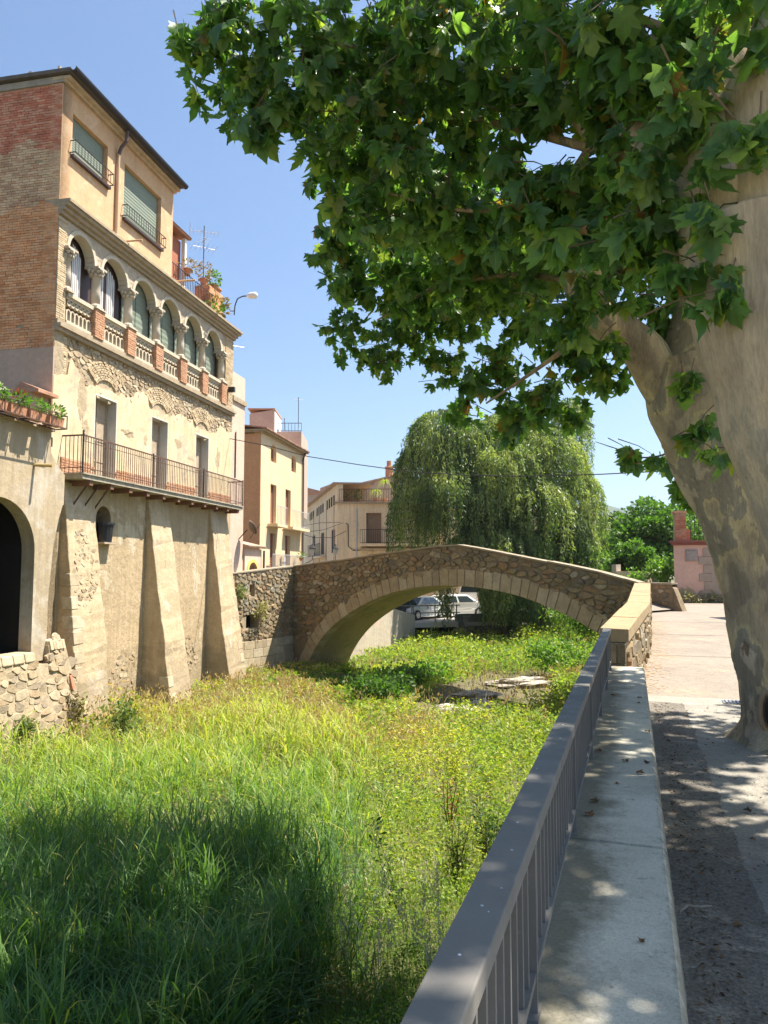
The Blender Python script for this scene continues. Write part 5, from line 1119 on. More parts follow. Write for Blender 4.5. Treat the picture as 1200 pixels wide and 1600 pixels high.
def car(name,label,px_,Y,head,p,L=4.2,W=1.72,Ht=1.45,kind='hatch',rack=False,group='cars parked on the deck across the river'):
    q=at(px_,960,Y); c=(float(q[0]),float(q[1]),-1.40); t=thing(name,label,'car',c,group); ca,sa_=math.cos(head),math.sin(head)
    def Wp(x,y,z): return (c[0]+ca*x-sa_*y,c[1]+sa_*x+ca*y,c[2]+z)
    k=Ht/1.45
    prof={'hatch':[(-.49,.30),(-.5,.62),(-.47,.92),(.22,.93),(.42,.78),(.49,.62),(.5,.32)],'sedan':[(-.49,.30),(-.5,.66),(-.47,.88),(-.3,.93),(.20,.92),(.43,.76),(.495,.6),(.5,.3)],'van':[(-.5,.3),(-.5,1.0),(.28,1.0),(.46,.86),(.5,.6),(.5,.3)]}[kind]
    mb=MB(); n=12; bot=[]
    for wx in (.30,-.30):                                    # wheel arches in the sill line
        for i in range(7): t_=math.pi*i/6; bot.append(((wx+math.cos(t_)*.34/L),.20+math.sin(t_)*.36))
    poly=[(x*L,z*k) for x,z in prof]+[(.47*L,.2)]+[(x*L,z) for x,z in bot]+[(-.47*L,.2)]
    N_=len(poly); v=[]
    for y,sx,dz in ((-W/2+.06,.985,0),(-W/2,1,0),(W/2,1,0),(W/2-.06,.985,0)):
        for x,z in poly: v.append(Wp(x*sx,y if z>.5 and z<.8*k else y*.97,z))
    f=[tuple(range(N_))[::-1],tuple(range(3*N_,4*N_))]+[(r*N_+i,r*N_+(i+1)%N_,(r+1)*N_+(i+1)%N_,(r+1)*N_+i) for r in range(3) for i in range(N_)]
    mb.add(v,f); B=mb.build('body',p,t,bevel=.03)
    gp={'hatch':[(-.47,.90),(-.40,1.36),(-.28,1.43),(.02,1.45),(.12,1.40),(.30,.93)],'sedan':[(-.38,.91),(-.22,1.36),(-.12,1.42),(.05,1.42),(.12,1.37),(.28,.91)],'van':[(-.50,.98),(-.47,1.40),(-.44,1.45),(.05,1.45),(.14,1.40),(.33,.98)]}[kind]
    m=len(gp); v=[Wp(x*L,s*(W/2-.03-(.16 if z>1.2 else .0)*1),z*k) for s in (-1,1) for x,z in gp]
    mb=MB(); mb.add(v,[tuple(range(m))[::-1],tuple(range(m,2*m))]+[(i,(i+1)%m,m+(i+1)%m,m+i) for i in range(m)]); mb.build('roof',p,t,bevel=.03)
    # glass set slightly proud
    def ip(i,j,u): return (gp[i][0]+(gp[j][0]-gp[i][0])*u,gp[i][1]+(gp[j][1]-gp[i][1])*u)
    def quad(a,b_,nm):
        (xa,za),(xb,zb)=a,b_; wy=lambda z: W/2-.03-.16*min(max((z-.93)/.3,0),1)-.08; d=.012
        ex=.018 if xa>0 else -.018
        mb=MB(); mb.add([Wp(xa*L+ex,-wy(za),za*k+d),Wp(xa*L+ex,wy(za),za*k+d),Wp(xb*L+ex,wy(zb),zb*k+d),Wp(xb*L+ex,-wy(zb),zb*k+d)],[(0,1,2,3)]); mb.build(nm,CARGL,t)
    quad(ip(m-1,m-2,.1),ip(m-1,m-2,.95),'windscreen'); quad(ip(0,1,.2),ip(0,1,.92),'rear_window')
    x0,x1=gp[0][0]+.07,gp[-1][0]-.07; tx0,tx1=gp[2][0]-.02,gp[-2][0]-.03
    for s in (-1,1):
        yb,yt=s*(W/2-.02),s*(W/2-.175)
        for g0,g1 in ((0,.47),(.52,1)):
            b0,b1=x0+(x1-x0)*g0,x0+(x1-x0)*g1; t0,t1=tx0+(tx1-tx0)*g0,tx0+(tx1-tx0)*g1
            mb=MB(); mb.add([Wp(b0*L,yb,.95*k),Wp(b1*L,yb,.95*k),Wp(t1*L,yt+s*.012,1.34*k),Wp(t0*L,yt+s*.012,1.34*k)],[(0,1,2,3)]); mb.build('side_window',CARGL,t)
        for wx in (.30,-.30):
            cc=Vector(Wp(wx*L,s*(W/2-.10),.31)); axd=Vector((-sa_*s,ca*s,0)); mb=MB(); mb.tube([cc-axd*.1,cc+axd*.085,cc+axd*.1],[.31,.31,.28],18); Wl=mb.build('wheel',TYRE,t); m2=MB(); m2.tube([cc+axd*.09,cc+axd*.106],.2,14); m2.build('rim',RIM,Wl)
        for x,mm,nm in ((.468,HEADL,'headlight'),(-.492,REDL,'tail_light')):
            z0,z1=(.60,.74) if x>0 else (.68,.92); mb=MB(); P0=[Wp(x*L,s*(W/2-.42),z0*k),Wp((x-.025 if x>0 else x)*L,s*(W/2+.006),z0*k),Wp((x-.035 if x>0 else x+.03)*L,s*(W/2+.006),z1*k),Wp((x-.01)*L,s*(W/2-.40),z1*k)]
            d=Vector((ca,sa_,0))*(.07 if x>0 else -.045); mb.hexa([tuple(Vector(q)-d*.8) for q in P0]+[tuple(Vector(q)+d) for q in P0]); mb.build(nm,mm,t)
        mb=MB(); mb.hexa([Wp(.2*L+dx,s*(W/2+dy),.93*k+dz) for dz in (0,.13) for dx,dy in ((-.05,-.02),(.05,-.02),(.05,.15),(-.05,.15))]); mb.build('wing_mirror',p,t,bevel=.02)
    for e,nm in ((1,'front_bumper'),(-1,'rear_bumper')):
        mb=MB(); mb.hexa([Wp(e*L*(.49)+dx,dy*(W/2-.05),z) for z in (.24,.46) for dx,dy in ((-.06,-1),(.06,-1),(.06,1),(-.06,1))]); mb.build(nm,p if e>0 else BLK,t,bevel=.03)
        mb=MB(); mb.hexa([Wp(e*(L*.49+.075)+dx,dy,z) for z in (.40,.51) for dx,dy in ((-.02,-.26),(.01,-.26),(.01,.26),(-.02,.26))]); mb.build('number_plate',WHITE,t)
    mb=MB(); mb.hexa([Wp(L*.497+dx,dy,z) for z in (.5,.62) for dx,dy in ((-.05,-.4),(.035,-.4),(.035,.4),(-.05,.4))]); mb.build('grille',BLK,t)
    if rack:
        mb=MB(); 
        for s in (-1,1): mb.tube([Wp(-.35*L,s*.55,1.5*k),Wp(.05*L,s*.55,1.5*k)],.025,6)
        mb.build('roof_rails',BLK,t)
    return t
SILV=paint('silver_paint',(.62,.64,.65)); WHTP=paint('white_car_paint',(.86,.86,.84)); DRKP=paint('dark_car_paint',(.03,.035,.045)); BLUP=paint('navy_car_paint',(.03,.04,.10))
car('parked_car','silver car parked nose towards the river behind the tubular deck railing',654,48.2,R_(-128),SILV,4.2,1.75,1.45,'sedan')
car('parked_car','white hatchback parked side-on under the willow strands',715,50.5,R_(22),WHTP,3.9,1.7,1.48,'hatch')
car('parked_car','tall white van with dark rear windows behind the white hatchback',743,56,R_(75),WHTP,4.6,1.85,2.05,'van')
car('parked_car','dark car half hidden behind the arch, left of the silver car',619,46.8,R_(-135),DRKP,4.1,1.72,1.42,'hatch')
car('parked_car','white car with roof rails and navy roof load behind the silver car',652,54,R_(200),WHTP,4.3,1.75,1.6,'hatch',True)
# ---------------------------------------------------------------- leaf scatter
def frames(t,n_):
    t=t/np.linalg.norm(t,axis=1)[:,None]; x=np.cross(t,n_); x/=np.linalg.norm(x,axis=1)[:,None]+1e-9; return x,t,np.cross(x,t)
HALF=[(.10,-.06),(.28,.0),(.47,.06),(.37,.17),(.32,.27),(.46,.40),(.60,.63),(.44,.60),(.24,.57),(.26,.74),(.11,.88)]
def leaf_mesh(lod,fold=.22,droop=.25,seed=0):
    r=random.Random(seed); h=HALF if lod==0 else [HALF[i] for i in (2,4,6,8)]
    if lod==0: h=[(x+r.uniform(-.02,.02),y+r.uniform(-.02,.02)) for x,y in h]
    out=[(0,0)]+h+[(0,1.)]+[(-x*(1+r.uniform(-.08,.08)),y) for x,y in h[::-1]]
    c=(0,.34); P=np.array([c]+out); z=-np.abs(P[:,0])*fold-droop*np.maximum(P[:,1]-.2,0)**2+.10*np.sin(P[:,0]*5+seed)*np.abs(P[:,0])
    n=len(out); T=np.array([(0,1+i,1+(i+1)%n) for i in range(n)]); return np.c_[P,z],T,P
LV0=[leaf_mesh(0,f,d_,s) for f,d_,s in ((.15,.2,0),(.45,.6,1),(.1,1.0,2),(.8,.3,3),(-.35,.8,4),(.3,-.4,5),(.95,.9,6),(.55,1.3,7))]; LV1=[leaf_mesh(1,f,d_,s) for f,d_,s in ((.15,.2,0),(.35,.3,1),(.1,.5,2))]
PLEAF=leafmat('plane_leaf',[(0,(.075,.165,.065)),(.45,(.12,.235,.075)),(.8,(.19,.31,.085)),(.965,(.29,.37,.09)),(.985,(.28,.23,.07)),(1,(.28,.13,.06))],.56,(1.5,1.6,.5),veins=True,rough=.36,spec=.5)
def inst(lib,pos,X,T_,Nn,sc):
    which=rng.integers(0,len(lib),len(pos)); VV=[];TT=[];UV=[];k=0
    for i,(V,T,P) in enumerate(lib):
        s=np.where(which==i)[0]
        if not len(s): continue
        W=(V[None,:,0,None]*X[s,None,:]+V[None,:,1,None]*T_[s,None,:]+V[None,:,2,None]*Nn[s,None,:])*sc[s,None,None]+pos[s,None,:]
        VV.append(W.reshape(-1,3)); m=len(V); TT.append((T[None]+(np.arange(len(s))*m)[:,None,None]+k).reshape(-1,3)); UV.append(np.tile(np.c_[P,np.zeros(m)],(len(s),1))); k+=m*len(s)
    return np.concatenate(VV),np.concatenate(TT),np.concatenate(UV)
def bark():
    m=N('plane_bark'); w=m.n('TexNoise'); w.inputs['Scale'].default_value=2.2; w.inputs['Detail'].default_value=3
    a=m.math('ADD',m.math('MULTIPLY',m.math('SUBTRACT',m.noise(2.6,6,.58,sx=(1,1,.45),dist=.5),.5),1.5),.5); c=m.ramp(a,[(0,(.29,.21,.13)),(.40,(.30,.215,.135)),(.44,(.41,.30,.185)),(.55,(.43,.315,.19)),(.58,(.50,.37,.17)),(.63,(.48,.36,.18)),(.65,(.29,.235,.155)),(1,(.235,.20,.14))])
    f=m.noise(9,7,.7,sx=(1,1,.2)); c=m.mix(1.,c,m.ramp(f,[(.3,.66),(.7,1.2)]),'MULTIPLY'); c=m.mix(1.,c,m.ramp(m.noise(55,4,.7,sx=(1,1,.12)),[(.3,.8),(.7,1.12)]),'MULTIPLY')
    s=m.ramp(m.noise(6,4,.6,sx=(1,1,.35)),[(.66,0.),(.70,1.)]); c=m.mix(m.math('MULTIPLY',s,.75),c,(.17,.10,.065))
    m.col(c); m.bump(a,.5,.05); m.bump(f,.35,.02); m.bump(m.noise(40,5,.7,sx=(1,1,.4)),.3,.008); m.b.inputs['Roughness'].default_value=.85; return m.m
def bark2(name,stops,edge,fine=.7):
    m=N(name); a=m.n('Attribute',attribute_name='pl').outputs['Fac']; a=m.math('ADD',a,m.math('MULTIPLY',m.math('SUBTRACT',m.noise(15,8,.78,sx=(1,1,.45)),.5),.34)); c=m.ramp(a,stops)
    f=m.noise(9,7,.7,sx=(1,1,.16)); c=m.mix(1.,c,m.ramp(f,[(.3,fine),(.7,1.2)]),'MULTIPLY'); c=m.mix(1.,c,m.ramp(m.noise(60,5,.75,sx=(1,1,.14)),[(.3,.74),(.7,1.16)]),'MULTIPLY')
    s=m.ramp(m.noise(5,5,.65,sx=(1,1,.3)),[(.64,0.),(.67,1.)]); c=m.mix(m.math('MULTIPLY',s,edge),c,(.15,.085,.05))
    s=m.ramp(m.noise(22,2,.5,sx=(1,1,.6)),[(.74,0.),(.77,1.)]); c=m.mix(m.math('MULTIPLY',s,.7),c,(.09,.06,.04))
    m.col(c); m.bump(f,.5,.025); m.bump(m.noise(45,6,.75,sx=(1,1,.25)),.45,.01); m.b.inputs['Roughness'].default_value=.9; return m.m
BARKA=bark2('mottled_plane_bark',[(0,(.29,.23,.155)),(.30,(.34,.27,.18)),(.33,(.45,.35,.22)),(.47,(.49,.38,.235)),(.49,(.57,.45,.25)),(.55,(.62,.49,.26)),(.565,(.36,.30,.205)),(.72,(.32,.27,.19)),(.735,(.53,.43,.29)),(1,(.58,.47,.32))],.8)
BARKB=bark2('smooth_plane_bark',[(0,(.44,.345,.23)),(.28,(.49,.38,.245)),(.5,(.56,.43,.27)),(.66,(.58,.45,.28)),(.68,(.46,.375,.25)),(.8,(.42,.34,.235)),(.82,(.57,.45,.29)),(1,(.59,.47,.31))],.35,.78)
def trunk(pts,rad,name,m,parent,seed,flare,depth):
    mb=limb(pts,rad,84,seed,sub=26,amp=.05,flare=flare); n=84; me=[];pl=[]; R=len(mb.v)//n
    cs=[Vector((0,0,0)) for _ in range(R)]
    for i in range(R):
        for k in range(n): cs[i]+=Vector(mb.v[i*n+k])/n
    v=[]
    for i in range(R):
        for k in range(n):
            q=Vector(mb.v[i*n+k]); a=.5+.55*mnoise.noise((q.x*2.6+seed,q.y*2.6,q.z*1.15))+.28*mnoise.noise((q.x*6.5,q.y*6.5+seed,q.z*3))+.10*mnoise.noise((q.x*17,q.y*17,q.z*9+seed)); pl.append(min(max(a,0),1))
            st=sum(1 for t in (.32,.48,.56,.73) if a>t); lump=.02*mnoise.noise((q.x*3,q.y*3,q.z*2.2+seed*2))
            d=(q-cs[i]).normalized(); v.append(tuple(q+d*(depth*(st-2)+lump)))
    mb.v=v; o=mb.build(name,m,parent,smooth=True); at_=o.data.attributes.new('pl','FLOAT','POINT'); at_.data.foreach_set('value',pl); return o
BARK=bark(); TWIG=plain('twig_bark',(.15,.11,.07),.8)
def limb(pts,rad,n=20,seed=0,sub=7,amp=.06,flare=0):
    P=[Vector(p) for p in pts]; out=[];R=[]
    for i in range(len(P)-1):                                # Catmull-Rom
        p0,p1,p2,p3=P[max(i-1,0)],P[i],P[i+1],P[min(i+2,len(P)-1)]
        for k in range(sub):
            t=k/sub; out.append(.5*((2*p1)+(p2-p0)*t+(2*p0-5*p1+4*p2-p3)*t*t+(3*p1-p0-3*p2+p3)*t**3)); R.append(rad[i]+(rad[i+1]-rad[i])*t)
    out.append(P[-1]); R.append(rad[-1]); mb=MB(); mb.tube(out,R,n)
    v=[]
    for i,q in enumerate(mb.v):
        c=out[min(i//n,len(out)-1)]; d=Vector(q)-c; k=1+amp*2.2*mnoise.noise((q[0]*1.7+seed,q[1]*1.7,q[2]*.9))+amp*mnoise.noise((q[0]*6,q[1]*6+seed,q[2]*3))
        if flare: h=max(0,1-(q[2]-P[0].z)/flare); k*=1+.75*h*h*(1+.5*math.sin(4*math.atan2(d.y,d.x)+seed))
        v.append(tuple(c+d*k))
    mb.v=v; return mb
SEED=plain('seed_ball',(.20,.115,.05),.95,var=.3,scale=60)
sb=MB(); sb.lathe((0,0,0),[(.002,-.02),(.012,-.016),(.019,-.006),(.02,.003),(.015,.014),(.004,.02)],9); sbm=sb.mesh('seed_ball')
def crown(tree,blobs,seed,tw=70,per=16,lsize=(.095,.175),nparts=300,balls=24,hub=None):
    g=np.random.default_rng(seed); pos=[];tip=[];nor=[]; st=MB(); ballpts=[]
    for (c,r) in blobs:
        c=np.array(c); n=max(int(tw*r*r),2)
        for k in range(n):
            d=g.normal(size=3); d/=np.linalg.norm(d); q=c+d*r*np.array([1,1,.85])*g.uniform(.15,1)**.45
            out=d*.7+np.array([0,0,-.25])+g.normal(size=3)*.4; out/=np.linalg.norm(out); L=g.uniform(.25,.5); base=q-out*L
            bend=base+out*L*.5+np.array([0,0,.03]); st.tube([base,bend,q],[.007,.005,.002],3,False)
            if g.random()<.10: ballpts.append(q+np.array([0,0,-.1]))
            m=int(per*g.uniform(.6,1.3))
            for i in range(m):
                t=g.uniform(.15,1); p=base+(q-base)*t
                a=g.normal(size=3); a-=out*a.dot(out); a/=np.linalg.norm(a)+1e-9
                td=out*g.uniform(.1,.7)+a*g.uniform(.3,.9)+np.array([0,0,-g.uniform(.5,1.7)]); td/=np.linalg.norm(td)
                nn=np.array([0,0,1.])*g.uniform(.1,.9)+out*np.array([1,1,0])*.8+g.normal(size=3)*.55; pos.append(p+td*.05); tip.append(td); nor.append(nn)
    pos=np.array(pos);tip=np.array(tip);nor=np.array(nor); X,T_,Nn=frames(tip,nor); sc=g.uniform(*lsize,len(pos))*g.choice([1.15,1,.85,.65,.45],len(pos))
    px,py,dz=proj(pos); inview=(dz>.3)&(px>-60)&(px<1260)&(py>-80)&(py<1650); size=np.where(inview,sc/np.maximum(dz,.1),0)
    order=np.argsort(-size); parts=order[:nparts]; rest=order[nparts:]
    me=[]
    for i,(V,T,P) in enumerate(LV0):
        mm=bpy.data.meshes.new('leaf'); mm.from_pydata(V.tolist(),[],T.tolist()); a=mm.attributes.new('lf','FLOAT_VECTOR','POINT'); a.data.foreach_set('vector',np.c_[P,np.zeros(len(P))].astype(np.float32).ravel()); mm.polygons.foreach_set('use_smooth',[True]*len(T)); mm.materials.append(PLEAF); me.append(mm)
    for i in parts:
        M=Matrix(((X[i][0],T_[i][0],Nn[i][0],pos[i][0]),(X[i][1],T_[i][1],Nn[i][1],pos[i][1]),(X[i][2],T_[i][2],Nn[i][2],pos[i][2]),(0,0,0,1)))@Matrix.Scale(float(sc[i]),4)
        piece('leaf',me[int(g.integers(0,len(me)))],PLEAF,tree,M)
    vis=rest[inview[rest]]; hid=rest[~inview[rest]]
    V,T,U=inst(LV0,pos[vis],X[vis],T_[vis],Nn[vis],sc[vis]); tag(npmesh('foliage',V,T,PLEAF,tree,uv=U,smooth=True),kind='stuff')
    if len(hid): V,T,U=inst(LV1,pos[hid],X[hid],T_[hid],Nn[hid],sc[hid]*1.05); tag(npmesh('upper_foliage',V,T,PLEAF,tree,uv=U),kind='stuff')
    tag(st.build('twigs',TWIG,tree),kind='stuff')
    g.shuffle(ballpts)
    for q in ballpts[:balls]: piece('seed_ball',sbm,SEED,tree,Matrix.Translation(Vector(q)))
    return len(pos)
def B(l): return [(at(x,y,Y),r) for x,y,Y,r in l]
# near tree: trunk base stands just outside the frame on the right
tb=thing('plane_tree','nearest plane tree at the right edge, smooth tan trunk leaning in from outside','tree',(2.86,3.9,0))
rB=.36
pB=[(2.86,3.9,-.1),(2.78,3.95,.5),(2.55,4.0,1.3),(2.33,4.03,2.1),(2.13,4.05,2.9),(2.05,4.1,3.5)]
trunk(pB,[.46,.42,.385,.365,.385,.37],'trunk',BARKB,tb,1,.7,.003)
def L_(name,t,pts,rad,seed):
    if rad[0]>.1: trunk(pts,rad,name,BARKA if seed>10 else BARKB,t,seed,0,.004)
    else: limb(pts,rad,14,seed,sub=6,amp=.07).build(name,BARK,t,smooth=True)
L_('limb',tb,[(2.12,4.1,3.1),at(1120,260,4.15),at(1135,140,4.3),at(1110,-60,4.6),at(1080,-300,5)],[.34,.25,.18,.15,.1],2)
L_('limb',tb,[(2.1,4.1,3.2),at(1190,180,4.0),at(1235,60,4.0),(2.9,3.8,6.5)],[.32,.22,.18,.1],3)
L_('limb',tb,[(2.0,4.15,3.15),at(1075,262,4.35),at(1020,225,4.7),at(965,215,5.0),at(905,180,5.5),at(880,120,5.9)],[.27,.19,.14,.13,.08,.05],4)
for pts,r,s in (([at(1010,228,4.75),at(940,235,5.2),at(800,198,5.7),at(690,175,5.9),at(580,150,6.1),at(440,150,6.2)],[.05,.035,.028,.022,.018,.01],5),([at(960,215,5.05),at(965,150,5.2),at(1000,110,5.1),at(1010,90,5.0)],[.06,.05,.045,.03],6),([at(900,180,5.5),at(780,120,5.8),at(640,90,5.9),at(480,60,6.1)],[.05,.03,.02,.01],7),([at(920,235,5.3),at(860,300,5.6),at(740,330,5.9),at(600,300,6.1)],[.035,.025,.018,.01],8),([at(1120,120,4.4),at(1060,60,4.6),at(980,20,4.8)],[.06,.04,.02],9)):
    L_('branch',tb,pts,r,s)
bB=B([(335,45,6,.42),(355,130,6.2,.40),(420,190,6.1,.45),(440,70,6,.6),(520,180,6.1,.6),(560,60,6,.65),(520,260,6.3,.42),(620,130,5.8,.7),(650,250,6,.65),(590,330,6.4,.5),(700,50,5.5,.65),(780,170,5.6,.65),(800,310,5.7,.55),(700,350,6.2,.5),(860,60,4.8,.55),(900,150,5.5,.5),(910,290,5.4,.5),(990,50,4.4,.5),(1000,300,5.0,.36),(1050,110,4.7,.35),(890,390,5.3,.38),(1050,20,4.0,.4),(1150,15,3.7,.34),(1040,370,4.3,.22),(1080,430,4.0,.2),(935,190,5.0,.36),(1000,235,4.5,.28),(1075,190,4.1,.28),(1085,290,3.9,.12),(960,120,4.6,.4),(1140,450,3.75,.05),(1120,340,3.85,.05),(1180,250,3.7,.05),(1060,200,3.95,.3),(1035,285,4.1,.26),(1095,140,3.85,.2),(1015,335,4.3,.3),(985,400,4.6,.2)])
rr=random.Random(3); up=[]
while len(up)<26:
    q=(rr.uniform(-2.6,5.5),rr.uniform(1.0,8.3),rr.uniform(5.2,9)); r=rr.uniform(.7,1.0); d=((q[0]-1.6)/4.2)**2+((q[1]-4.8)/3.9)**2+((q[2]-6.6)/2.6)**2
    if d>1: continue
    if q[1]>.6:
        x,y,dz=proj(np.array(q))
        if y+r*F/max(dz,.3)>-25: continue
    up.append((q,r))
upB=up
crown(tb,bB+up,21,tw=66,per=16,balls=40)
# second tree, leaning trunk whose foot is in view
ta=thing('plane_tree','leaning plane tree with mottled bark and a hollow at its foot, standing beside the path','tree',(3.62,7.12,0))
pA=[(3.74,7.12,-.12),(3.70,7.12,.35),(3.62,7.1,.9),(3.52,7.1,1.5),(3.34,7.1,2.1),(3.10,7.1,2.7),(2.90,7.1,3.2),(2.80,7.1,3.6)]
trunk(pA,[.42,.37,.35,.345,.35,.36,.37,.30],'trunk',BARKA,ta,11,.34,.007)
L_('limb',ta,[(2.74,7.1,3.3),at(985,525,7.0),at(945,505,6.9),at(915,465,6.8),at(912,435,6.8),at(925,405,6.8)],[.24,.17,.15,.17,.16,.10],12)
L_('limb',ta,[(2.85,7.1,3.3),at(1085,500,7.2),at(1120,400,7.4),at(1130,200,7.8),at(1100,-50,8.2)],[.28,.23,.18,.14,.09],13)
for pts,r,s in (([at(915,460,6.8),at(880,440,7.1),at(800,430,7.6),at(680,450,8.2),at(590,500,8.6)],[.07,.035,.03,.02,.01],14),([at(925,405,6.8),at(900,330,7.0),at(850,260,7.4)],[.05,.03,.02],15),([at(940,500,6.9),at(890,540,7.4),at(820,590,8.2),at(760,630,8.8)],[.05,.03,.02,.01],16),([at(1100,560,6.9),at(1060,690,7.6),at(1010,715,8),at(960,700,8.3),at(930,690,8.4)],[.03,.012,.009,.006,.003],17)):
    L_('branch',ta,pts,r,s)
bA=B([(520,380,8.2,.36),(560,440,8.5,.5),(545,520,11.4,.45),(600,560,11.8,.45),(650,430,8.3,.65),(640,520,12,.65),(690,570,12,.45),(660,470,12.2,.8),(740,400,7.8,.6),(730,490,11.6,.75),(770,580,9,.50),(730,640,9.3,.28),(800,650,9.2,.42),(850,620,8.8,.40),(890,640,8.8,.26),(830,400,7.4,.55),(820,510,8.2,.38),(900,560,8,.38),(960,590,8,.28),(960,430,7.4,.40),(880,330,7.2,.6),(1000,470,7.4,.25),(1020,580,7.6,.15),(1030,505,7.3,.25),(770,330,7.6,.55),(660,340,7.6,.55),(960,330,6.6,.5),(1060,440,7.8,.4),(915,450,6.4,.3),(975,480,6.5,.2),(880,490,6.6,.34),(950,540,6.6,.18),(1010,400,8.4,.5),(1090,380,8.6,.5),(1050,330,8.8,.6),(800,450,11.5,.7),(880,420,10.5,.6),(560,395,11.9,.6),(600,330,12.1,.9),(690,360,12,.9),(760,300,12.3,.9),(640,410,12,.8),(560,330,12.6,.6),(830,350,12,.8),(610,365,10.8,.9),(700,380,10.8,.9),(790,370,11,.9),(870,360,11,.9),(660,300,11.2,.9),(740,440,10.6,.75),(830,440,10.4,.75),(555,255,10.8,.65),(610,230,10.9,.8),(545,190,11,.55),(640,330,8.9,.7),(705,300,8.9,.7),(765,350,8.9,.7),(850,380,8.9,.6),(575,260,8.9,.6),(690,400,8.7,.6)])
bA+=B([(1020,715,8.0,.13),(1060,725,7.6,.15),(985,712,8.2,.07),(1070,760,7.4,.16),(1085,600,6.55,.14),(1105,660,6.4,.13),(1120,710,6.3,.11)])
rr=random.Random(4); up=[]
while len(up)<24:
    q=(rr.uniform(-2,7.0),rr.uniform(4.5,11.2),rr.uniform(6,10.5)); r=rr.uniform(.75,1.0); d=((q[0]-2.6)/4.2)**2+((q[1]-8.2)/3.6)**2+((q[2]-7.8)/2.8)**2
    if d>1: continue
    x,y,dz=proj(np.array(q))
    if y+r*F/dz>250 or q[1]+.2*q[0]>11.6: continue
    up.append((q,r))
while len(up)<48:                                           # boughs over the path, to the right of the frame
    q=(rr.uniform(4.2,9.8),rr.uniform(2.5,10.2),rr.uniform(5.2,8)); r=rr.uniform(.8,1.1)
    if q[1]-.122*q[2]+r*.8>9.7: continue
    x,y,dz=proj(np.array(q))
    if x-r*F/dz<1230 and y+r*F/dz>-20: continue
    up.append((q,r))
up+=[((3.6,8.2,4.3),.6),((4.2,8.5,6.2),.9),((3.3,7.3,4.6),.45),((4.0,7.4,6.4),.9),((2.9,7.9,6.8),.9),((3.5,6.6,6.6),.9),((3.2,7.0,5.3),.75),((3.8,8.6,5.1),.75),((3.4,7.8,6.0),.85),((4.3,7.5,5.4),.85),((3.0,8.9,5.7),.75),((2.9,6.6,5.8),.65),((5.2,7.4,6.2),.95),((4.6,6.2,6.1),.95),((4.0,4.8,6.0),.95),((3.3,3.4,6.0),.9),((5.8,8.4,6.3),.95),((4.9,5.4,6.6),.9),((2.4,2.2,6.2),.9),((3.4,2.4,6.6),.9),((4.2,3.6,6.4),.9)]
crown(ta,bA+up,22,tw=68,per=16,lsize=(.095,.165),balls=26)
# hollow at the foot of the leaning trunk
hc=Vector(at(1203,1112,6.86)); mb=MB(); 
for sx,m_ in ((1,0),):
    v=[];f=[]; n=18
    for k in range(n):
        a=2*math.pi*k/n
        for r1,r2,o in ((.10,.22,.03),(.075,.185,-.02),(.055,.16,.03)): v.append((hc.x+math.cos(a)*r1,hc.y+o,hc.z+math.sin(a)*r2))
    for k in range(n):
        for j in (0,1): f.append((3*k+j,3*((k+1)%n)+j,3*((k+1)%n)+j+1,3*k+j+1))
    mb.add(v,f)
mb.build('hollow_rim',BARK,ta,smooth=True)
mb=MB(); mb.v=[(hc.x+math.cos(a)*.06,hc.y-.03,hc.z+math.sin(a)*.155) for a in np.linspace(0,6.28,17)[:-1]]; mb.f=[tuple(range(16))]; mb.build('hollow',DARK,ta)

# ---------------------------------------------------------------- weeping willow
wl_=thing('weeping_willow','big weeping willow hanging grey-green strands over the far bank behind the bridge','tree',(7.2,44.6,-2.2))
mb=limb([(7.2,44.6,-2.6),(7.1,44.6,0),(6.8,44.6,2),(6.3,44.6,4)],[.36,.3,.27,.2],14,31); mb.build('trunk',plain('willow_bark',(.07,.055,.04),.9),wl_,smooth=True)
dom_=[(690,640,41,2.1,2.6),(735,655,42.5,2.2,2.4),(790,690,38.5,2.0,2.2),(850,668,41,2.3,2.6),(905,735,40,1.3,2.2),(655,745,40,1.5,2.2),(700,730,38,1.7,2.0),(760,750,37.8,1.6,1.8),(840,745,37.5,1.8,2.0),(890,620,43,1.0,2.0),(800,640,43.5,2.2,2.0),(645,700,42,1.0,1.8),(780,820,39,2.8,1.4),(885,790,38.5,1.5,1.8),(795,850,37.6,1.25,.8),(694,880,38.2,.28,.6),(790,860,39,1.2,1.),(775,868,37.4,.7,.5),(808,870,37.2,.8,.5),(828,872,37.8,.5,.5)]
domes=[(x,y,45.4+(Y-41)*.5,r*1.1,rz*1.1) for x,y,Y,r,rz in dom_]
pos=[];dirs=[];wt=[];g=np.random.default_rng(5); LB=MB()
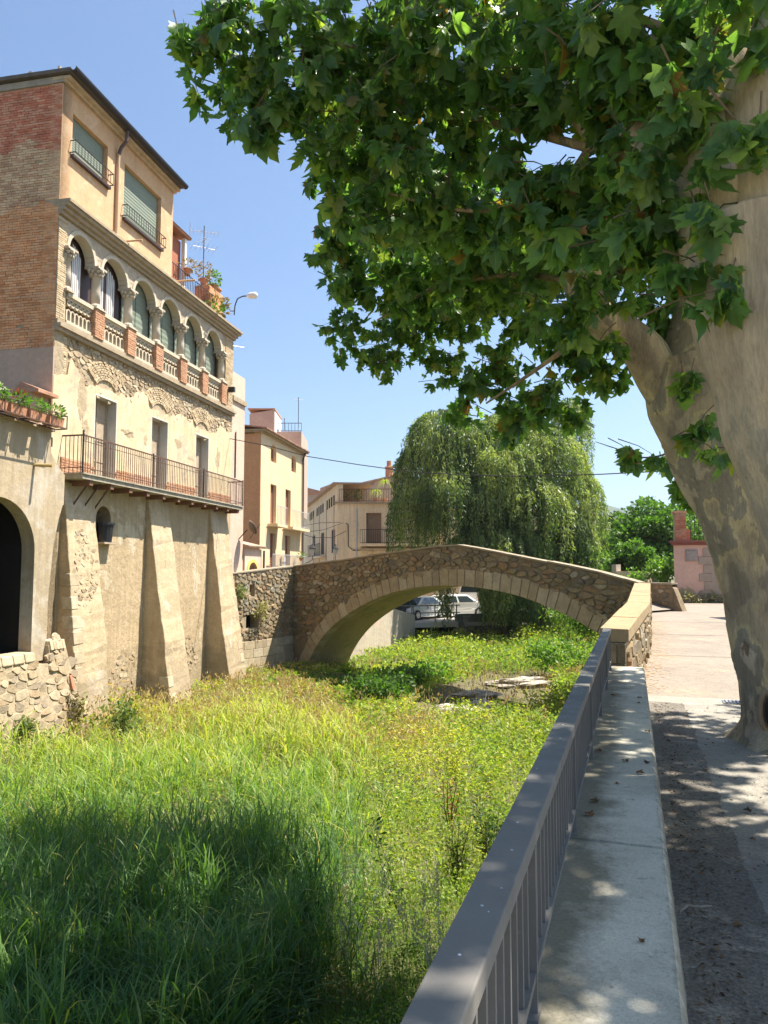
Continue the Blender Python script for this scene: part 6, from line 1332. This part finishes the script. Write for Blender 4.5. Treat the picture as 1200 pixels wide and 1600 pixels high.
for i,(x,y,Y,r,rz) in enumerate(domes):
    top=at(x,y,Y); c=top-np.array([0,0,rz])
    LB.tube([(6.5,44.6,2.5+.2*i%3),((c[0]+6.5)/2,(c[1]+44.6)/2,(c[2]+4.5)/2+1),(c[0],c[1],c[2]+rz*.6)],[.16,.11,.04],6)
    for k in range((int(88*r*r)+28)*(4 if 866<y<876 else 1)):
        a=g.uniform(0,6.283); u=math.sqrt(g.uniform(0.02,1)); q=c+np.array([math.cos(a)*u*r,math.sin(a)*u*r,rz*math.sqrt(max(0,1-u*u))])
        L=g.uniform(1.2,3.6)*(0.7+.5*u); 
        if y>780: L=g.uniform(1.5,4.5)
        if y>835: L=g.uniform(2.,4.)
        xp=600+q[0]/q[1]*F; zend=max(q[2]-L,(.9 if xp<750 and not 684<xp<704 else (-1.7 if xp<836 else .1))+g.uniform(0,1.0)); L=max(q[2]-zend,.3); o=np.array([math.cos(a),math.sin(a),0])*g.uniform(.1,.5)
        m=int(L*15)+6; t=np.sort(g.uniform(0,1,m)); P=q+o*np.minimum(t*2.5,1)[:,None]*.7+np.c_[.06*np.sin(t*6+a),.06*np.cos(t*5+a),-L*t**1.15+.25*np.sin(np.minimum(t*5,3.14))*.8]
        wt.append(np.clip(.45+1.25*mnoise.noise((q[0]*.9,q[1]*.9,q[2]*.9+i))+g.normal(0,.14,m)+.25*(1-t)-.1,0,1)); pos.append(P+g.normal(size=P.shape)*.035); dd=g.normal(size=P.shape)*.45+np.array([0,0,-1.])+o*.6*(1-t)[:,None]; dirs.append(dd)
        if k%2==0: LB.tube([q,q+o*.6+np.array([0,0,-L*.4]),q+o*.7+np.array([0,0,-L*.9])],[.012,.008,.004],3,False)
pos=np.concatenate(pos);dirs=np.concatenate(dirs); WLM=leafmat('willow_leaf',[(0,(.065,.105,.04)),(.35,(.14,.20,.07)),(1,(.34,.38,.14))],.45,(1.4,1.6,.6),attr='t',rough=.45,spec=.4)
V,T=leafquads(pos,.24,dirs*2,.22); tag(npmesh('foliage',V,T,WLM,wl_,attrs={'t':np.repeat(np.concatenate(wt),4)}),kind='stuff'); LB.build('branches',plain('willow_branch',(.10,.085,.045),.9),wl_)
nwil=len(pos)
# ---------------------------------------------------------------- round trees beyond the pink house
def tree(label,x,y,Y,r,blobs,n,size,m,zb=-.5,name='broadleaf_tree'):
    c=at(x,y,Y); t=thing(name,label,'tree',(c[0],c[1],zb)); g=np.random.default_rng(int(x)+7)
    limb([(c[0],c[1],zb-.3),(c[0]+.1,c[1],zb+1.2),(c[0],c[1],c[2])],[r*.08,r*.06,r*.04],10,x).build('trunk',BARK,t,smooth=True); mb=MB(); P=[];D=[]
    for k in range(blobs):
        d=g.normal(size=3); d/=np.linalg.norm(d); q=c+d*np.array([r,r,r*.85])*g.uniform(.35,.9); rb=r*g.uniform(.2,.34)
        mb.tube([(c[0],c[1],c[2]-r*.5),tuple((c+q)/2),tuple(q)],[r*.03,r*.02,r*.006],4,False)
        e=g.normal(size=(n//blobs,3)); e/=np.linalg.norm(e,axis=1)[:,None]; e*=(g.uniform(.3,1,len(e))**.5)[:,None]; P.append(q+e*rb*np.array([1.1,1.1,.8])); D.append(e*1.5+np.array([0,0,-.3]))
    mb.build('limbs',BARK,t); V,T=leafquads(np.concatenate(P),size,np.concatenate(D),.75); tag(npmesh('crown',V,T,m,t),kind='stuff')
RTM=leafmat('round_tree_leaf',[(0,(.05,.105,.025)),(.6,(.085,.155,.035)),(1,(.14,.21,.05))],.4)
tree('large round green tree standing behind the pink terrace house',1020,850,50,3.4,70,21000,.26,RTM)
tree('round tree partly behind the plane trunks, right of the largest round tree',1085,835,54,2.6,50,13000,.27,RTM)
tree('darker tree right beside the willow, above the pale house',948,845,66,2.8,45,11000,.3,leafmat('dark_tree_leaf',[(0,(.04,.085,.025)),(1,(.09,.14,.04))],.35))
tree('low dark tree at the foot of the largest round tree',990,880,44,1.5,30,7000,.22,RTM)

# ---------------------------------------------------------------- river vegetation
REED=leafmat('reed_blade',[(0,(.045,.105,.05)),(.16,(.065,.145,.058)),(.38,(.15,.25,.07)),(.6,(.28,.35,.075)),(.8,(.40,.40,.10)),(1,(.50,.40,.18))],.45,(1.5,1.7,.5),attr='t')  # darkest stops carry the shade of the near reeds in their colour
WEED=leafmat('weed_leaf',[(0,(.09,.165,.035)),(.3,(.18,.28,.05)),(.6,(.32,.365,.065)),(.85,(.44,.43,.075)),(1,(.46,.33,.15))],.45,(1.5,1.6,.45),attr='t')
def blades(name,P,L,wd,head,bend,t,m,kind='stuff',lvl=4,up=1.0):
    n=len(P); hd=np.c_[np.cos(head),np.sin(head),np.zeros(n)]; sd_=np.c_[-np.sin(head),np.cos(head),np.zeros(n)]; tw=rng.uniform(-.8,.8,n); sd_=sd_*np.cos(tw)[:,None]+hd*np.sin(tw)[:,None]; VV=[]
    for k in range(lvl):
        s=k/(lvl-1); p=P+np.array([0,0,1.])*(L*(s*up-.42*bend*s*s))[:,None]+hd*(L*bend*(s**1.7)*.8)[:,None]; wk=wd*(.55+.9*s-1.35*s*s)
        if k<lvl-1: VV+=[p-sd_*wk[:,None]/2,p+sd_*wk[:,None]/2]
        else: VV.append(p)
    V=np.stack(VV,1); q=V.shape[1]; T=[]
    for k in range(lvl-2): T+=[(2*k,2*k+1,2*k+3),(2*k,2*k+3,2*k+2)]
    T.append((2*lvl-4,2*lvl-3,2*lvl-2)); T=np.array(T)
    TT=(T[None]+(np.arange(n)*q)[:,None,None]).reshape(-1,3); return tag(npmesh(name,V.reshape(-1,3),TT,m,attrs={'t':np.repeat(t,q)}),kind=kind)
def inpoly(x,y,poly):
    r=np.zeros(len(x),bool); n=len(poly)
    for i in range(n):
        (x0,y0),(x1,y1)=poly[i],poly[(i+1)%n]; c=((y0>y)!=(y1>y))&(x<(x1-x0)*(y-y0)/(y1-y0+1e-12)+x0); r^=c
    return r
def zone(pts,z=-2.1): return [tuple(onz(x,y,z)[:2]) for x,y in pts]
Z_REED=zone([(-500,1640),(-500,1180),(100,1165),(250,1120),(400,1090),(520,1105),(560,1160),(520,1250),(530,1350),(480,1400),(400,1500),(330,1640)])
Z_DRY=zone([(130,1120),(300,1055),(480,1055),(560,1090),(560,1125),(700,1108),(690,1150),(560,1165),(400,1130),(200,1170)],-2.2)
Z_BARE=zone([(650,1085),(715,1058),(770,1042),(875,1048),(870,1085),(760,1112),(640,1112)],-2.5)
def gx(n,y0,y1,power=1.):
    y=(rng.uniform(y1**(1-power),y0**(1-power),n))**(1/(1-power))
    xl=np.maximum(-.62*y-1.2,-8.3+.216*(y-19.55)-.0+.1); xl=np.where(y>31,np.maximum(-.2*y,-6+(y-31)*1.0),xl); xl=np.where(y>34,-2.2+(y-35)*.43,xl); xr=np.where(y<9.4,.328*y-.62,np.where(y<23,.355*y-.55,np.where(y<32,8.5,12.5)))
    return xl+(xr-xl)*rng.uniform(0,1,n),y
NZ=np.vectorize(lambda x,y,s,k: mnoise.noise((x*s,y*s,k)))
def zed(x,y): return np.array([bedz(a,b) for a,b in zip(x,y)])
# tall reeds: stems of arching blades
x,y=gx(17000,3.6,27,1.35); k=inpoly(x+rng.normal(0,.45,len(x)),y+rng.normal(0,.7,len(x)),Z_REED)&~inpoly(x,y,Z_BARE); x,y=x[k],y[k]; nz=NZ(x,y,.55,1.); k=nz+rng.uniform(-.4,.4,len(x))>-.28; x,y,nz=x[k],y[k],nz[k]
hgt=(.62+.35*np.clip(nz+.2,0,1)+.45*NZ(x,y,1.6,71.)+rng.uniform(-.15,.25,len(x)))*np.where(y<14,1,.9); z=zed(x,y)
P=[];Ls=[];W_=[];HD=[];BD=[];TT_=[]
for j in range(11):
    u=rng.uniform(0.05,.85,len(x)); h=hgt*u; P.append(np.c_[x+rng.normal(0,.04,len(x)),y+rng.normal(0,.04,len(x)),z+h]); Ls.append(rng.uniform(.28,.7,len(x))*(.75+.25*hgt)); W_.append(rng.uniform(.010,.024,len(x))*np.clip(y/9,.8,2)); HD.append(rng.uniform(0,6.283,len(x))); BD.append(rng.uniform(.25,1.55,len(x)))
    TT_.append(np.clip(.20+.16*nz+.05*(y-8)+rng.normal(0,.12,len(x)),0,.8)+(rng.random(len(x))<.03)*.5)  # tint runs from painted shade near to painted sunlight further off
cc=np.concatenate
blades('reed_bed',cc(P),cc(Ls),cc(W_),cc(HD),cc(BD),np.clip(cc(TT_),0,1),REED)
nreed=len(cc(Ls))
Z_TALL=zone([(-400,1640),(-400,1345),(60,1300),(330,1290),(505,1305),(525,1380),(440,1480),(320,1640)],-1.75)
x,y=gx(9000,3.4,15,1.3); k=inpoly(x+rng.normal(0,.12,len(x)),y+rng.normal(0,.18,len(x)),Z_TALL); x,y=x[k],y[k]; nz=NZ(x,y,1.1,21.); k=nz+rng.uniform(-.3,.3,len(x))>-.22; x,y,nz=x[k],y[k],nz[k]
hgt=1.08+.6*nz+rng.uniform(-.15,.2,len(x)); z=zed(x,y); P=[];Ls=[];W_=[];HD=[];BD=[];TT_=[]
for j in range(10):
    u=rng.uniform(.25,1.,len(x)); P.append(np.c_[x+rng.normal(0,.03,len(x))+.05*u*nz,y+rng.normal(0,.03,len(x)),z+hgt*u*.85]); Ls.append(rng.uniform(.35,.75,len(x))*(1.15-.35*u)); W_.append(rng.uniform(.014,.028,len(x))); HD.append(rng.uniform(0,6.283,len(x))); BD.append(rng.uniform(.5,1.7,len(x))*(1.2-.6*u)); TT_.append(np.clip(.12+.12*nz+.15*u*u+rng.normal(0,.08,len(x)),0,.8)+(rng.random(len(x))<.03)*.6)  # low tints keep the shaded clump dark by colour
cc=np.concatenate
blades('tall_reed_clump',cc(P),cc(Ls),cc(W_),cc(HD),cc(BD),np.clip(cc(TT_),0,1),REED)
n=len(x); blades('reed_stems',np.c_[x,y,z],hgt,np.full(n,.012),rng.uniform(0,6.28,n),rng.uniform(0,.25,n),np.clip(.2+.1*nz,0,1),REED)
def low(x,y): return np.where((y>22)&(x<2.2+(y-22)*.12)&(y<36),.5,1)*np.where((y>27)&(x<.8),.55,1)
# upright thin grass everywhere, drier in the dry zones
x,y=gx(60000,3.8,48,1.2); bare=inpoly(x,y,Z_BARE); dry=inpoly(x,y,Z_DRY); reed=inpoly(x,y,Z_REED); nz=NZ(x,y,.5,7.); k=(~bare|(rng.random(len(x))<.25))&(~reed|dry|(rng.random(len(x))<.2)); x,y,dry,nz,bare=x[k],y[k],dry[k],nz[k],bare[k]
wall=((x+8.5)*.977-(y-19.55)*.211); t=np.clip(.58-.22*np.clip((9.6-y)/2.5,0,1)+.30*nz+rng.normal(0,.13,len(x))+dry*.22+bare*.3,0,1)  # grass close to the camera tinted darker, standing in for shade
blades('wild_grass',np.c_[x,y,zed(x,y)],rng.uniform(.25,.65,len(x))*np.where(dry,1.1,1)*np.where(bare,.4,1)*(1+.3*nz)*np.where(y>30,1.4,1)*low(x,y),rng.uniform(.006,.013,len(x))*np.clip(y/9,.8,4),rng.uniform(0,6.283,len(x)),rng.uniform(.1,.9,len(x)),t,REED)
# leafy weeds: stems with many small leaves
x,y=gx(13500,4.0,50,1.25); bare=inpoly(x,y,Z_BARE); reed=inpoly(x+rng.normal(0,.4,len(x)),y+rng.normal(0,.6,len(x)),Z_REED); dry=inpoly(x,y,Z_DRY); nz=NZ(x,y,.45,3.); n2=NZ(x,y,1.3,9.); k=~bare&(~reed|(rng.random(len(x))<.10))&(~dry|(rng.random(len(x))<.3)); x,y,nz,n2,dryw=x[k],y[k],nz[k],n2[k],dry[k]
hgt=(.38+.42*np.clip(nz+.3,0,1)+.42*np.clip(n2,-.5,1)+.30*NZ(x,y,2.6,77.)+rng.uniform(-.1,.15,len(x)))*np.where(y>30,1.25,1)*low(x,y); z=zed(x,y); P=[];D=[];TT_=[];SZ=[]
for j in range(15):
    u=rng.uniform(.1,1,len(x))**.7; a=rng.uniform(0,6.283,len(x)); rad=rng.uniform(.01,.12,len(x))*np.clip(y/12,1,2.4); P.append(np.c_[x+rad*np.cos(a),y+rad*np.sin(a),z+hgt*u]); D.append(np.c_[np.cos(a),np.sin(a),rng.uniform(-.2,.9,len(x))]*1.5); TT_.append(np.clip(.44+.42*nz+.42*n2+.15*(u-.5)+dryw*.25-.30*np.clip((9.6-y)/2.5,0,1)-.10*np.clip((y-22)/6,0,1)+rng.normal(0,.13,len(x)),0,1)); SZ.append(np.clip(y/11,.75,2.6)*.062)  # weeds nearest the camera darkened in tint, shade put into the colour
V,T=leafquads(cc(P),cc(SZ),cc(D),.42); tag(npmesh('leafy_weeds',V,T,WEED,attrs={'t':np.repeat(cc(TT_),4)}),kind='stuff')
nweed=len(cc(SZ))
# dry straw stalks with brown heads, thick in the dry patches and by the walls
x,y=gx(34000,6,40,1.2); dry=inpoly(x+rng.normal(0,.3,len(x)),y+rng.normal(0,.5,len(x)),Z_DRY); nz=NZ(x,y,.7,31.); wd=((x+8.5)*.977-(y-19.55)*.211); k=(dry&(nz>-.25))|((nz>.28)&(rng.random(len(x))<.35))|((wd<3.2)&(nz>-.2)&(rng.random(len(x))<.7))|((y>20)&(nz>.1)&(rng.random(len(x))<.3)); k&=~inpoly(x,y,Z_REED)|dry; x,y,nz=x[k],y[k],nz[k]; n=len(x); z=zed(x,y); h=rng.uniform(.4,.85,n)*low(x,y)**.5
STRAW=leafmat('dry_straw',[(0,(.26,.20,.08)),(.4,(.38,.29,.12)),(.7,(.46,.36,.18)),(1,(.38,.27,.13))],.35,(1.3,1.2,.7),attr='t')
blades('dry_straw',np.c_[x,y,z],h,np.clip(y/9,.8,3)*rng.uniform(.005,.010,n),rng.uniform(0,6.28,n),rng.uniform(.1,.7,n),np.clip(.4+.3*nz+rng.normal(0,.2,n),0,1),STRAW)
s=rng.random(n)<.5; P=np.repeat(np.c_[x[s],y[s],z[s]+h[s]*.9],5,0)+rng.normal(0,.05,(5*s.sum(),3)); V,T=leafquads(P,np.repeat(np.clip(y[s]/10,.8,2.5),5)*.045,np.tile([0,0,1.2],(len(P),1)),.35); tag(npmesh('dry_grass_heads',V,T,STRAW,attrs={'t':np.repeat(rng.uniform(.35,1,len(P)),4)}),kind='stuff')
# taller dark lance-leaved herbs in clumps
x,y=gx(4200,4.2,44,1.25); nz=NZ(x,y,.8,44.); k=(nz>.12)&~inpoly(x,y,Z_REED)&~inpoly(x,y,Z_BARE)&~inpoly(x,y,Z_DRY); x,y,nz=x[k],y[k],nz[k]; hgt=rng.uniform(.6,1.0,len(x))*low(x,y); z=zed(x,y); P=[];D=[];SZ=[];TT_=[]
for j in range(20):
    u=rng.uniform(.15,1,len(x)); a=rng.uniform(0,6.283,len(x)); P.append(np.c_[x+.02*np.cos(a),y+.02*np.sin(a),z+hgt*u]); D.append(np.c_[np.cos(a),np.sin(a),rng.uniform(-.3,1,len(x))]*1.8); SZ.append(np.clip(y/10,.8,2.6)*.10*(1.15-.5*u)); TT_.append(np.clip(.12+.2*u+rng.normal(0,.09,len(x)),0,1))
V,T=leafquads(cc(P),cc(SZ),cc(D),.26,.12); tag(npmesh('lance_leaved_herbs',V,T,WEED,attrs={'t':np.repeat(cc(TT_),4)}),kind='stuff')
# pale feathery seed heads among the shaded weeds
zs=zone([(500,1500),(520,1415),(600,1430),(690,1425),(680,1480),(560,1540)],-2.15); hp=np.array(zs); cx,cy=hp.mean(0)
xx=rng.uniform(hp[:,0].min(),hp[:,0].max(),56); yy=rng.uniform(hp[:,1].min(),hp[:,1].max(),56); P=np.concatenate([np.c_[a+rng.normal(0,.018,46),b_+rng.normal(0,.018,46),bedz(a,b_)+.85+rng.uniform(0,.25)+rng.uniform(-.2,.1,46)] for a,b_ in zip(xx,yy)])
V,T=leafquads(P,.042,np.tile([0,0,1.5],(len(P),1)),.3); tag(npmesh('pale_seed_heads',V,T,leafmat('seed_fluff',[(0,(.44,.38,.27)),(1,(.60,.54,.42))],.3)),kind='stuff')
# single plants that stand out
STEM=plain('plant_stem',(.10,.09,.04),.8)
def stem_plant(label,foot,h,n,size,m,lean=(0,0),spread=.10,branch=3,name='tall_weed'):
    c=np.array([foot[0],foot[1],bedz(foot[0],foot[1])]); t=thing(name,label,'plant',tuple(c)); mb=MB(); P=[];D=[]
    for b_ in range(branch):
        o=np.array([rnd.uniform(-.2,.2)*spread*4,rnd.uniform(-.2,.2)*spread*4,0]); tp=c+np.array([lean[0],lean[1],h*rnd.uniform(.7,1) if b_ else h])+o*1.5; mid=(c+tp)/2+np.array([rnd.uniform(-.05,.05),0,0]); mb.tube([c,mid,tp],[.012,.009,.003],5)
        for i in range(n):
            u=rng.uniform(.15,1); q=c+(mid-c)*u*2 if u<.5 else mid+(tp-mid)*(u-.5)*2; a=rng.uniform(0,6.28); P.append(q+np.array([math.cos(a),math.sin(a),0])*rng.uniform(0,spread*.5)); D.append([math.cos(a)*1.6,math.sin(a)*1.6,.9])
    mb.build('stem',STEM,t); V,T=leafquads(np.array(P),size,np.array(D),.4); tag(npmesh('leaves',V,T,m,t),kind='stuff'); return t
DKL=leafmat('dark_weed_leaf',[(0,(.035,.07,.02)),(1,(.07,.11,.03))],.35); RST=leafmat('rust_leaf',[(0,(.28,.06,.03)),(1,(.34,.14,.06))],.3); OLV=leafmat('olive_leaf',[(0,(.10,.14,.04)),(1,(.18,.20,.06))],.4); YLW=leafmat('yellow_leaf',[(0,(.42,.40,.05)),(1,(.5,.45,.06))],.4)
stem_plant('tall dark-leaved weed leaning left in the middle of the weeds',onz(632,1420,-2.4),1.15,60,.09,DKL,(-.35,.3),branch=2)
stem_plant('dark bushy weed close to the railing, upper one',onz(770,1360,-2.5),1.05,90,.075,DKL,(.02,.1),.2,9)
stem_plant('dark spiky weed left of the one touching the railing',onz(715,1380,-2.5),1.0,70,.07,OLV,(0,.1),.18,8)
stem_plant('wiry rust-red weed with one red leaf cluster in the sunlit weeds',onz(705,1270,-2.3),.95,26,.05,RST,(.02,0),.16,6)
stem_plant('yellow flowering stalk low in the foreground weeds',onz(553,1590,-2.2),.55,50,.04,YLW,(0,0),.08,2)
stem_plant('yellow-green sprout in the sunlit weeds above the rust-red one',onz(712,1190,-2.2),.6,60,.07,YLW,(0,0),.1,3)
for lb,x_,y_,h_ in (('dry reddish weed tuft in the bottom shade, right one',440,1500,.55),('dry reddish weed tuft in the bottom shade, left one',400,1470,.5)): stem_plant(lb,onz(x_,y_,-2.2),h_,70,.05,leafmat('dry_red',[(0,(.22,.11,.06)),(1,(.30,.18,.09))],.3) if 'dry_red' not in bpy.data.materials else bpy.data.materials['dry_red'],(0,0),.25,9)
def bed(x,y,z): q=onz(x,y,z); return (q[0],q[1],z)
shrub('dark leafy shrub in the shadow of the bridge arch',bed(590,1082,-2.45),(1.0,.7,.6),2200,.16,leafmat('arch_shrub',[(0,(.06,.12,.03)),(1,(.10,.17,.04))],.4))
shrub('bright green shrub in the sun just behind the arch shadow shrub',bed(650,1055,-2.4),(1.7,1.1,.6),2800,.17,BUSHM)
shrub('green bush on the far bank below the bridge end',at(905,965,40),(1.5,.9,.9),2000,.18,BUSHM)
shrub('dry brownish bush on the bank right of the willow curtain',at(850,962,44),(1.2,.8,.8),1500,.18,leafmat('bank_bush',[(0,(.20,.15,.07)),(.5,(.26,.22,.09)),(1,(.20,.24,.07))],.35))
shrub('fresh green shrub clump under the right half of the arch',bed(880,1030,-2.0),(1.6,1.2,.8),2200,.17,BUSHM)
shrub('olive weed clump growing at the foot of the left buttress',(-6.3,18.4,-2.0),(.55,.5,.8),900,.12,OLV,'weed_clump','weeds')
shrub('small tuft of weeds rooted in the rubble wall, lower one',FBt.p(-2.3,-2.0,.1),(.35,.25,.3),400,.1,OLV,'weed_clump','weeds')
shrub('brownish weed tuft on the corner of the rubble wall beside the buttress',FBt.p(-.45,-1.75,.1),(.3,.25,.5),420,.1,leafmat('brown_weed',[(0,(.16,.11,.05)),(1,(.20,.17,.07))],.3),'weed_clump','weeds')
shrub('dry weed tuft growing from the hole in the abutment wall',FAb.p(1.7,-.1,.15),(.5,.3,.45),420,.12,leafmat('straw_weed',[(0,(.30,.24,.11)),(1,(.36,.32,.14))],.3),'weed_clump','weeds')
shrub('greenish weed tuft high on the abutment wall near the house',FAb.p(.35,.75,.12),(.3,.25,.35),260,.1,OLV,'weed_clump','weeds')
# pale rocks in the dry stream bed
ROCK=plaster('pale_rock',(.46,.41,.34),(.36,.32,.27),(.52,.47,.40),scale=2,bump=.9,grain=14)
for lb,x_,y_,r in (('largest flat pale rock in the stream bed under the arch',815,1064,(1.15,.55,.22)),('broad pale rock slab left of the largest one',745,1082,(.75,.5,.16)),('smaller pale rock half in the bridge shadow',715,1103,(.8,.4,.12)),('rounded pale rock nearest, beside the shadow edge',752,1098,(.35,.25,.16))):
    q=onz(x_,y_,-2.55); mb=MB(); n=36; m=16; v=[];f=[]
    for j in range(m):
        ph_=math.pi/2*j/(m-1)*1.25
        for i in range(n):
            a=2*math.pi*i/n; d=Vector((math.cos(a)*math.cos(ph_-.35),math.sin(a)*math.cos(ph_-.35),math.sin(ph_-.35))); k=1+.45*mnoise.noise((d.x*1.9+x_,d.y*1.9,d.z*2))+.2*mnoise.noise((d.x*5+x_,d.y*5,d.z*5))+.10*mnoise.noise((d.x*13+x_,d.y*13,d.z*13)); v.append((q[0]+d.x*r[0]*k,q[1]+d.y*r[1]*k,-2.66+d.z*r[2]*1.15*k))
        if j:
            for i in range(n): f.append(((j-1)*n+i,(j-1)*n+(i+1)%n,j*n+(i+1)%n,j*n+i))
    f.append(tuple((m-1)*n+i for i in range(n))); mb.add(v,f); tag(mb.build('rock',ROCK,bevel=0),lb,'rock')
GRAV=plaster('stream_gravel',(.38,.33,.27),(.30,.26,.21),(.44,.39,.33),scale=3,bump=1,grain=12)
# ---------------------------------------------------------------- overhead cable
mb=MB(); pts=[(352,684,30.2),(420,697,29),(480,713,28),(560,726,27),(640,737,26),(720,742,25),(800,744,24),(870,743,23),(940,741,22),(1000,738,21),(1075,734,20)]
mb.tube([at(*p) for p in pts],.016,5); tag(mb.build('overhead_cable',IRON),'black overhead cable sagging from the arcaded house across the river past the willow','cable')
for lb,pp in (('upper thin cable strung across the old cream house corner',((470,822,49),(500,817,50),(532,816,51.6))),('lower thicker cable strung across the old cream house corner',((470,832,49),(505,828,50),(536,817,51.6))),('lowest slack cable by the lantern of the old cream house',((470,834,49),(490,840,50),(520,840,51),(540,830,51.7)))):
    mb=MB(); mb.tube([at(*p) for p in pp],.022,4); tag(mb.build('cable',IRON),lb,'cable')
# ---------------------------------------------------------------- litter on path and ledge
DEAD=stone('dead_leaf',[(.17,.095,.05),(.13,.075,.04),(.22,.12,.055),(.085,.055,.035)],.1,20,.7); DEAD2=DEAD
me=[]
for i,(V,T,P) in enumerate(LV0[:3]):
    mm=bpy.data.meshes.new('fallen_leaf'); Vc=V.copy(); Vc[:,2]=np.abs(V[:,0])*.5+.12*np.sin(V[:,1]*3); mm.from_pydata(Vc.tolist(),[],T.tolist()); mm.materials.append(DEAD); me.append(mm)
leaves=[]
for i in range(46):
    if i<14: u,l,z=rnd.uniform(1.5,9),rnd.uniform(-.23,.07),.482; s=rnd.uniform(.02,.05)
    elif i<34: u,l,z=rnd.uniform(2.2,10),rnd.uniform(.25,2.6),.006; s=rnd.uniform(.03,.07)
    else: u,l,z=rnd.uniform(7.2,8.4),rnd.uniform(.95,1.4),.006; s=rnd.uniform(.05,.12)
    q=quay(u,l); leaves.append((q,z,s))
for i,(q,z,s) in enumerate(leaves):
    o=bpy.data.objects.new('fallen_leaf',rnd.choice(me)); COL.objects.link(o); o.location=(q[0],q[1],z); o.scale=(s,)*3; o.rotation_euler=(rnd.uniform(-.1,.1),rnd.uniform(-.1,.1),rnd.uniform(0,6.28))
    tag(o,'small dry brown leaf lying on the concrete ledge' if i<14 else ('dry brown fallen leaf lying on the shaded path beside the ledge' if i<34 else 'dry leaf in the small heap at the foot of the leaning plane tree'),'fallen leaf','dry leaves on the ledge' if i<14 else ('dry leaves fallen on the path' if i<34 else 'leaf heap at the tree foot'))
tw=MB(); q0=onz(1062,1425,.01); q1=onz(1112,1415,.02); a,c=Vector(q0),Vector(q1); tw.tube([a,a.lerp(c,.3)+Vector((0,.02,.012)),a.lerp(c,.6)+Vector((0,-.01,.01)),c],[.004,.007,.006,.003],6); tag(tw.build('fallen_twig',plain('bleached_twig',(.33,.28,.22),.9)),'pale curved twig lying on the dark asphalt beside the ledge','twig')
# crumbs of bark and grit on the shaded path, orange dust by the sunlit wall
n=2600; u=rng.uniform(1.2,9.8,n); l=np.where(rng.random(n)<.35,.2+np.abs(rng.normal(0,.1,n)),rng.uniform(.2,3.2,n)); P=np.c_[u*EU[0]+l*EL2[0],u*EU[1]+l*EL2[1],np.full(n,.008)]
V,T=leafquads(P,.03,np.c_[rng.normal(size=(n,2)),np.zeros(n)],.3); V[:,2]=np.clip(V[:,2],.005,.02); tag(npmesh('bark_crumbs',V,T,DEAD),kind='stuff')
n=1500; tt=rng.uniform(0,1,n); yy=9.5+tt*10; xx=np.interp(yy,[9.29,13.61,21.9],[2.94,4.72,7.65])+np.abs(rng.normal(0,.22,n))+.03; uu=xx*EU[0]+yy*EU[1]; k=uu>UE+.1; xx,yy,uu=xx[k],yy[k],uu[k]; P=np.c_[xx,yy,np.array([roadz(q) for q in uu])+.012]
V,T=leafquads(P,.05,np.c_[rng.normal(size=(len(P),2)),np.zeros(len(P))],.5); V[:,2]=np.repeat(P[:,2],4); tag(npmesh('dry_leaf_drift',V,T,stone('orange_drift',[(.50,.30,.14),(.44,.24,.11),(.55,.36,.18)],.1,20,.8)),kind='stuff')
print('leaves', nwil, nreed, nweed, len(bpy.data.objects), sum(len(m.polygons) for m in bpy.data.meshes))
